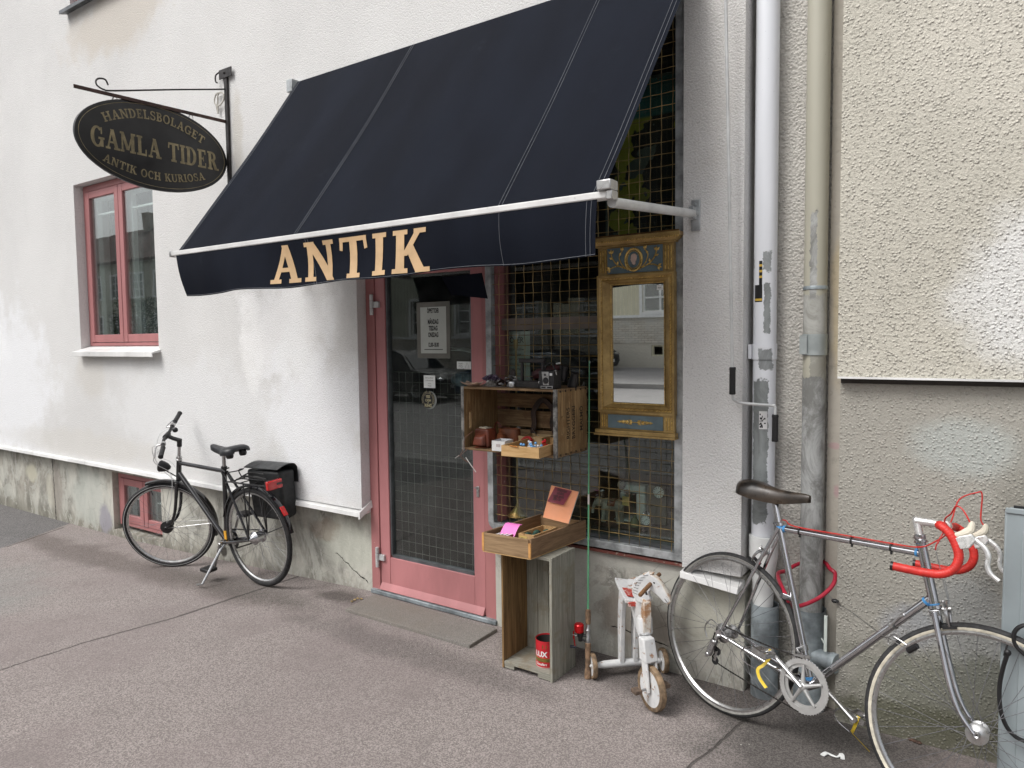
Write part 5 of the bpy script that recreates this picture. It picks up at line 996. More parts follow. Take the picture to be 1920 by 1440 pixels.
m = MB(Mm); m.hexa([(-.018,-.0375,.020),(.014,-.0375,.020),(.014,-.0352,.020),(-.018,-.0352,.020),(-.026,-.0375,.085),(.012,-.0375,.085),(.012,-.0352,.085),(-.026,-.0352,.085)]); m.box(-.032,.034,-.0375,-.0352,.002,.016); m.build('faceplate', M['alu'], BC, bevel=.001)
m = MB(Mm); m.lathe([(0,.004),(.010,.004),(.014,.001),(.016,0)], (-.003,-.038,.042), (0,-1,0), 20); m.lathe([(0,.002),(.005,.001),(.006,0)], (-.007,-.038,.070), (0,-1,0), 12); m.box(-.028,-.004,-.0382,-.0376,.005,.013); m.box(.004,.030,-.0382,-.0376,.005,.013); m.build('lens', M['black'], BC)
m = MB(Mm); m.box(.018,.032,-.0365,-.0352,.066,.078); m.build('price_sticker', M['white'], BC); m = MB(Mm); m.lathe([(0,.0),(.012,0),(.012,.012),(0,.014)], (-.046,0,.03), (-1,0,0), 14); m.tube([(.036,-.03,.088),(.048,-.03,.092),(.052,-.03,.07)], .002, 6); m.build('winding_knob', M['alu'], BC)
m = MB(Mm); m.tube(smoothpath([(-.03,.0,.09),(-.015,.0,.118),(.01,.0,.125),(.03,.0,.09)], 6), .006, 6, flat=.5); m.build('carry_strap', M['black'], BC)
m = MB(); m.lathe([(0,0),(.024,0),(.026,.03),(.020,.05),(.022,.075),(0,.078)], (-1.845,-.175,zt+.035), (.2,-.1,1), 16); m.lathe([(0,0),(.024,0),(.026,.03),(.020,.05),(.022,.075),(0,.078)], (-1.795,-.165,zt), (.3,-.1,1), 16); m.build('field_glasses', M['black'], label='black field glasses standing behind the box camera', cat='binoculars')
# ================================================================== THINGS BEHIND THE GLASS
def at(x, y, Y): return W(x, y, Y)
p = at(938, 622, .16); q = at(995, 720, .16)
m = MB(); m.box(p.x, q.x, .155, .157, 1.40, p.z); sg_ = m.build('window_notice', plain('pale_green_paper', (.75,.82,.74), .8), label='tall pale printed notice inside the glass behind the brass lamp', cat='notice')
lm = MB(); 
fonttext(lm, 'KÖPER', ((p.x+q.x)/2, .1545, p.z-.065), (1,0,0), (0,0,1), .045, .9, .01)
for k, tx_ in enumerate(('dödsbon möbler', 'porslin glas', 'silver klockor', 'smycken konst', 'böcker lampor', 'leksaker mynt', 'vykort tavlor', 'textilier')): fonttext(lm, tx_, ((p.x+q.x)/2, .1545, p.z-.11-k*.028), (1,0,0), (0,0,1), .02)
lm.build('printing', M['black'], sg_, smooth=False, fix=False)
LP = thing('brass_lamp', tuple(at(967, 720, .11)), 'slender brass table lamp with a white bulb cup behind the grille', 'lamp'); pb, pt2 = at(967, 730, .11), at(967, 648, .11)
m = MB(); m.lathe([(0,.60-pt2.z+0.0),(.06,.605-pt2.z+.02),(.012,.68-pt2.z),(.006,.70-pt2.z),(.006,-.02),(.012,-.015),(.014,.02),(.013,.035),(0,.036)], pt2, (0,0,1), 20); m.build('stem', plain('brass', (.55,.36,.12), .35, .3, .15), LP)
m = MB(); m.lathe([(.010,.036),(.018,.05),(.022,.066),(.019,.066),(.008,.04)], pt2, (0,0,1), 20); m.build('bulb_cup', M['white'], LP)
SM = thing('sewing_machine', tuple(at(1200, 940, .35)), 'pale sewing machine on the display shelf beneath the clock', 'sewing machine'); yS = .35
a, b, c_, d_ = at(1166, 905, yS), at(1207, 912, yS), at(1207, 958, yS), at(1160, 940, yS)
M['enamel'] = plain('pale_enamel', (.72,.80,.77), .3, 0, .1)
m = MB(); m.box(a.x, b.x+.02, yS-.03, yS+.05, a.z-.045, a.z-.0); m.box(b.x-.035, b.x+.02, yS-.03, yS+.05, c_.z-.05, a.z-.045); m.box(a.x-.03, b.x+.02, yS-.05, yS+.07, c_.z-.08, c_.z-.05); m.box(a.x+.0, a.x+.03, yS-.028, yS+.04, a.z-.085, a.z-.045); m.build('body', M['enamel'], SM, bevel=.01)
m = MB(); m.lathe([(0,.0),(.024,0),(.026,.006),(.02,.012),(0,.014)], (a.x+.015, yS-.03, a.z-.005), (0,-1,0), 20); m.lathe([(0,0),(.014,0),(.014,.01),(0,.01)], (a.x+.045, yS-.03, a.z-.04), (0,-1,0), 16); m.tube([(a.x+.015,yS-.02,a.z-.08),(a.x+.015,yS-.02,c_.z-.05)], .004, 6); m.build('dial', M['alu'], SM)
m = MB(); m.box(d_.x-.09, b.x+.05, yS-.12, yS+.12, .632, c_.z-.085); m.build('wooden_case', plain('brown_case', (.09,.045,.03), .6), label='brown wooden case carrying the sewing machine', cat='case', bevel=.004)
yc_ = at(1173, 936, .22); flat('yellow_price_note', P_ye, [at(1167,930,.22), at(1180,932,.22), at(1179,949,.22), at(1167,947,.22)], None, label='yellow price note under the sewing machine head', cat='note')
M['dial'] = plain('clock_dial', (.82,.86,.85), .5, 0, .05)
def clock(nm, c, r_, label, cat, body, feet):
    t_ = thing(nm, tuple(c), label, cat); m = MB(); m.lathe([(0,.0),(r_*.92,0),(r_*.92,.002)], c, (0,-1,0), 28); m.build('dial', M['dial'], t_)
    m = MB(); m.lathe([(r_*.92,-.002),(r_*.93,.006),(r_,.004),(r_,-.03),(0,-.03)], c, (0,-1,0), 28); m.build('case', body, t_)
    m = MB()
    for k in range(12): a_ = R(30*k); m.beam(c+V(math.sin(a_)*r_*.62,-.003,math.cos(a_)*r_*.62), c+V(math.sin(a_)*r_*.84,-.003,math.cos(a_)*r_*.84), r_*.07, .001, (0,1,0))
    m.build('numeral', M['black'], t_); m = MB(); m.beam(c+V(0,-.004,0), c+V(r_*.4,-.004,r_*.25), r_*.08, .001, (0,1,0)); m.beam(c+V(0,-.005,0), c+V(-r_*.45,-.005,-r_*.5), r_*.05, .001, (0,1,0)); m.build('hand', M['black'], t_)
    if feet:
        m = MB()
        for s_ in (-1, 1): m.ball(c+V(s_*r_*.55, .01, r_*1.15), (r_*.33,r_*.33,r_*.25)); m.tube([c+V(s_*r_*.6,.01,-r_*.7), c+V(s_*r_*.85,.01,-r_*1.2)], .003, 6)
        m.tube(smoothpath([c+V(-r_*.4,.01,r_*1.3), c+V(0,.01,r_*1.6), c+V(r_*.4,.01,r_*1.3)], 5), .002, 5); m.build('bell', M['chrome'], t_)
clock('wall_clock', at(1235, 923, .30), .034, 'pale round clock face near the right edge of the window', 'clock', plain('olive_clock_case', (.10,.09,.05), .7), False)
clock('alarm_clock', at(1211, 975, .20), .028, 'small alarm clock with twin bells low in the window', 'alarm clock', M['chrome'], True)
m = MB(); c = at(1232, 955, .34); m.box(c.x-.055, c.x+.055, .335, .36, .632, c.z+.13); m.build('clock_post', plain('olive_post', (.09,.085,.05), .8), label='olive backing board behind the pale clock face', cat='board')
# toy elephant (grey animal figure, standing)
el_ = at(1150, 985, .25); EX = thing('toy_animal', tuple(el_), 'grey stuffed toy animal with a red saddle cloth low in the window', 'toy')
m = MB(); x, y, z = el_.x, .25, .632
m.tube(smoothpath([(x-.065,y,z+.085),(x-.03,y,z+.095),(x+.02,y,z+.095),(x+.055,y,z+.08)], 4), [.02,.03,.034,.036,.037,.037,.037,.037,.036,.034,.030,.026,.02], 10)
for dx, dy in ((-.045,-.02),(-.045,.02),(.038,-.02),(.038,.02)): m.tube([(x+dx,y+dy,z+.08),(x+dx*1.05,y+dy,z+.04),(x+dx*1.1,y+dy,z+.0)], [.018,.013,.014], 8)
m.ball((x-.088,y,z+.105), (.03,.026,.028)); m.tube(smoothpath([(x-.105,y,z+.10),(x-.125,y,z+.07),(x-.128,y,z+.035)], 4), [.013,.012,.011,.010,.009,.008,.008,.007,.007], 8); m.ball((x-.078,y-.026,z+.108), (.018,.005,.022)); m.build('body', plain('grey_felt_toy', (.48,.45,.38), .95, 0, .3, 20, .002, 90), EX)
m = MB(); m.surf(lambda u, v: V(x-.02+.045*u, y+.039*math.sin(-1.4+2.8*v), z+.09+.041*math.cos(-1.4+2.8*v)), 4, 8, (0,0,.002)); m.build('saddle_cloth', plain('dull_red_felt', (.16,.04,.03), .9), EX)
p = at(1190, 978, .22); m = MB(); m.lathe([(.0,.0),(.020,0),(.024,.012),(.024,.03),(.012,.05),(.013,.06)], (p.x, .22, .632), (0,0,1), 20); m.build('glass_bottle', plain('greenish_glass', (.2,.2,.1), .1, 0, .1), label='small round glass bottle between the toy animal and the alarm clock', cat='bottle')
p = at(1130, 920, .30); m = MB(); m.ball((p.x, .3, p.z), .017); m.tube([(p.x,.3,p.z-.015),(p.x,.3,.632)], [.009,.012], 10); m.build('glass_ornament', M['chrome'], label='shiny little ball ornament left of the sewing machine', cat='ornament')
# painted panel high in the window: teal, black and olive patches
p = at(1130, 440, .25); n = NM('old_poster', .6); X = n.xyz(); f = n.noise(5, 3, .5); c = n.mix(n.ramp(f, .50, .52), (.30,.28,.03), (.02,.02,.015)); c = n.mix(n.ramp(X[2], 2.78, 2.80), c, (.03,.14,.13)); c = n.mix(n.ramp(n.noise(9, 2, .5), .62, .63), c, (.10,.12,.10)); M['poster'] = n.out(c)
m = MB(); m.box(-1.80, -1.36, .25, .255, 2.10, 2.98); ps = m.build('picture_panel', M['poster'], label='olive, black and teal picture panel high in the window', cat='picture')
m = MB(); fz0, fz1_ = 2.09, 2.99; m.box(-1.815,-1.80,.245,.26,fz0,fz1_); m.box(-1.36,-1.345,.245,.26,fz0,fz1_); m.box(-1.80,-1.36,.245,.26,fz0,fz0+.012); m.box(-1.80,-1.36,.245,.26,fz1_-.012,fz1_); m.build('thin_frame', plain('grey_green_frame', (.09,.11,.10), .6), ps)
# ---- stickers and notice on the door glass
yg = .0295
A2, B2, C2, D2_ = W(787,577,yg), W(835,574,yg), W(839,661,yg), W(791,664,yg)
x0_, x1_, z0_, z1_ = (A2.x+D2_.x)/2, (B2.x+C2.x)/2, (C2.z+D2_.z)/2, (A2.z+B2.z)/2
m = MB(); m.box(x0_-.03, x1_+.028, yg-.001, yg-.0002, z0_-.03, z1_+.03); nl = m.build('opening_hours_notice', plain('laminate', (.17,.17,.15), .35), label='opening hours sheet reading ÖPPETTIDER on the door glass', cat='notice')
MB().box(x0_, x1_, yg-.0020, yg-.0011, z0_, z1_).build('sheet', plain('notice_paper', (.52,.56,.53), .6, 0, .04), nl)
lm = MB(); xm_ = (x0_+x1_)/2; hh = z1_-z0_; wd_ = x1_-x0_
for tx_, zz, sz, xs_ in (('ÖPPETTIDER', .875, .125, .44), ('MÅNDAG', .635, .13, .50), ('TISDAG', .495, .13, .52), ('ONSDAG', .355, .13, .50), ('12.00-18.00', .145, .115, .52)): fonttext(lm, tx_, (xm_, yg-.0023, z0_+hh*zz), (1,0,0), (0,0,1), hh*sz*1.06, xs_, .045)
lm.box(x0_+wd_*.14, x1_-wd_*.14, yg-.0025, yg-.0022, z0_+hh*.075, z0_+hh*.09); lm.build('printing', M['black'], nl, smooth=False, fix=False)
p, q = W(795,727,yg), W(816,704,yg); m = MB(); m.box(p.x, q.x, yg-.0012, yg-.0003, p.z, q.z); s1 = m.build('payment_sticker', M['dial'], bevel=.0004, label='small white text sticker on the door glass over the round sticker', cat='sticker')
lm = MB()
for k, (tx_, sz) in enumerate((('BETALA GÄRNA', .0095), ('KONTANT HÄR', .0095), ('i butiken', .008), ('TACK', .011), ('för ditt besök', .0075))): fonttext(lm, tx_, ((p.x+q.x)/2, yg-.0015, q.z-.019-k*.0165), (1,0,0), (0,0,1), sz, .9)
lm.build('printing', M['black'], s1, smooth=False, fix=False)
c = W(803,749,yg); rr = .056; m = MB(); m.lathe([(0,.0008),(rr,.0008),(rr,0)], (c.x+.012,yg-.0002,c.z-.003), (0,-1,0), 36); s2 = m.build('round_sticker', plain('sticker_silver_edge', (.25,.27,.26), .4), label='round black and gold CASH IS KING sticker on the door glass', cat='sticker')
m = MB(); m.lathe([(0,.0018),(rr*.96,.0018),(rr*.96,.001)], (c.x,yg,c.z), (0,-1,0), 36); m.build('disc', M['black'], s2)
lm = MB(); gold_ = plain('sticker_gold', (.60,.55,.33), .4)
for tx_, dz, sz, xs_ in (('YES!', .010, .024, .8), ('CASH', -.012, .020, .9), ('IS', -.024, .014, .9), ('KING', -.046, .028, .85)): fonttext(lm, tx_, (c.x, yg-.0022, c.z+dz), (1,0,0), (0,0,1), sz, xs_, .02)
for k, ch in enumerate('KONTANTER ÄR KUNGEN'):
    a_ = R(205-k*13); o_ = V(c.x+rr*.78*math.cos(a_), yg-.0022, c.z+rr*.78*math.sin(a_)); fonttext(lm, ch, o_, (math.sin(a_),0,-math.cos(a_)), (math.cos(a_),0,math.sin(a_)), .012)
lm.tube([(c.x+rr*.70*math.cos(t_), yg-.0021, c.z+rr*.70*math.sin(t_)) for t_ in [2*pi*i/36 for i in range(36)]], .0007, 4, closed=True); lm.build('printing', gold_, s2, smooth=False, fix=False)
p, q = W(857,692,yg), W(882.5,678,yg); m = MB(); m.box(p.x, q.x+.003, yg-.0012, yg-.0003, p.z, q.z); s3 = m.build('alarm_sticker', M['dial'], label='alarm warning sticker with a triangle at the right of the door glass', cat='sticker')
lm = MB(); 
for k in range(4): fonttext(lm, ('VARNING','LARMAT','OMRÅDE','DYGNET RUNT')[k], (p.x+.028, yg-.0015, q.z-.014-k*.0105), (1,0,0), (0,0,1), .0085)
ta, tb, tc_ = V(p.x+.062,yg-.0015,p.z+.006), V(p.x+.092,yg-.0015,p.z+.006), V(p.x+.077,yg-.0015,q.z-.006); lm.tube([ta,tb,tc_], .0008, 4, closed=True); lm.build('printing', M['black'], s3, smooth=False, fix=False)
p = W(905,648,.2); m = MB()
m = MB()
for k in range(2): a, b = W(845,652+k*5,.22), W(884,662-k*3,.22); m.hexa([a+V(0,0,0), b+V(0,0,0), b+V(0,.12,0), a+V(0,.12,0), a+V(0,0,.002), b+V(0,0,.002), b+V(0,.12,.002), a+V(0,.12,.002)])
m.build('paper_stack', M['dial'], label='white papers lying inside behind the right of the door glass', cat='papers')
c = W(872, 712, .3); m = MB(); m.ball(c, (.11,.06,.05), 14, 8); m.build('pale_cushion', plain('pale_blue_cushion', (.16,.19,.22), .7, 0, .5, 14), label='pale blue lump of cloth inside behind the alarm sticker', cat='cushion')
# ================================================================== TIN, ROD, ROCKING HORSE TRICYCLE
c = V(-1.842, -.350, .041); TN = thing('paint_tin', tuple(c), 'red LUX tin standing inside the grey crate', 'tin')
n = NM('red_tin', .35); X = n.xyz(); col = n.mix(n.ramp(n.noise(14, 5), .35, .7), (.42,.012,.02), (.52,.02,.03)); 
def band(z0, z1): return n.math('MULTIPLY', n.ramp(X[2], z0, z0+.0008), n.ramp(X[2], z1-.0008, z1, 1, 0))
col = n.mix(band(.072,.090), col, (.12,.10,.02)); col = n.mix(band(.0425,.046), col, (.6,.55,.5)); col = n.mix(band(.090,.0915), col, (.5,.4,.1)); M['tin'] = n.out(col)
m = MB(); m.lathe([(0,.001),(.054,.001),(.054,.128),(.0555,.130),(.0555,.134),(.0535,.134),(.0525,.128),(.052,.004),(0,.004)], c, (0,0,1), 40); m.build('body', M['tin'], TN)
lm = MB()
def tinmap(raw, rr_=.0547):
    out = [(c.x+rr_*math.sin(x/rr_+.0), c.y-rr_*math.cos(x/rr_+.0), c.z+z) for x, y, z in raw.v]; return out
for tx_, z, sz, xs_, bd in (('LUX', .058, .036, .95, .04),): 
    r_ = MB(); fonttext(r_, tx_, (-.001,0,z), (1,0,0), (0,0,1), sz, xs_, bd); lm.add(tinmap(r_), r_.f)
r_ = MB(); fonttext(r_, 'Glansfärg', (-.001,0,.014), (1,0,0), (0,0,1), .017, 1, .02); lm.add(tinmap(r_), r_.f); lm.build('lettering', M['white'], TN, smooth=False, fix=False)
lm = MB(); r_ = MB(); fonttext(r_, 'LACKFÄRG', (0,0,.036), (1,0,0), (0,0,1), .012, 1, .02); lm.add(tinmap(r_), r_.f); r_ = MB(); r_.box(.008,.03,0,.0001,.098,.116); lm.add(tinmap(r_), r_.f); lm.build('small_print', plain('tin_gold', (.3,.2,.05), .4), TN, smooth=False, fix=False)
m = MB(); m.lathe([(0,.0035),(.0515,.0045),(.0515,.127)], (c.x,c.y,c.z+.001), (0,0,1), 32); m.build('inside', plain('tin_inside', (.03,.027,.025), .7), TN, fix=False)
m = MB(); m.tube(smoothpath([c+V(.03,.01,.05), c+V(.034,.0,.12), c+V(.03,-.005,.148), c+V(.018,.01,.13)], 5), .003, 6); m.build('bent_handle', M['white'], TN)
# fishing rod
b0 = V(-1.640, -.300, 0.0); t0 = V(-1.752, -.062, 1.535); ax = (t0-b0).normalized()
RD = thing('fishing_rod', tuple(b0), 'green fishing rod with a cork grip and red reel leaning on the grille', 'fishing rod')
def rp_(t_): return b0+ax*t_
Lr = (t0-b0).length; M['cork'] = plain('worn_cork', (.20,.125,.075), .85, 0, .35, 40, .0015, 80)
m = MB(); m.tube([rp_(.30), rp_(.9), rp_(Lr)], [.0052,.0042,.0026], 8); m.build('blank', plain('green_rod', (.10,.32,.17), .35), RD)
m = MB(); m.tube([rp_(.835), rp_(.885)], [.0052,.0050], 8); m.build('whipping', plain('pale_whipping', (.5,.45,.42), .6), RD)
m = MB(); m.tube([rp_(.0), rp_(.004), rp_(.03), rp_(.05), rp_(.11), rp_(.165), rp_(.17)], [.015,.0165,.0155,.012,.013,.0145,.010], 14); m.tube([rp_(.255), rp_(.26), rp_(.30), rp_(.325), rp_(.328)], [.010,.0125,.0135,.0125,.006], 14); m.build('cork_grip', M['cork'], RD)
m = MB(); m.tube([rp_(.168), rp_(.185), rp_(.19), rp_(.225), rp_(.228), rp_(.235), rp_(.258)], [.012,.0135,.0115,.0115,.0145,.0115,.0105], 14); m.build('reel_seat', M['steel'], RD)
rc_ = rp_(.20)+V(-.038,-.008,0); m = MB(); m.lathe([(0,.0),(.022,.001),(.024,.006),(.024,.036),(.019,.042),(0,.043)], rc_+V(-.006,-.002,.014), (0,0,1), 24); RL = m.build('reel_drum', plain('red_anodised', (.55,.008,.012), .22, .4, .1), RD)
m = MB(); m.lathe([(0,-.03),(.010,-.03),(.012,-.012),(.017,-.005),(.018,.012),(0,.013)], rc_, (0,0,1), 18); m.tube([rc_, rp_(.20)], .007, 8); m.tube([rc_+V(.008,0,-.02), rp_(.17)], .005, 8); m.build('reel_body', M['black'], RD)
m = MB(); m.tube([rc_+V(-.012,0,-.008), rc_+V(-.044,-.004,-.006)], .0045, 8); m.build('shaft', M['chrome'], RD); m = MB(); m.tube([rc_+V(-.036,-.004,.012), rc_+V(-.034,-.004,-.02), rc_+V(-.026,-.006,-.062)], .003, 6); m.tube([rc_+V(-.040,.004,.006), rc_+V(-.034,-.01,-.022)], .002, 6); m.build('crank_arm', RL.data.materials[0], RD); m = MB(); m.tube([rc_+V(-.022,-.006,-.064), rc_+V(-.05,-.010,-.066)], [.0055,.0075], 10); m.build('crank_knob', plain('navy_plastic', (.02,.025,.04), .5), RD)
m = MB(); m.tube([rp_(Lr-.01)+V(.004*math.cos(k),0,.006*math.sin(k)) for k in [2*pi*i/14 for i in range(14)]], .001, 4, closed=True); m.build('tip_ring', M['chrome'], RD)
# wooden horse tricycle : local frame X forward, Y left, Z up; origin under the rear axle
A0 = V(-1.492, -.158, 0); F0_ = V(-1.262, -.408, 0); hx = (F0_-A0).normalized(); hy = V(-hx.y, hx.x, 0); HL = (F0_-A0).length
HM = Matrix(((hx.x, hy.x, 0, A0.x), (hx.y, hy.y, 0, A0.y), (0,0,1,0), (0,0,0,1)))
n = NM('worn_white_paint', .6); nz1 = n.noise(11, 7, .75); nz2 = n.noise(26, 6, .75); c_ = n.mix(n.ramp(nz1, .3, .7), (.52,.53,.54), (.68,.68,.67)); ch = n.ramp(nz2, .60, .62); ch2 = n.ramp(nz1, .60, .64)
c_ = n.mix(n.math('MULTIPLY', ch, .9), c_, (.33,.17,.08)); c_ = n.mix(n.math('MULTIPLY', ch2, .3), c_, (.40,.22,.12)); M['toywhite'] = n.out(c_, n.bump(n.math('MULTIPLY', ch, -1), .001))
n = NM('worn_edge_wood', .6); nz1 = n.noise(18, 7, .75); M['toyedge'] = n.out(n.mix(n.ramp(nz1, .45, .6), (.60,.56,.50), (.36,.19,.09)))
n = NM('worn_red_seat', .55); M['seatred'] = n.out(n.mix(n.ramp(n.noise(24, 7, .75), .50, .60), (.42,.045,.03), (.60,.50,.45)))
M['wheelwood'] = plain('dirty_wheel_rim', (.24,.165,.10), .75, 0, .4, 22, .001, 60); M['dowel'] = wood('dowel_wood', (.12,.06,.03), (.27,.15,.075), 0, 2, .5)
HT = thing('toy_horse_tricycle', tuple(A0), 'worn white wooden horse tricycle with a red seat before the plinth', 'toy tricycle')
def disc_wheel(par, ctr, axl, R_, th, nm='wheel'):
    m = MB(HM); m.lathe([(R_*.80,-th/2),(R_*.97,-th/2),(R_,-th*.3),(R_,th*.3),(R_*.97,th/2),(R_*.80,th/2)], ctr, axl, 36, closed=True); w_ = m.build(nm, M['wheelwood'], par)
    m = MB(HM); m.lathe([(0,-th*.40),(R_*.80,-th*.40)], ctr, axl, 36); m.lathe([(0,th*.40),(R_*.80,th*.40)], ctr, axl, 36); m.lathe([(0,-th*.6),(.008,-th*.6),(.009,-th*.4)], ctr, axl, 12); m.build('disc', M['toywhite'], w_); return w_
disc_wheel(HT, (0,.178,.060), (0,1,0), .060, .022); disc_wheel(HT, (0,-.178,.060), (0,1,0), .060, .022)
m = MB(HM); m.tube([(0,-.16,.060),(0,-.12,.062),(0,0,.064),(0,.12,.062),(0,.16,.060)], [.012,.018,.02,.018,.012], 12); m.tube([(0,-.195,.06),(0,.195,.06)], .006, 8); m.build('rear_axle', M['toywhite'], HT)
# steering column and fork with front wheel, turned a little
st_ = R(14); sc_ = Matrix.Translation((HL-.01,0,0)) @ Matrix.Rotation(st_, 4, 'Z') @ Matrix.Translation((-(HL-.01),0,0)); HMs = HM @ sc_
HM0 = HM; HM = HMs; disc_wheel(HT, (HL,0,.100), (0,1,0), .100, .026, 'front_wheel'); HM = HM0
zf1 = .505
m = MB(HMs); 
for s_ in (-1, 1): m.hexa([(HL-.018,s_*.017,.085),(HL+.018,s_*.017,.085),(HL+.018,s_*.030,.085),(HL-.018,s_*.030,.085),(HL-.048,s_*.017,.235),(HL+.0,s_*.017,.235),(HL+.0,s_*.030,.235),(HL-.048,s_*.030,.235)])
m.hexa([(HL-.052,-.033,.215),(HL+.006,-.033,.215),(HL+.006,.033,.215),(HL-.052,.033,.215),(HL-.068,-.030,.315),(HL-.022,-.030,.315),(HL-.022,.030,.315),(HL-.068,.030,.315)]); m.build('fork', M['toywhite'], HT, bevel=.007, seg=3)
m = MB(HMs); m.tube([(HL,-.075,.100),(HL,.075,.100)], .006, 8); m.build('pedal_axle', M['steel'], HT)
for s_, dz in ((-1, .0), (1, .0)):
    m = MB(HMs); m.box(HL-.03, HL+.012, s_*.055-.012-.012*s_, s_*.055+.036*s_+.0, .088+dz, .106+dz); m.build('pedal', plain('pedal_block', (.13,.09,.065), .8, 0, .3, 30), HT, bevel=.003)
m = MB(HM); m.lathe([(.034,.318),(.034,.385),(.031,.39),(0,.39)], (HL-.055,0,0), (-.10,0,1), 20); m.lathe([(.0345,.322),(.0352,.326),(.0345,.33)], (HL-.055,0,0), (-.10,0,1), 20); m.build('column_block', M['toywhite'], HT)
# body board, seat, hind legs
m = MB(HM); bp = [(.06,.425),(.06,.40),(.10,.36),(.15,.31),(.20,.28),(.255,.27),(.275,.29),(.265,.40),(.262,.48),(.225,.49),(.16,.44),(.10,.428)]
m.prism(bp, (0,-.016,0), (1,0,0), (0,0,1), (0,.032,0)); m.build('body_board', M['toywhite'], HT, bevel=.005)
m = MB(HM); m.prism([(.232,.345),(.285,.325),(.292,.39),(.288,.47),(.262,.482),(.245,.43)], (0,-.018,0), (1,0,0), (0,0,1), (0,.036,0)); m.build('chest_edge', M['toyedge'], HT, bevel=.004)
for s_ in (-1, 1):
    m = MB(HM); m.prism([(-.022,.058),(.018,.058),(.022,.20),(.030,.30),(.045,.37),(.06,.425),(-.005,.425),(-.022,.35),(-.03,.25)], (0,s_*.034-.012,0), (1,0,0), (0,0,1), (0,.024,0)); m.build('hind_leg', M['toywhite'], HT, bevel=.004)
m = MB(HM); m.surf(lambda u, v: V(-.02+.175*u, -.062+.124*v, .428+.028*(1-u)**3+.012*abs(v-.5)*2-.02*u*u), 10, 6, (0,0,.016)); m.build('seat', M['toywhite'], HT, bevel=.002)
m = MB(HM); m.surf(lambda u, v: V(.045+.085*u, -.045+.09*v, .4475-.012*u+.008*abs(v-.5)*2), 6, 6, (0,0,.0012)); m.prism([(-.0,-.02),(.0,.0)] if False else [(0,0),(.012,0),(.012,.018),(0,.018)], (.156,-.05,.407), (1,0,0), (0,0,1), (0,.10,0)); m.build('seat_paint', M['seatred'], HT)
# head board (plane seen side-on), with dowel handle
neck = HM @ V(HL-.078, 0, .472); ha = R(4); hu = V(math.cos(ha), math.sin(ha), 0); hv = V(0,0,1); hn = V(math.sin(ha), -math.cos(ha), 0)
HD = [(-.055,-.01),(-.062,.03),(-.052,.07),(-.028,.105),(.005,.125),(.022,.142),(.030,.126),(.058,.112),(.080,.085),(.098,.050),(.115,.018),(.121,-.006),(.110,-.022),(.094,-.018),(.075,.004),(.050,.026),(.032,.040),(.022,.026),(.026,.000),(.036,-.018),(.020,-.035),(-.010,-.045),(-.035,-.04)]
HD = [(a_*.98-.004, b_*.80) for a_, b_ in HD]; nk = neck+V(.0,0,.020)
m = MB(); m.prism(HD, nk-hn*.013, hu, hv, hn*.026); m.build('head', M['toywhite'], HT, bevel=.004)
m = MB(); m.tube([nk+hu*p[0]+hv*p[1] for p in HD[5:14]], [.009,.0125,.013,.013,.013,.013,.0125,.011,.008], 6, flat=.55); m.build('muzzle_edge', M['toyedge'], HT)
m = MB(); 
for k in range(8): 
    t_ = k/7; p = nk+hu*(-.056+.050*t_*t_)+hv*(.008+.085*t_)+hn*.0136; d_ = (hu*(.022)+hv*(-.006+.012*t_)); m.beam(p, p+d_, .0005, .0042, hn.cross(d_)) if False else m.tube([p, p+d_], .0018, 4, flat=.4)
for (u_, v_, w2) in ((.0,.02,.012),(.008,.012,.007)): m.ball(nk+hu*u_+hv*v_+hn*.013, (w2,.002,.006), 8, 4)
m.tube([nk+hu*.092+hv*.004+hn*.0136, nk+hu*.106+hv*-.010+hn*.0136], .0014, 4); m.ball(nk+hu*.044+hv*.068+hn*.0135, (.005,.002,.004), 8, 4); m.build('painted_mane', M['black'], HT)
m = MB(); m.hexa([nk+hu*a_+hv*b_+hn*c__ for a_, b_, c__ in ((-.01,.094,-.012),(.04,.106,-.012),(.04,.106,.012),(-.01,.094,.012),(-.01,.100,-.012),(.04,.113,-.012),(.04,.113,.012),(-.01,.100,.012))]); m.build('ear', M['toyedge'], HT, bevel=.002)
m = MB(); hc = nk+hu*.026+hv*.062; m.tube([hc+hn*.145-hv*.012, hc+hn*.14-hv*.012, hc-hn*.11+hv*.006, hc-hn*.115+hv*.006], [.006,.0095,.0095,.006], 12); m.build('handle', M['dowel'], HT)
# ================================================================== BICYCLES
def bikeframe(o, fr, ln):
    o, fr = Vector(o), Vector(fr); d = (fr-o).normalized(); s0 = d.cross(V(0,0,1)).normalized(); u1 = s0.cross(d); l = R(ln)
    up_ = u1*math.cos(l)+s0*math.sin(l); y = up_.cross(d); return Matrix(((d.x,y.x,up_.x,o.x),(d.y,y.y,up_.y,o.y),(d.z,y.z,up_.z,o.z),(0,0,0,1)))
def steerframe(F, top, bot, ang):     # local frame: origin at head bottom, X forward, Y left, Z along the steering axis
    a = Vector((top[0],0,top[1])); b = Vector((bot[0],0,bot[1])); z = (a-b).normalized(); x = V(1,0,0); x = (x-z*x.dot(z)).normalized(); y = z.cross(x)
    Ml = Matrix(((x.x,y.x,z.x,b.x),(x.y,y.y,z.y,b.y),(x.z,y.z,z.z,b.z),(0,0,0,1))); return F @ Ml @ Matrix.Rotation(R(ang), 4, 'Z')
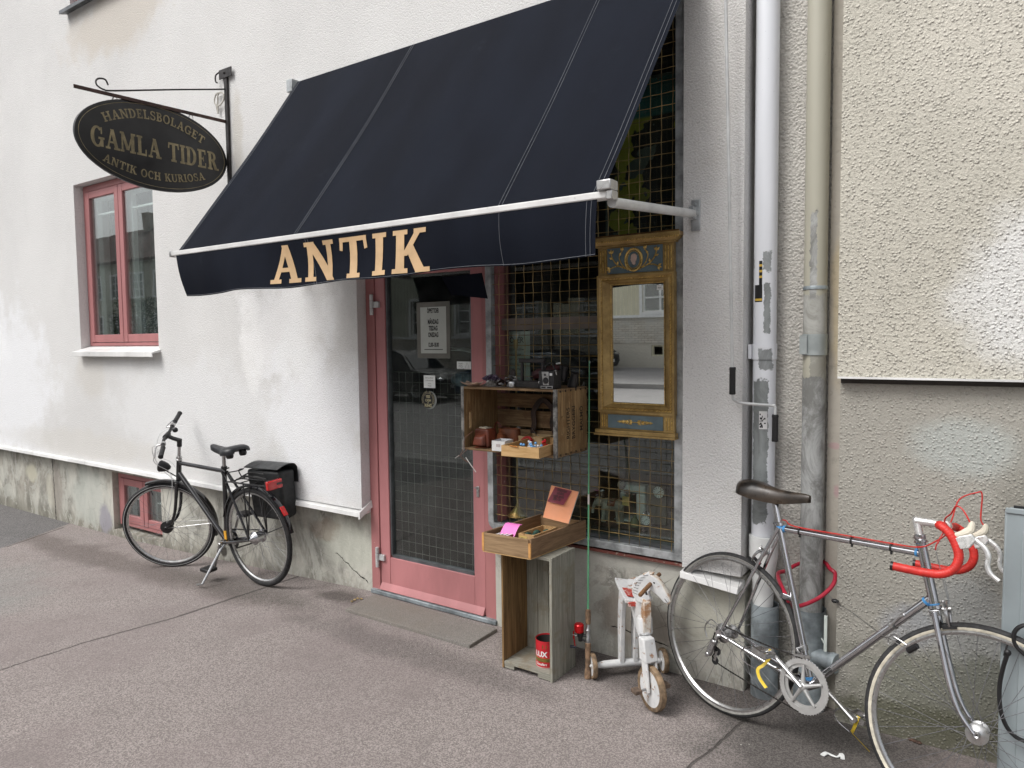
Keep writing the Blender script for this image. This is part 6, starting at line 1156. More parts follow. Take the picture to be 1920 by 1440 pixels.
def wheel(par, Mt, ctr, R_, tr, rim_m, tyre_m, wall_m, hub, nsp=32, hw=.03, hf=.022, ph=0.0):
    ctr = Vector(ctr); m = MB(Mt); h_ = .013; r1 = R_-tr*1.7
    m.lathe([(r1+.004,-.009),(r1+.004,.009),(r1-.008,.0095),(r1-.016,.004),(r1-.016,-.004),(r1-.008,-.0095)], ctr, (0,1,0), 80, closed=True, ref=(0,0,1)); w_ = m.build('wheel', rim_m, par)
    m = MB(Mt); pr = [(R_-tr+tr*math.cos(t_), tr*.95*math.sin(t_)) for t_ in [2*pi*k/12 for k in range(12)]]; m.lathe(pr, ctr, (0,1,0), 80, closed=True, ref=(0,0,1)); ty = m.build('tyre', tyre_m, w_)
    if wall_m:
        m = MB(Mt)
        for s_ in (-1, 1): m.lathe([(R_-tr*1.78, s_*tr*.76),(R_-tr*1.3, s_*tr*1.02),(R_-tr*1.08, s_*tr*1.02)], ctr, (0,1,0), 80, ref=(0,0,1))
        m.build('sidewall', wall_m, ty, fix=False)
    m = MB(Mt)
    for k in range(nsp):
        a = 2*pi*k/nsp+ph; s_ = 1 if k % 2 else -1; off = R(58)*(1 if (k//2) % 2 else -1); b_ = a+off
        m.tube([ctr+V(math.cos(b_)*hf, s_*hw, math.sin(b_)*hf), ctr+V(math.cos(a)*(r1-.014), s_*.003, math.sin(a)*(r1-.014))], .00095, 4)
    m.build('spokes', M['spoke'], w_)
    m = MB(Mt); hub(m, ctr); m.build('hub', hub.mat, w_)
    m = MB(Mt); a = 1.1; m.tube([ctr+V(math.cos(a)*(r1-.015),0,math.sin(a)*(r1-.015)), ctr+V(math.cos(a)*(r1-.055),0,math.sin(a)*(r1-.055))], .0028, 6); m.build('valve', M['black'], w_); return w_
def arcpath(c, r_, a0_, a1_, y=0, n=24): return [V(c[0]+r_*math.cos(R(a0_+(a1_-a0_)*i/n)), y, c[1]+r_*math.sin(R(a0_+(a1_-a0_)*i/n))) for i in range(n+1)]
# ---- silver racing bicycle
SB = thing('racing_bicycle', (-.5,-.4,0), 'chrome racing bicycle with red drop handlebars leaning by the downpipes', 'bicycle')
SF = bikeframe((-1.0,-.26,0), (-.056,-.594,.014), -8.8); Hd_t, Hd_b = (.772,.900), (.831,.700); SS = steerframe(SF, Hd_t, Hd_b, 15)
ch_, al, bk = M['chrome'], M['alu'], M['black']; RW = .347
def frm(*segs):
    m = MB(SF)
    for a, b, r_, r2 in segs: m.tube([a, b], [r_, r2], 16)
    return m
m = frm(((.404,0,.269),(.205,0,.858),.0143,.0143), ((.222,0,.850),(.775,0,.868),.0130,.0130), ((.408,0,.275),(.815,0,.718),.0145,.0145), ((.767,0,.915),(.832,0,.697),.0165,.0165), ((.404,-.035,.269),(.404,.035,.269),.020,.020))
for s_ in (-1, 1): m.tube([(.385,s_*.024,.272),(.2,s_*.034,.30),(.01,s_*.062,.347)], [.011,.010,.006], 12); m.tube([(.21,s_*.016,.852),(.16,s_*.024,.74),(.005,s_*.062,.355)], [.008,.0075,.006], 12); m.lathe([(0,-.003),(.016,-.003),(.016,.003),(0,.003)], (0,s_*.064,.35), (0,1,0), 12)
m.tube([(.335,-.024,.288),(.335,.024,.288)], .007, 8); m.tube([(.15,-.028,.73),(.15,.028,.73)], .006, 8)
SFR = m.build('frame', ch_, SB)
M['bluelug'] = plain('blue_lug_paint', (.06,.24,.50), .4, 0, .1)
m = MB(SF); m.tube([(.209,0,.846),(.2055,0,.857)], .0158, 14); m.tube([(.225,0,.850),(.236,0,.8504)], .0142, 12); m.tube([(.756,0,.8674),(.764,0,.8678)], .0150, 12); m.tube([(.768,0,.911),(.771,0,.903)], .0182, 14); m.tube([(.801,0,.7025),(.807,0,.709)], .0165, 12); m.tube([(.8295,0,.704),(.831,0,.70)], .0178, 14); m.tube([(.399,0,.284),(.395,0,.296)], .0160, 12); m.build('blue_lug', M['bluelug'], SFR)
m = MB(SF)
for q in ((.30,.8525),(.52,.860),(.67,.865)): m.lathe([(.0140,-.004),(.0150,-.003),(.0150,.003),(.0140,.004)], (q[0],0,q[1]), (1,0,.03), 14); m.ball((q[0],0,q[1]-.019), .005, 8, 5)
m.build('cable_clip', bk, SFR)
m = MB(SF); m.tube(smoothpath([(.215,0,.885),(.235,-.005,.885),(.28,-.004,.869),(.52,-.002,.8765),(.70,-.002,.882),(.76,-.025,.888),(.80,-.03,.90),(.845,-.03,.935),(.865,-.03,.955)], 5), .0026, 6); m.build('brake_cable', plain('red_cable', (.50,.03,.025), .35), SFR)
# seat post, saddle
m = MB(SF); m.tube([(.207,0,.85),(.168,0,.968)], .0134, 14); m.lathe([(.0150,-.008),(.0165,-.006),(.0165,.006),(.0150,.008)], (.205,0,.864), (-.3,0,1), 14); m.tube([(.19,-.02,.865),(.19,.02,.865)], .005, 8); m.box(.145,.185,-.022,.022,.968,.982); m.build('seat_post', ch_, SB)
m = MB(SF); m.tube([(.03,-.05,.992),(.10,-.022,.975),(.22,-.02,.975),(.31,-.01,.99)], .0035, 6); m.tube([(.03,.05,.992),(.10,.022,.975),(.22,.02,.975),(.31,.01,.99)], .0035, 6); m.build('saddle_rail', al, SB)
def saddle(Mt, x0_, x1_, z0_, prof, mat, par):     # prof: list of (t, halfwidth, top, drop)
    m = MB(Mt); secs = 12; vs = []; fs = []
    for (t_, hw_, tp, dr) in prof:
        for k in range(secs+1):
            a = pi*k/secs; yy = hw_*math.cos(a); zz = z0_+tp-dr*(1-math.sin(a))**1.6; vs.append((x0_+(x1_-x0_)*t_, yy*(1.0 if k else 1), zz))
    ns = secs+1
    for i in range(len(prof)-1):
        for k in range(secs): fs.append((i*ns+k, i*ns+k+1, (i+1)*ns+k+1, (i+1)*ns+k))
    m.add(vs, fs); n0 = len(m.v); lo = [(Vector(v)+(Mt.to_3x3() @ V(0,0,-.012))) for v in m.v]
    Mi = Mt.inverted(); m.add([Mi @ v for v in lo], fs)
    rim = [k for k in range(ns)]+[i*ns+secs for i in range(1, len(prof))]+[(len(prof)-1)*ns+k for k in range(secs-1,-1,-1)]+[i*ns for i in range(len(prof)-2,0,-1)]
    m.f += [(a, n0+a, n0+b, b) for a, b in zip(rim, rim[1:]+rim[:1])]
    return m.build('saddle', mat, par, ang=60)
M['saddle'] = plain('worn_saddle_leather', (.035,.024,.016), .33, 0, .6, 9); M['saddle2'] = plain('black_saddle', (.014,.015,.018), .4, 0, .3, 12)
sd1 = saddle(SF, .005, .330, .995, [(0,.035,.014,.026),(.03,.060,.030,.045),(.12,.076,.038,.058),(.27,.070,.034,.062),(.42,.045,.022,.056),(.58,.027,.014,.050),(.78,.020,.013,.036),(.94,.016,.014,.026),(1,.010,.010,.018)], M['saddle'], SB)
# fork, headset, stem, handlebar (steered)
m = MB(SS); m.box(-.016,.018,-.036,.036,-.034,-.014)
for s_ in (-1, 1): m.tube(smoothpath([(.0,s_*.034,-.02),(.0,s_*.040,-.12),(.002,s_*.045,-.25),(.012,s_*.048,-.33),(.034,s_*.049,-.385),(.046,s_*.050,-.405)], 5), [.0125]*5+[.0118]*5+[.0105]*5+[.009]*5+[.007]*5+[.006], 12, flat=.8)
FK = m.build('fork', ch_, SB, bevel=.003)
m = MB(SS); m.lathe([(.018,-.014),(.022,-.012),(.022,-.002),(.018,.0),(.018,-.006)], (0,0,0), (0,0,1), 20); m.lathe([(.017,.212),(.0225,.214),(.0225,.222),(.018,.226),(.020,.230),(.020,.240),(.016,.244)], (0,0,0), (0,0,1), 20); m.build('headset', ch_, SB)
m = MB(SS); m.tube([(0,0,.22),(0,0,.298)], .0135, 14); m.tube([(-.003,0,.292),(.05,0,.278),(.087,0,.265)], [.0155,.0135,.0135], 12); m.ball((0,0,.298), (.013,.013,.009)); m.tube([(.087,-.024,.264),(.087,.024,.264)], .0185, 16); STM = m.build('stem', M['bright'], SB)
M['redtape'] = plain('red_bar_tape', (.55,.025,.018), .5, 0, .12, 30, .0012, 60)
for s_ in (-1, 1):
    P_ = smoothpath([(.088,s_*.06,.264),(.090,s_*.14,.263),(.097,s_*.178,.261),(.118,s_*.186,.236),(.130,s_*.187,.195),(.130,s_*.188,.155),(.110,s_*.190,.122),(.074,s_*.192,.108),(.03,s_*.194,.113),(-.066,s_*.196,.141)], 14)
    m = MB(SS); m.tube([(.087,s_*.02,.264),(.088,s_*.07,.264)], .0130, 12); m.build('bar_centre', al, SB)
    m = MB(SS); m.tube(P_, [.0140+(.0007 if k % 3 == 0 else 0) for k in range(len(P_))], 14); bar = m.build('handlebar_drop', M['redtape'], SB)
    m = MB(SS); e_ = V(-.066,s_*.196,.141); m.tube([e_, e_+V(-.008,0,.0024)], .0155, 12); m.build('end_plug', bk, bar)
    m = MB(SS); y_ = s_*.187; m.prism([(.128,.215),(.133,.180),(.165,.182),(.190,.205),(.182,.226),(.145,.222)], (0,y_-.011,0), (1,0,0), (0,0,1), (0,.022,0)); lv = m.build('brake_lever_body', M['bright'], SB, bevel=.003)
    m = MB(SS); m.tube(smoothpath([(.132,y_,.226),(.155,y_,.229),(.178,y_,.238),(.186,y_,.254),(.182,y_,.262)], 4), [.007,.008,.009,.010,.011,.012,.013,.013,.013,.013,.012,.0115,.011,.0105,.010,.009,.006], 10); m.build('lever_hood', plain('cream_hood', (.62,.58,.48), .7), lv)
    m = MB(SS); m.tube(smoothpath([(.176,y_,.212),(.192,y_,.200),(.208,y_,.176),(.211,y_,.150),(.203,y_,.125),(.206,y_,.100),(.224,y_,.076)], 5), [.007]*6+[.0065]*10+[.006]*10+[.0055]*5, 8, flat=1.3); m.build('lever_blade', M['bright'], lv)
    top = .318 if s_ < 0 else .378
    m = MB(SS); m.tube(smoothpath([(.184,y_,.258),(.178,y_,.285),(.168 if s_ < 0 else .20,y_*.98,top-.008),(.152 if s_ < 0 else .185,y_*.93,top),(.13,y_*.75,top-.02),(.10,y_*.40,.285),(.085,s_*.02,.255),(.06,s_*.01,.225) if s_ > 0 else (.055,-.03,.205)], 6), .0026, 6); m.build('brake_cable', bpy.data.materials['red_cable'], lv)
m = MB(SS); m.tube(smoothpath([(.06,.01,.225),(.045,.0,.20),(.040,0,.185)], 4), .0026, 6); m.build('front_cable_end', bpy.data.materials['red_cable'], STM)
m = MB(SS); m.tube([(.040,0,.19),(.044,-.004,.06),(.046,-.006,.0)], .0011, 4); m.tube([(.052,-.02,.11),(.05,-.015,.0)], .0011, 4); m.build('front_brake_wire', M['steel'], STM)
# brakes
def caliper(Mt, par, x, z, sgn=1):
    m = MB(Mt); m.tube([(x-sgn*.018,0,z+.008),(x+sgn*.014,0,z+.008)], .005, 8)
    for s_ in (-1, 1): m.tube(smoothpath([(x,s_*.004,z+.012),(x+.002,s_*.032,z+.004),(x+.001,s_*.036,z-.02),(x,s_*.020,z-.048)], 4), [.0065]*4+[.006]*4+[.005]*4+[.0045], 8); m.tube([(x,s_*.004,z+.012),(x,-s_*.030,z+.030)], .0045, 8)
    m.ball((x,-.032,z+.034), .006); m.build('brake_caliper', al, par)
    m = MB(Mt)
    for s_ in (-1, 1): m.beam((x-.022,s_*.017,z-.052), (x+.022,s_*.017,z-.052), .010, .011)
    m.build('brake_block', bk, par)
caliper(SS, SB, .034, -.022)
SBR = SF @ Matrix.Translation((.152,0,.715)) @ Matrix.Rotation(R(33), 4, 'Y') @ Matrix.Translation((0,0,0)); caliper(SBR, SB, -.028, .0)
# wheels
def hub_front(m, c): m.lathe([(.005,-.05),(.008,-.045),(.008,-.036),(.030,-.035),(.030,-.031),(.012,-.026),(.012,.026),(.030,.031),(.030,.035),(.008,.036),(.008,.045),(.005,.05)], c, (0,1,0), 24)
def hub_rear(m, c): m.lathe([(.005,-.062),(.011,-.060),(.012,-.032),(.030,-.030),(.030,-.026),(.013,-.02),(.013,.026),(.030,.031),(.030,.035),(.009,.037),(.009,.058),(.005,.062)], c, (0,1,0), 24)
hub_front.mat = M['alu']; hub_rear.mat = M['alu']; M['cream_wall'] = plain('cream_sidewall', (.58,.54,.44), .7, 0, .15, 30); M['grey_wall'] = plain('grey_sidewall', (.22,.215,.20), .7, 0, .15, 30)
wheel(SB, SS, (.049,0,-.405), RW, .0140, M['alu'], M['rubber'], M['cream_wall'], hub_front, 32, .033, .026)
w2 = wheel(SB, SF, (0,0,.35), RW, .0125, M['alu'], M['rubber'], M['grey_wall'], hub_rear, 32, .03, .026, .05)
m = MB(SS)   # perforated flange covers on the near front hub
m.lathe([(.005,.002),(.012,.006),(.018,.002),(.034,.0),(.034,-.003)], (.049,-.036,-.405), (0,-1,0), 24); m.lathe([(.004,.006),(.008,.008),(.008,.0)], (.049,-.048,-.405), (0,-1,0), 10); m.build('hub_cover', al, SB)
m = MB(SF)
for k, r_ in enumerate((.024,.028,.032,.037,.042)):
    y = -.052+k*.0048; t_ = 20+k*2; m.lathe([(.010,-.0011),(r_-.002,-.0011),(r_,0),(r_-.002,.0011),(.010,.0011)], (0,y,.35), (0,1,0), 28, closed=True)
m.build('sprocket', M['steel'], SB)
# cranks, chainring, chain
bbx, bbz = .404, .269
def ring(m, r0_, r1_, y, th, n=48, c=(bbx,bbz)): m.lathe([(r0_,-th/2),(r1_,-th/2),(r1_,th/2),(r0_,th/2)], (c[0],y,c[1]), (0,1,0), n, closed=True)
for (rr_, y) in ((.107,-.052), (.090,-.045)):
    m = MB(SF); ring(m, rr_*.79, rr_*.965, y, .003, 72)
    for k in range(int(rr_*500)):
        a = 2*pi*k/int(rr_*500); p_ = V(bbx+math.cos(a)*rr_*.95, y, bbz+math.sin(a)*rr_*.95); d_ = V(math.cos(a),0,math.sin(a)); s2_ = V(-math.sin(a),0,math.cos(a)); w__ = .0030
        m.add([p_-s2_*w__+V(0,.0012,0), p_+s2_*w__+V(0,.0012,0), p_+s2_*w__*.35+d_*.0048, p_-s2_*w__*.35+d_*.0048, p_-s2_*w__+V(0,-.0012,0), p_+s2_*w__+V(0,-.0012,0)], [(0,1,2,3),(5,4,3,2),(0,3,4),(1,5,2)])
    m.build('chainring', M['ringalu'], SB)
m = MB(SF)
for k in range(5):
    a = R(72*k+23); m.tube([(bbx,-.056,bbz),(bbx+math.cos(a)*.045,-.055,bbz+math.sin(a)*.045),(bbx+math.cos(a)*.078,-.053,bbz+math.sin(a)*.078)], [.011,.007,.006], 8); m.tube([(bbx+math.cos(a)*.078,-.058,bbz+math.sin(a)*.078),(bbx+math.cos(a)*.078,-.044,bbz+math.sin(a)*.078)], .005, 8)
m.lathe([(0,.006),(.010,.006),(.014,.003),(.014,-.010)], (bbx,-.062,bbz), (0,-1,0), 18); m.build('spider', M['ringalu'], SB)
c1, c2 = V(.262,-.072,.361), V(.546,.072,.178)
m = MB(SF); m.tube([(bbx,-.064,bbz), (.33,-.068,.317), c1], [.013,.009,.0105], 12, flat=.75); m.lathe([(0,-.007),(.013,-.007),(.013,.007),(0,.007)], c1, (0,1,0), 14); m.build('crank_arm', al, SB)
m = MB(SF); m.tube([(bbx,.064,bbz), (.475,.068,.223), c2], [.013,.009,.0105], 12, flat=.75); m.lathe([(0,-.007),(.013,-.007),(.013,.007),(0,.007)], c2, (0,1,0), 14); m.build('crank_arm', al, SB)
M['strap'] = plain('yellow_strap', (.62,.44,.03), .5, 0, .12)
def pedal(c, s_, tilt):
    Mp = SF @ Matrix.Translation(c) @ Matrix.Rotation(R(tilt), 4, 'Y'); m = MB(Mp); m.tube([(0,0,0),(0,s_*.085,0)], [.006,.0045], 8); m.lathe([(.010,.0),(.010,s_*.02),(.007,s_*.02)], (0,s_*.01,0), (0,1,0), 12)
    for y0_ in (.018, .082): m.beam((-.032,s_*y0_,0), (.032,s_*y0_,0), .003, .022)
    for x_ in (-.032, .032): m.beam((x_,s_*.018,0), (x_,s_*.082,0), .003, .018)
    pd = m.build('pedal', al, SB)
    m = MB(Mp); m.tube(smoothpath([(-.02,s_*.02,-.01),(-.045,s_*.03,-.045),(-.085,s_*.05,-.065),(-.095,s_*.06,-.035),(-.075,s_*.07,-.01),(-.03,s_*.08,-.008)] if False else [(-.032,s_*.03,-.004),(-.075,s_*.035,-.012),(-.098,s_*.05,-.045),(-.075,s_*.055,-.072),(-.02,s_*.05,-.078)], 5), .0018, 5); m.tube(smoothpath([(-.032,s_*.07,-.004),(-.075,s_*.066,-.012),(-.098,s_*.052,-.045)], 5), .0018, 5); m.build('toe_clip', ch_, pd)
    m = MB(Mp); m.tube(smoothpath([(.006,s_*.02,.014),(.008,s_*.012,-.02),(.0,s_*.03,-.055),(-.008,s_*.05,-.075),(.02,s_*.07,-.095),(.062,s_*.08,-.112)], 4), .0065, 4, flat=.25, fv=(0,1,0)); m.build('toe_strap', M['strap'], pd)
pedal(c1, -1, 8); pedal(c2, 1, 14)
M['chain'] = plain('oily_chain', (.025,.022,.02), .6, .3, .4, 90, .002, 300)
def chainrun(P_): 
    m = MB(SF); pts = smoothpath(P_, 8); L = sum((b-a).length for a, b in zip(pts, pts[1:])); N_ = int(L/.0063); out = []
    for k in range(N_):
        s_ = L*k/N_; acc = 0
        for a, b in zip(pts, pts[1:]):
            l = (b-a).length
            if acc+l >= s_: out.append(a+(b-a)*((s_-acc)/l)); break
            acc += l
    m.tube(out, [.0040 if k % 2 else .0026 for k in range(len(out))], 6); return m
jx, jz = -.028, .262
m = chainrun([(0,-.045,.385),(.2,-.049,.372),(.395,-.052,.372)]); m.build('chain', M['chain'], SB)
m = chainrun([(-.034,-.045,.345),(-.04,-.046,.31),(-.022,-.047,.288),(-.015,-.048,.27),(-.034,-.048,.236),(.0,-.048,.218),(.2,-.050,.188),(.40,-.052,.166)]); m.build('chain', M['chain'], SB)
m = MB(SF); m.tube([(0,-.066,.345),(-.012,-.068,.318)], .009, 8); m.hexa([(-.055,-.080,.245),(-.028,-.080,.245),(-.028,-.060,.245),(-.055,-.060,.245),(-.030,-.080,.318),(.0,-.080,.318),(.0,-.058,.318),(-.030,-.058,.318)]); m.lathe([(0,.004),(.010,.003),(.011,0)], (-.04,-.082,.250), (0,-1,0), 12); m.lathe([(0,.004),(.009,.003),(.010,0)], (-.014,-.082,.312), (0,-1,0), 12); m.build('rear_derailleur', al, SB, bevel=.004)
m = MB(SF); m.lathe([(.004,-.003),(.016,-.003),(.018,0),(.016,.003),(.004,.003)], (-.012,-.048,.268), (0,1,0), 14, closed=True); m.lathe([(.004,-.003),(.016,-.003),(.018,0),(.016,.003),(.004,.003)], (-.018,-.048,.226), (0,1,0), 14, closed=True); m.build('jockey_wheel', bk, SB); m = MB(SF); m.beam((-.012,-.053,.268), (-.018,-.053,.226), .002, .012); m.build('cage', al, SB)
m = MB(SF); m.lathe([(.0150,-.010),(.0175,-.010),(.0175,.010),(.0150,.010)], (.36,0,.40), (-.32,0,1), 14); m.tube([(.36,-.014,.40),(.352,-.04,.395),(.375,-.05,.385)], .006, 8); m.beam((.35,-.052,.372), (.42,-.052,.386), .014, .003, (0,1,0)); m.beam((.35,-.047,.372), (.42,-.047,.386), .002, .020, (0,1,0)); m.build('front_derailleur', al, SB)
m = MB(SF); 
for s_ in (-1, 1): m.lathe([(0,.012),(.009,.010),(.011,0)], (.70,s_*.014,.592), (0,s_,0), 14); m.tube([(.70,s_*.022,.592),(.725,s_*.024,.628),(.745,s_*.026,.642)], [.006,.0045,.006], 8)
m.lathe([(.0150,-.006),(.0168,-.006),(.0168,.006),(.0150,.006)], (.70,0,.592), (.68,0,.73), 14); m.build('shift_lever', al, SB)
m = MB(SF); m.tube([(.69,-.016,.575),(.42,-.018,.285),(.38,-.028,.262),(.05,-.07,.338)], .001, 4); m.tube(smoothpath([(.06,-.068,.336),(.0,-.075,.385),(-.04,-.075,.40),(-.07,-.072,.36),(-.055,-.070,.318)], 5), .0026, 6); m.tube(smoothpath([(.16,.01,.81),(.17,-.03,.75),(.13,-.035,.69)], 5), .0012, 4); m.build('gear_cable', M['steel'], SB)
# red ring lock round the cream pipe + wire leash with black end
pts = [(1476,1121,-.28),(1484,1137,-.17),(1510,1133,-.11),(1540,1118,-.09),(1562,1096,-.06),(1566,1076,-.02),(1556,1066,.0)]
P_ = [W(*q) for q in pts]; back = [V(-.655,.060,P_[-1].z+.008), V(-.74,.050,P_[-1].z-.01), V(-.79,-.02,P_[0].z+.03), V(-.80,-.12,P_[0].z+.035)]
m = MB(); m.tube(smoothpath(P_+back, 6, closed=True), .0085, 10, closed=True); LKR = m.build('cable_lock', plain('red_lock_sleeve', (.40,.015,.04), .35, 0, .1), label='red sleeved cable lock looped round the cream downpipe and the chrome bicycle', cat='lock')
m = MB(); a = P_[0]; m.tube([a+V(-.02,-.015,.012), a+V(.012,.01,-.004)], [.012,.013], 12); m.build('lock_barrel', M['chrome'], LKR)
pts = [(1548,1108,-.05),(1566,1128,-.07),(1600,1150,-.18),(1655,1192,-.42),(1664,1195,-.46),(1672,1200,-.50),(1700,1217,-.52),(1712,1217,-.53)]
m = MB(); m.tube(smoothpath([W(*q) for q in pts], 6), .0016, 5); cc = [W(*q) for q in ((1668,1194,-.47),(1676,1190,-.48),(1682,1196,-.50),(1672,1210,-.50),(1665,1204,-.49),(1672,1192,-.50),(1700,1209,-.52))]; m.tube(smoothpath(cc, 5), .0016, 5); wl = m.build('wire_leash', M['steel'], label='thin steel wire strung from the cream pipe to the front wheel of the chrome bicycle', cat='wire')
m = MB(); m.tube([W(1703,1220,-.53), W(1720,1211,-.54)], [.011,.010], 10); m.ball(W(1566,1127,-.07), (.016,.010,.009)); m.build('black_end', bk, wl)
# ---- black city bicycle
BB = thing('city_bicycle', (-4.7,-.3,-.05), 'black city bicycle with a pannier standing on its kickstand under the wall', 'bicycle')
BF = bikeframe((-4.19,-.262,-.035), (-5.25,-.27,-.075), -4.5); BS = steerframe(BF, (.835,.85), (.875,.70), 36)
M['bikeblack'] = plain('gloss_black_enamel', (.009,.009,.011), .16, 0, .2, 8, coat=.6); gb = M['bikeblack']
m = MB(BF)
for a, b, r_ in (((.37,0,.278),(.285,0,.82),.0165), ((.295,0,.795),(.838,0,.826),.0150), ((.375,0,.285),(.855,0,.745),.0175), ((.832,0,.862),(.877,0,.698),.0190), ((.37,-.036,.278),(.37,.036,.278),.022)): m.tube([a, b], r_, 14)
for s_ in (-1, 1): m.tube([(.36,s_*.028,.278),(.2,s_*.045,.305),(.0,s_*.070,.348)], [.012,.011,.008], 10); m.tube([(.288,s_*.018,.79),(.2,s_*.035,.66),(.0,s_*.070,.352)], [.009,.009,.008], 10)
BFR = m.build('frame', gb, BB)
m = MB(BF); m.tube([(.285,0,.82),(.268,0,.925)], .0130, 12); m.build('seat_post', al, BB); m = MB(BF); m.lathe([(.017,-.01),(.021,-.008),(.021,.008),(.017,.01)], (.285,0,.82), (-.16,0,1), 12); m.tube([(.262,-.022,.815),(.262,.03,.812),(.23,.035,.80)], .005, 6); m.build('seat_clamp', bk, BB)
saddle(BF, .07, .40, .955, [(0,.05,.016,.02),(.05,.085,.026,.035),(.18,.098,.030,.04),(.34,.088,.022,.04),(.48,.055,.012,.035),(.62,.034,.012,.032),(.82,.028,.022,.03),(.95,.022,.030,.026),(1,.012,.026,.02)], M['saddle2'], BB)
m = MB(BF); 
for s_ in (-1, 1): m.lathe([(0,.0),(.020,.0),(.026,.012),(.026,.035),(.020,.045),(0,.045)], (.125,s_*.052,.905), (0,0,1), 14); m.tube([(.125,s_*.052,.945),(.26,s_*.02,.935)], .005, 6)
m.build('saddle_spring', bk, BB)
# fork, stem, bars
m = MB(BS); m.box(-.02,.022,-.038,.038,-.03,-.006)
for s_ in (-1, 1): m.tube(smoothpath([(0,s_*.038,-.012),(0,s_*.046,-.14),(.006,s_*.050,-.25),(.03,s_*.052,-.34),(.066,s_*.054,-.386)], 5), [.0135]*5+[.012]*5+[.011]*5+[.009]*5+[.009], 10)
m.build('fork', gb, BB, bevel=.003)
m = MB(BS); m.lathe([(.019,.150),(.024,.152),(.024,.160),(.018,.164),(.021,.172),(.019,.182),(.012,.184)], (0,0,0), (0,0,1), 16); m.tube([(0,0,.18),(0,0,.275)], .0120, 12); m.build('headset', al, BB)
m = MB(BS); m.tube([(0,0,.262),(0,0,.318)], .0175, 14); m.tube([(-.004,0,.308),(.045,0,.318),(.092,0,.334)], [.016,.0145,.016], 12); m.tube([(.092,-.03,.338),(.092,.03,.330)], .019, 12); m.build('stem', bk, BB)
PL = [(.092,.0,.334),(.082,.07,.330),(.058,.14,.322),(.02,.24,.306),(.005,.30,.298)]; PR = [(.092,.0,.334),(.10,-.07,.345),(.108,-.14,.366),(.118,-.24,.390),(.124,-.30,.405)]
m = MB(BS); m.tube(smoothpath(PL, 4), .0115, 10); m.tube(smoothpath(PR, 4), .0115, 10); m.build('handlebar', bk, BB)
for P_ in (PL, PR):
    a, b = Vector(P_[2])*.35+Vector(P_[3])*.65, Vector(P_[4]); m = MB(BS); d_ = (b-a).normalized(); m.tube([a-d_*.02, a-d_*.015, a, b, b+d_*.015, b+d_*.02], [.012,.0175,.0165,.0165,.018,.011], 14); m.build('grip', plain('rubber_grip', (.018,.018,.019), .7), BB)
    m = MB(BS); a = Vector(P_[2]); m.lathe([(.012,-.012),(.018,-.012),(.018,.012),(.012,.012)], a, d_, 12); m.tube(smoothpath([a+V(.01,0,-.008), a+V(.045,0,-.02), a+d_*.06+V(.05,0,-.035), a+d_*.13+V(.042,0,-.04)], 4), .0048, 6, flat=1.2); m.build('brake_lever', al, BB)
m = MB(BS); m.tube(smoothpath([(.085,.12,.31),(.15,.10,.27),(.17,.03,.17),(.12,0,.06),(.03,-.01,-.02)], 6), .0024, 5); m.tube(smoothpath([(.12,-.13,.35),(.19,-.10,.29),(.17,-.03,.17),(.06,0,.13),(.02,.02,.10)], 6), .0024, 5); m.tube(smoothpath([(.06,.15,.30),(.13,.13,.20),(.13,.06,.12),(.05,.03,.05),(.03,.05,-.1),(.06,.058,-.34)], 6), .0024, 5); m.build('control_cable', M['greymetal'], BB)
m = MB(BS); m.ball((.045,-.03,.375), (.022,.018,.020)); m.build('bell', bk, BB)
m = MB(BS); m.tube([(.02,0,.02),(.09,0,.055)], .005, 6); m.lathe([(0,-.055),(.012,-.052),(.030,-.03),(.040,.0),(.044,.02),(.040,.028),(0,.028)], (.115,0,.088), (1,0,.05), 18); HLm = m.build('headlamp', bk, BB); m = MB(BS); m.lathe([(0,.033),(.036,.029),(.039,.028)], (.115,0,.088), (1,0,.05), 18); m.build('lens', M['glass'], HLm)
def hub_drum(m, c): m.lathe([(.006,-.06),(.012,-.055),(.014,-.036),(.026,-.035),(.026,-.03),(.016,-.026),(.016,.016),(.045,.020),(.047,.030),(.047,.044),(.030,.048),(.012,.052),(.006,.06)], c, (0,1,0), 28)
def hub_gear(m, c): m.lathe([(.006,-.075),(.012,-.07),(.024,-.045),(.033,-.04),(.046,-.034),(.046,-.030),(.038,-.026),(.036,.02),(.046,.026),(.046,.030),(.040,.036),(.034,.045),(.028,.055),(.014,.062),(.006,.075)], c, (0,1,0), 28)
hub_drum.mat = bk; hub_gear.mat = M['chrome']; M['tyre_side'] = M['rubber']
wheel(BB, BS, (.068,0,-.386), .347, .0185, M['alu'], M['rubber'], None, hub_drum, 36, .032, .040)
wheel(BB, BF, (0,0,.35), .347, .0185, M['alu'], M['rubber'], None, hub_gear, 36, .032, .044, .04)
m = MB(BS); m.lathe([(.343,-.0190),(.345,-.0185),(.341,-.0175)], (.068,0,-.386), (0,1,0), 72, ref=(0,0,1)); m.lathe([(.3305,.0182),(.3285,.0190),(.3270,.0185)], (.068,0,-.386), (0,1,0), 72, ref=(0,0,1)); m.build('reflective_line', plain('reflective_line', (.5,.5,.5), .4), BB)
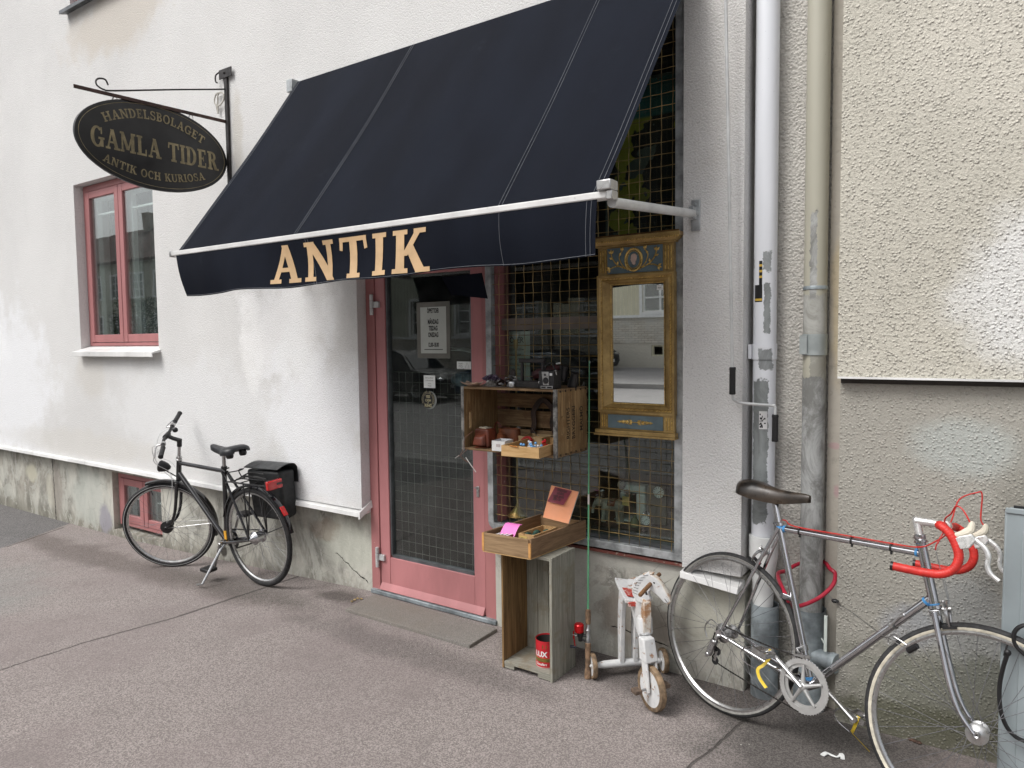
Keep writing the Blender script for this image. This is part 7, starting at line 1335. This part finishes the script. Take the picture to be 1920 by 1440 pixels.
def guard(Mt, c, a0_, a1_, r_, wd_=.052):
    m = MB(Mt); prof = [(-wd_/2, -.012), (-wd_*.38, .0), (0, .006), (wd_*.38, .0), (wd_/2, -.012)]; N_ = 36
    vs = []; fs = []
    for th_ in (0, .0018):
        for i in range(N_+1):
            a = R(a0_+(a1_-a0_)*i/N_)
            for y_, d_ in prof: rr_ = r_+d_+th_; vs.append((c[0]+rr_*math.cos(a), y_, c[1]+rr_*math.sin(a)))
    k = 5; n1 = (N_+1)*k
    for i in range(N_):
        for j in range(k-1): fs.append((i*k+j, i*k+j+1, (i+1)*k+j+1, (i+1)*k+j)); fs.append((n1+i*k+j, n1+(i+1)*k+j, n1+(i+1)*k+j+1, n1+i*k+j+1))
        fs.append((i*k, (i+1)*k, n1+(i+1)*k, n1+i*k)); fs.append((i*k+4, n1+i*k+4, n1+(i+1)*k+4, (i+1)*k+4))
    m.add(vs, fs); return m
guard(BS, (.068,-.386), 62, 186, .366).build('front_mudguard', gb, BB); RG = guard(BF, (0,.35), 18, 170, .366).build('rear_mudguard', gb, BB)
m = MB(BS)
for s_ in (-1, 1): m.tube([(.068,s_*.055,-.386),(-.29,s_*.028,-.31)], .0022, 5)
m.build('guard_stay', al, BB)
m = MB(BF)
for s_ in (-1, 1): m.tube([(0,s_*.072,.35),(-.335,s_*.028,.47)], .0022, 5)
m.build('guard_stay', bk, BB)
a = R(146); pR = V(math.cos(a)*.376, .0, .35+math.sin(a)*.376); dd = V(-math.sin(a)*-1, 0, math.cos(a)*-1); m = MB(BF); m.obox(pR, V(math.sin(a),0,-math.cos(a))*.034, V(0,.016,0), V(math.cos(a),0,math.sin(a))*.005); m.build('reflector', plain('red_reflector', (.5,.01,.01), .15, 0, .1), BB, bevel=.002)
# rear rack, lamp, bag
m = MB(BF); zr = .735
for s_ in (-1, 1): m.tube(smoothpath([(.245,s_*.03,.70),(.20,s_*.045,.735),(.0,s_*.052,zr),(-.20,s_*.055,zr),(-.235,s_*.04,zr-.004),(-.24,0,zr-.006)], 4), .0055, 6); m.tube([(-.06,s_*.055,zr),(-.0,s_*.075,.355)], .005, 6); m.tube([(.01,s_*.055,zr),(.0,s_*.075,.355)], .005, 6)
for x_ in (.18, .06, -.06, -.18): m.tube([(x_,-.05,zr),(x_,.05,zr)], .004, 6)
m.tube(smoothpath([(.15,-.045,zr),(.19,-.045,zr+.06),(.13,-.045,zr+.075),(.11,.0,zr+.075),(.13,.045,zr+.075),(.19,.045,zr+.06),(.15,.045,zr)], 3), .004, 6); m.build('rack', bk, BB)
m = MB(BF); m.box(-.262,-.235,-.055,.062,.705,.765); TL = m.build('tail_lamp', plain('red_lamp', (.45,.008,.008), .12, 0, .1, coat=.5), BB, bevel=.006); m = MB(BF); m.box(-.234,-.215,-.05,.055,.712,.762); m.box(-.2635,-.2622,-.05,-.008,.73,.745); m.build('lamp_back', bk, TL)
BM = BF; m = MB(BM)     # pannier hangs on the wall side: local y < 0
m.hexa([(a_+.165,b_,c__) for a_,b_,c__ in ((-.36,-.20,.47),(-.02,-.20,.47),(-.02,-.085,.45),(-.36,-.085,.45),(-.365,-.215,.79),(-.015,-.215,.79),(-.015,-.075,.80),(-.365,-.075,.80))]); PN = m.build('pannier_bag', plain('black_canvas', (.016,.017,.018), .6, 0, .3, 12, .0015, 30), bevel=.022, seg=3, label='black pannier bag hung on the rear rack of the city bicycle', cat='bag')
m = MB(BM); m.surf(lambda u, v: V(-.207+.364*u, -.065-.160*min(1, v*1.5)-.006*math.sin(v*3), .812+.022*math.sin(min(1,v*1.5)*pi*.9)-(.125*max(0,(v-.6)/.4))), 8, 18, (0,0,.004)); m.build('lid', plain('bag_lid', (.028,.03,.032), .5, 0, .2, 10, .001, 20), PN)
# flap edge toward the rear (side gusset) and clutter on the rack
m = MB(BF); m.tube(smoothpath([(.10,-.02,.755),(.04,.01,.775),(-.02,-.02,.765),(-.08,.02,.78),(-.14,-.01,.76),(-.18,.02,.765)], 5), .008, 6); m.tube(smoothpath([(.08,.03,.765),(.0,.0,.80),(-.06,-.04,.785),(-.15,.0,.80)], 5), .005, 6); m.build('bungee_cord', plain('black_cord', (.02,.02,.02), .6), BB)
# cranks, kickstand
m = MB(BF); m.tube([(.37,.055,.278),(.455,.062,.10)], [.012,.010], 10, flat=.7); m.tube([(.37,.03,.278),(.37,.06,.278)], .012, 10); m.build('crank_arm', al, BB)
m = MB(BF); m.tube([(.37,-.055,.278),(.285,-.062,.456)], [.012,.010], 10, flat=.7); m.build('crank_arm', al, BB)
for x_, z_, s_ in ((.455,.100,1), (.285,.456,-1)):
    m = MB(BF); m.hexa([(x_-.045,s_*.075,z_-.017),(x_+.05,s_*.075,z_-.010),(x_+.05,s_*.155,z_-.010),(x_-.045,s_*.155,z_-.017),(x_-.05,s_*.075,z_+.007),(x_+.045,s_*.075,z_+.014),(x_+.045,s_*.155,z_+.014),(x_-.05,s_*.155,z_+.007)]); m.build('pedal', bk, BB, bevel=.005)
m = MB(BF); ring(m, .05, .075, -.045, .003, 40, (.37,.278)); m.build('chainring', bk, BB); m = MB(BF); m.tube([(.37,-.045,.352),(.0,-.045,.385)], .005, 6); m.tube([(.37,-.045,.204),(.0,-.045,.318)], .005, 6); m.build('chain', M['chain'], BB)
kf = G(375,1100,-.04); BFi = BF.inverted(); kl = BFi @ kf; m = MB(BF); m.tube([(.355,.02,.275), (.37,.05,.24), kl+V(-.03,0,.02)], [.011,.010,.008], 8); m.tube([kl+V(-.03,0,.02), kl+V(.035,.0,.008)], .007, 8); m.build('kickstand', al, BB)
m = MB(BF); m.box(.335,.36,.012,.022,.30,.36); m.build('frame_sticker', plain('orange_sticker', (.7,.35,.03), .4), BB)
# ================================================================== GREY CABINET AND HOSE
CB = thing('electrical_cabinet', (.3,-.28,0), 'pale grey metal street cabinet at the right edge behind the front wheel', 'cabinet')
M['cabinet'] = plain('cabinet_paint', (.27,.31,.325), .45, 0, .06, 3)
CBM = Matrix.Translation((.004,-.43,0)) @ Matrix.Rotation(R(-3), 4, 'Z')
m = MB(CBM); m.hexa([(0,0,-.05),(.62,0,-.05),(.62,.29,-.05),(0,.29,-.05),(0,0,1.068),(.62,0,1.068),(.62,.29,1.02),(0,.29,1.02)]); m.build('body', M['cabinet'], CB, bevel=.006)
m = MB(CBM); m.hexa([(.002,-.006,1.056),(.624,-.006,1.056),(.624,-.001,1.056),(.002,-.001,1.056),(.002,-.006,1.074),(.624,-.006,1.074),(.624,-.001,1.074),(.002,-.001,1.074)]); m.box(.05,.58,-.005,-.0008,.12,1.0); m.build('door_panel', M['cabinet'], CB, bevel=.003)
m = MB(CBM); m.box(.02,.10,.08,.09,1.058,1.066); m.build('vent_slot', M['black'], CB)
P1 = [W(*q) for q in ((1889,1226,-.475),(1880,1255,-.475),(1874,1290,-.475),(1876,1330,-.475),(1887,1362,-.475),(1905,1382,-.475),(1935,1395,-.475))]
m = MB(); m.tube(smoothpath(P1, 5), .0068, 8); m.ball(P1[0]+V(0,0,.004), (.011,.010,.012)); m.build('black_hose', M['black'], label='black hose end curving down in front of the grey cabinet', cat='hose')
P1 = [W(*q) for q in ((1940,1170,-.478),(1915,1174,-.478),(1902,1186,-.478),(1902,1204,-.478),(1915,1222,-.478),(1945,1245,-.478))]
m = MB(); m.tube(smoothpath(P1, 5), .0068, 8); m.build('black_hose', M['black'], label='loop of black hose higher up on the grey cabinet', cat='hose')
# ================================================================== SMALL LITTER
p = G(1562,1415,.004); m = MB(); pp = [G(x, y, .006) for x, y in ((1542,1416),(1550,1412),(1560,1416),(1570,1419),(1578,1414),(1580,1423))]
m.tube(smoothpath(pp, 4), [.010]*5+[.006]*5+[.005]*5+[.009]*6, 6, flat=.3, fv=(0,0,1)); m.build('torn_tissue', M['white'], label='torn white tissue on the wet asphalt below the chrome bicycle crank', cat='litter')
m = MB(); rnd = random.Random(8)
for k in range(5):
    p = G(661+rnd.uniform(-6,16), 1124+rnd.uniform(-3,4), .006); m.ball(p, (.016*rnd.uniform(.5,1), .009, .005), 6, 4)
m.build('dry_leaves', plain('yellow_leaf', (.36,.26,.12), .8, 0, .4, 40), label='few dry yellow leaves at the left corner of the door step', cat='leaves')
m = MB()
for k in range(3): m.ball(G(1708+k*7, 1386+k*3, .006), (.014,.010,.006), 6, 4)
m.build('dead_leaf', plain('brown_leaf', (.09,.05,.035), .8, 0, .4, 40), label='brown dead leaf on the ground behind the front wheel', cat='leaf')
rnd = random.Random(21); m = MB()
for k in range(420):
    x = rnd.uniform(-7,.3); y = -rnd.random()**1.0*2.9-.02
    if y < -2.8: continue
    s_ = rnd.uniform(.0012,.0035); z = gz(x); a = rnd.random()*3; u = V(math.cos(a), math.sin(a), 0)*s_*1.6; v = V(-math.sin(a), math.cos(a), 0)*s_; c = V(x, y, z+.001)
    m.add([c-u, c+v, c+u, c-v, c+V(0,0,s_*.8)], [(0,1,4),(1,2,4),(2,3,4),(3,0,4)])
m.build('grit', plain('grit', (.42,.40,.37), .9, 0, .5, 300), smooth=False, fix=False, kind='stuff')
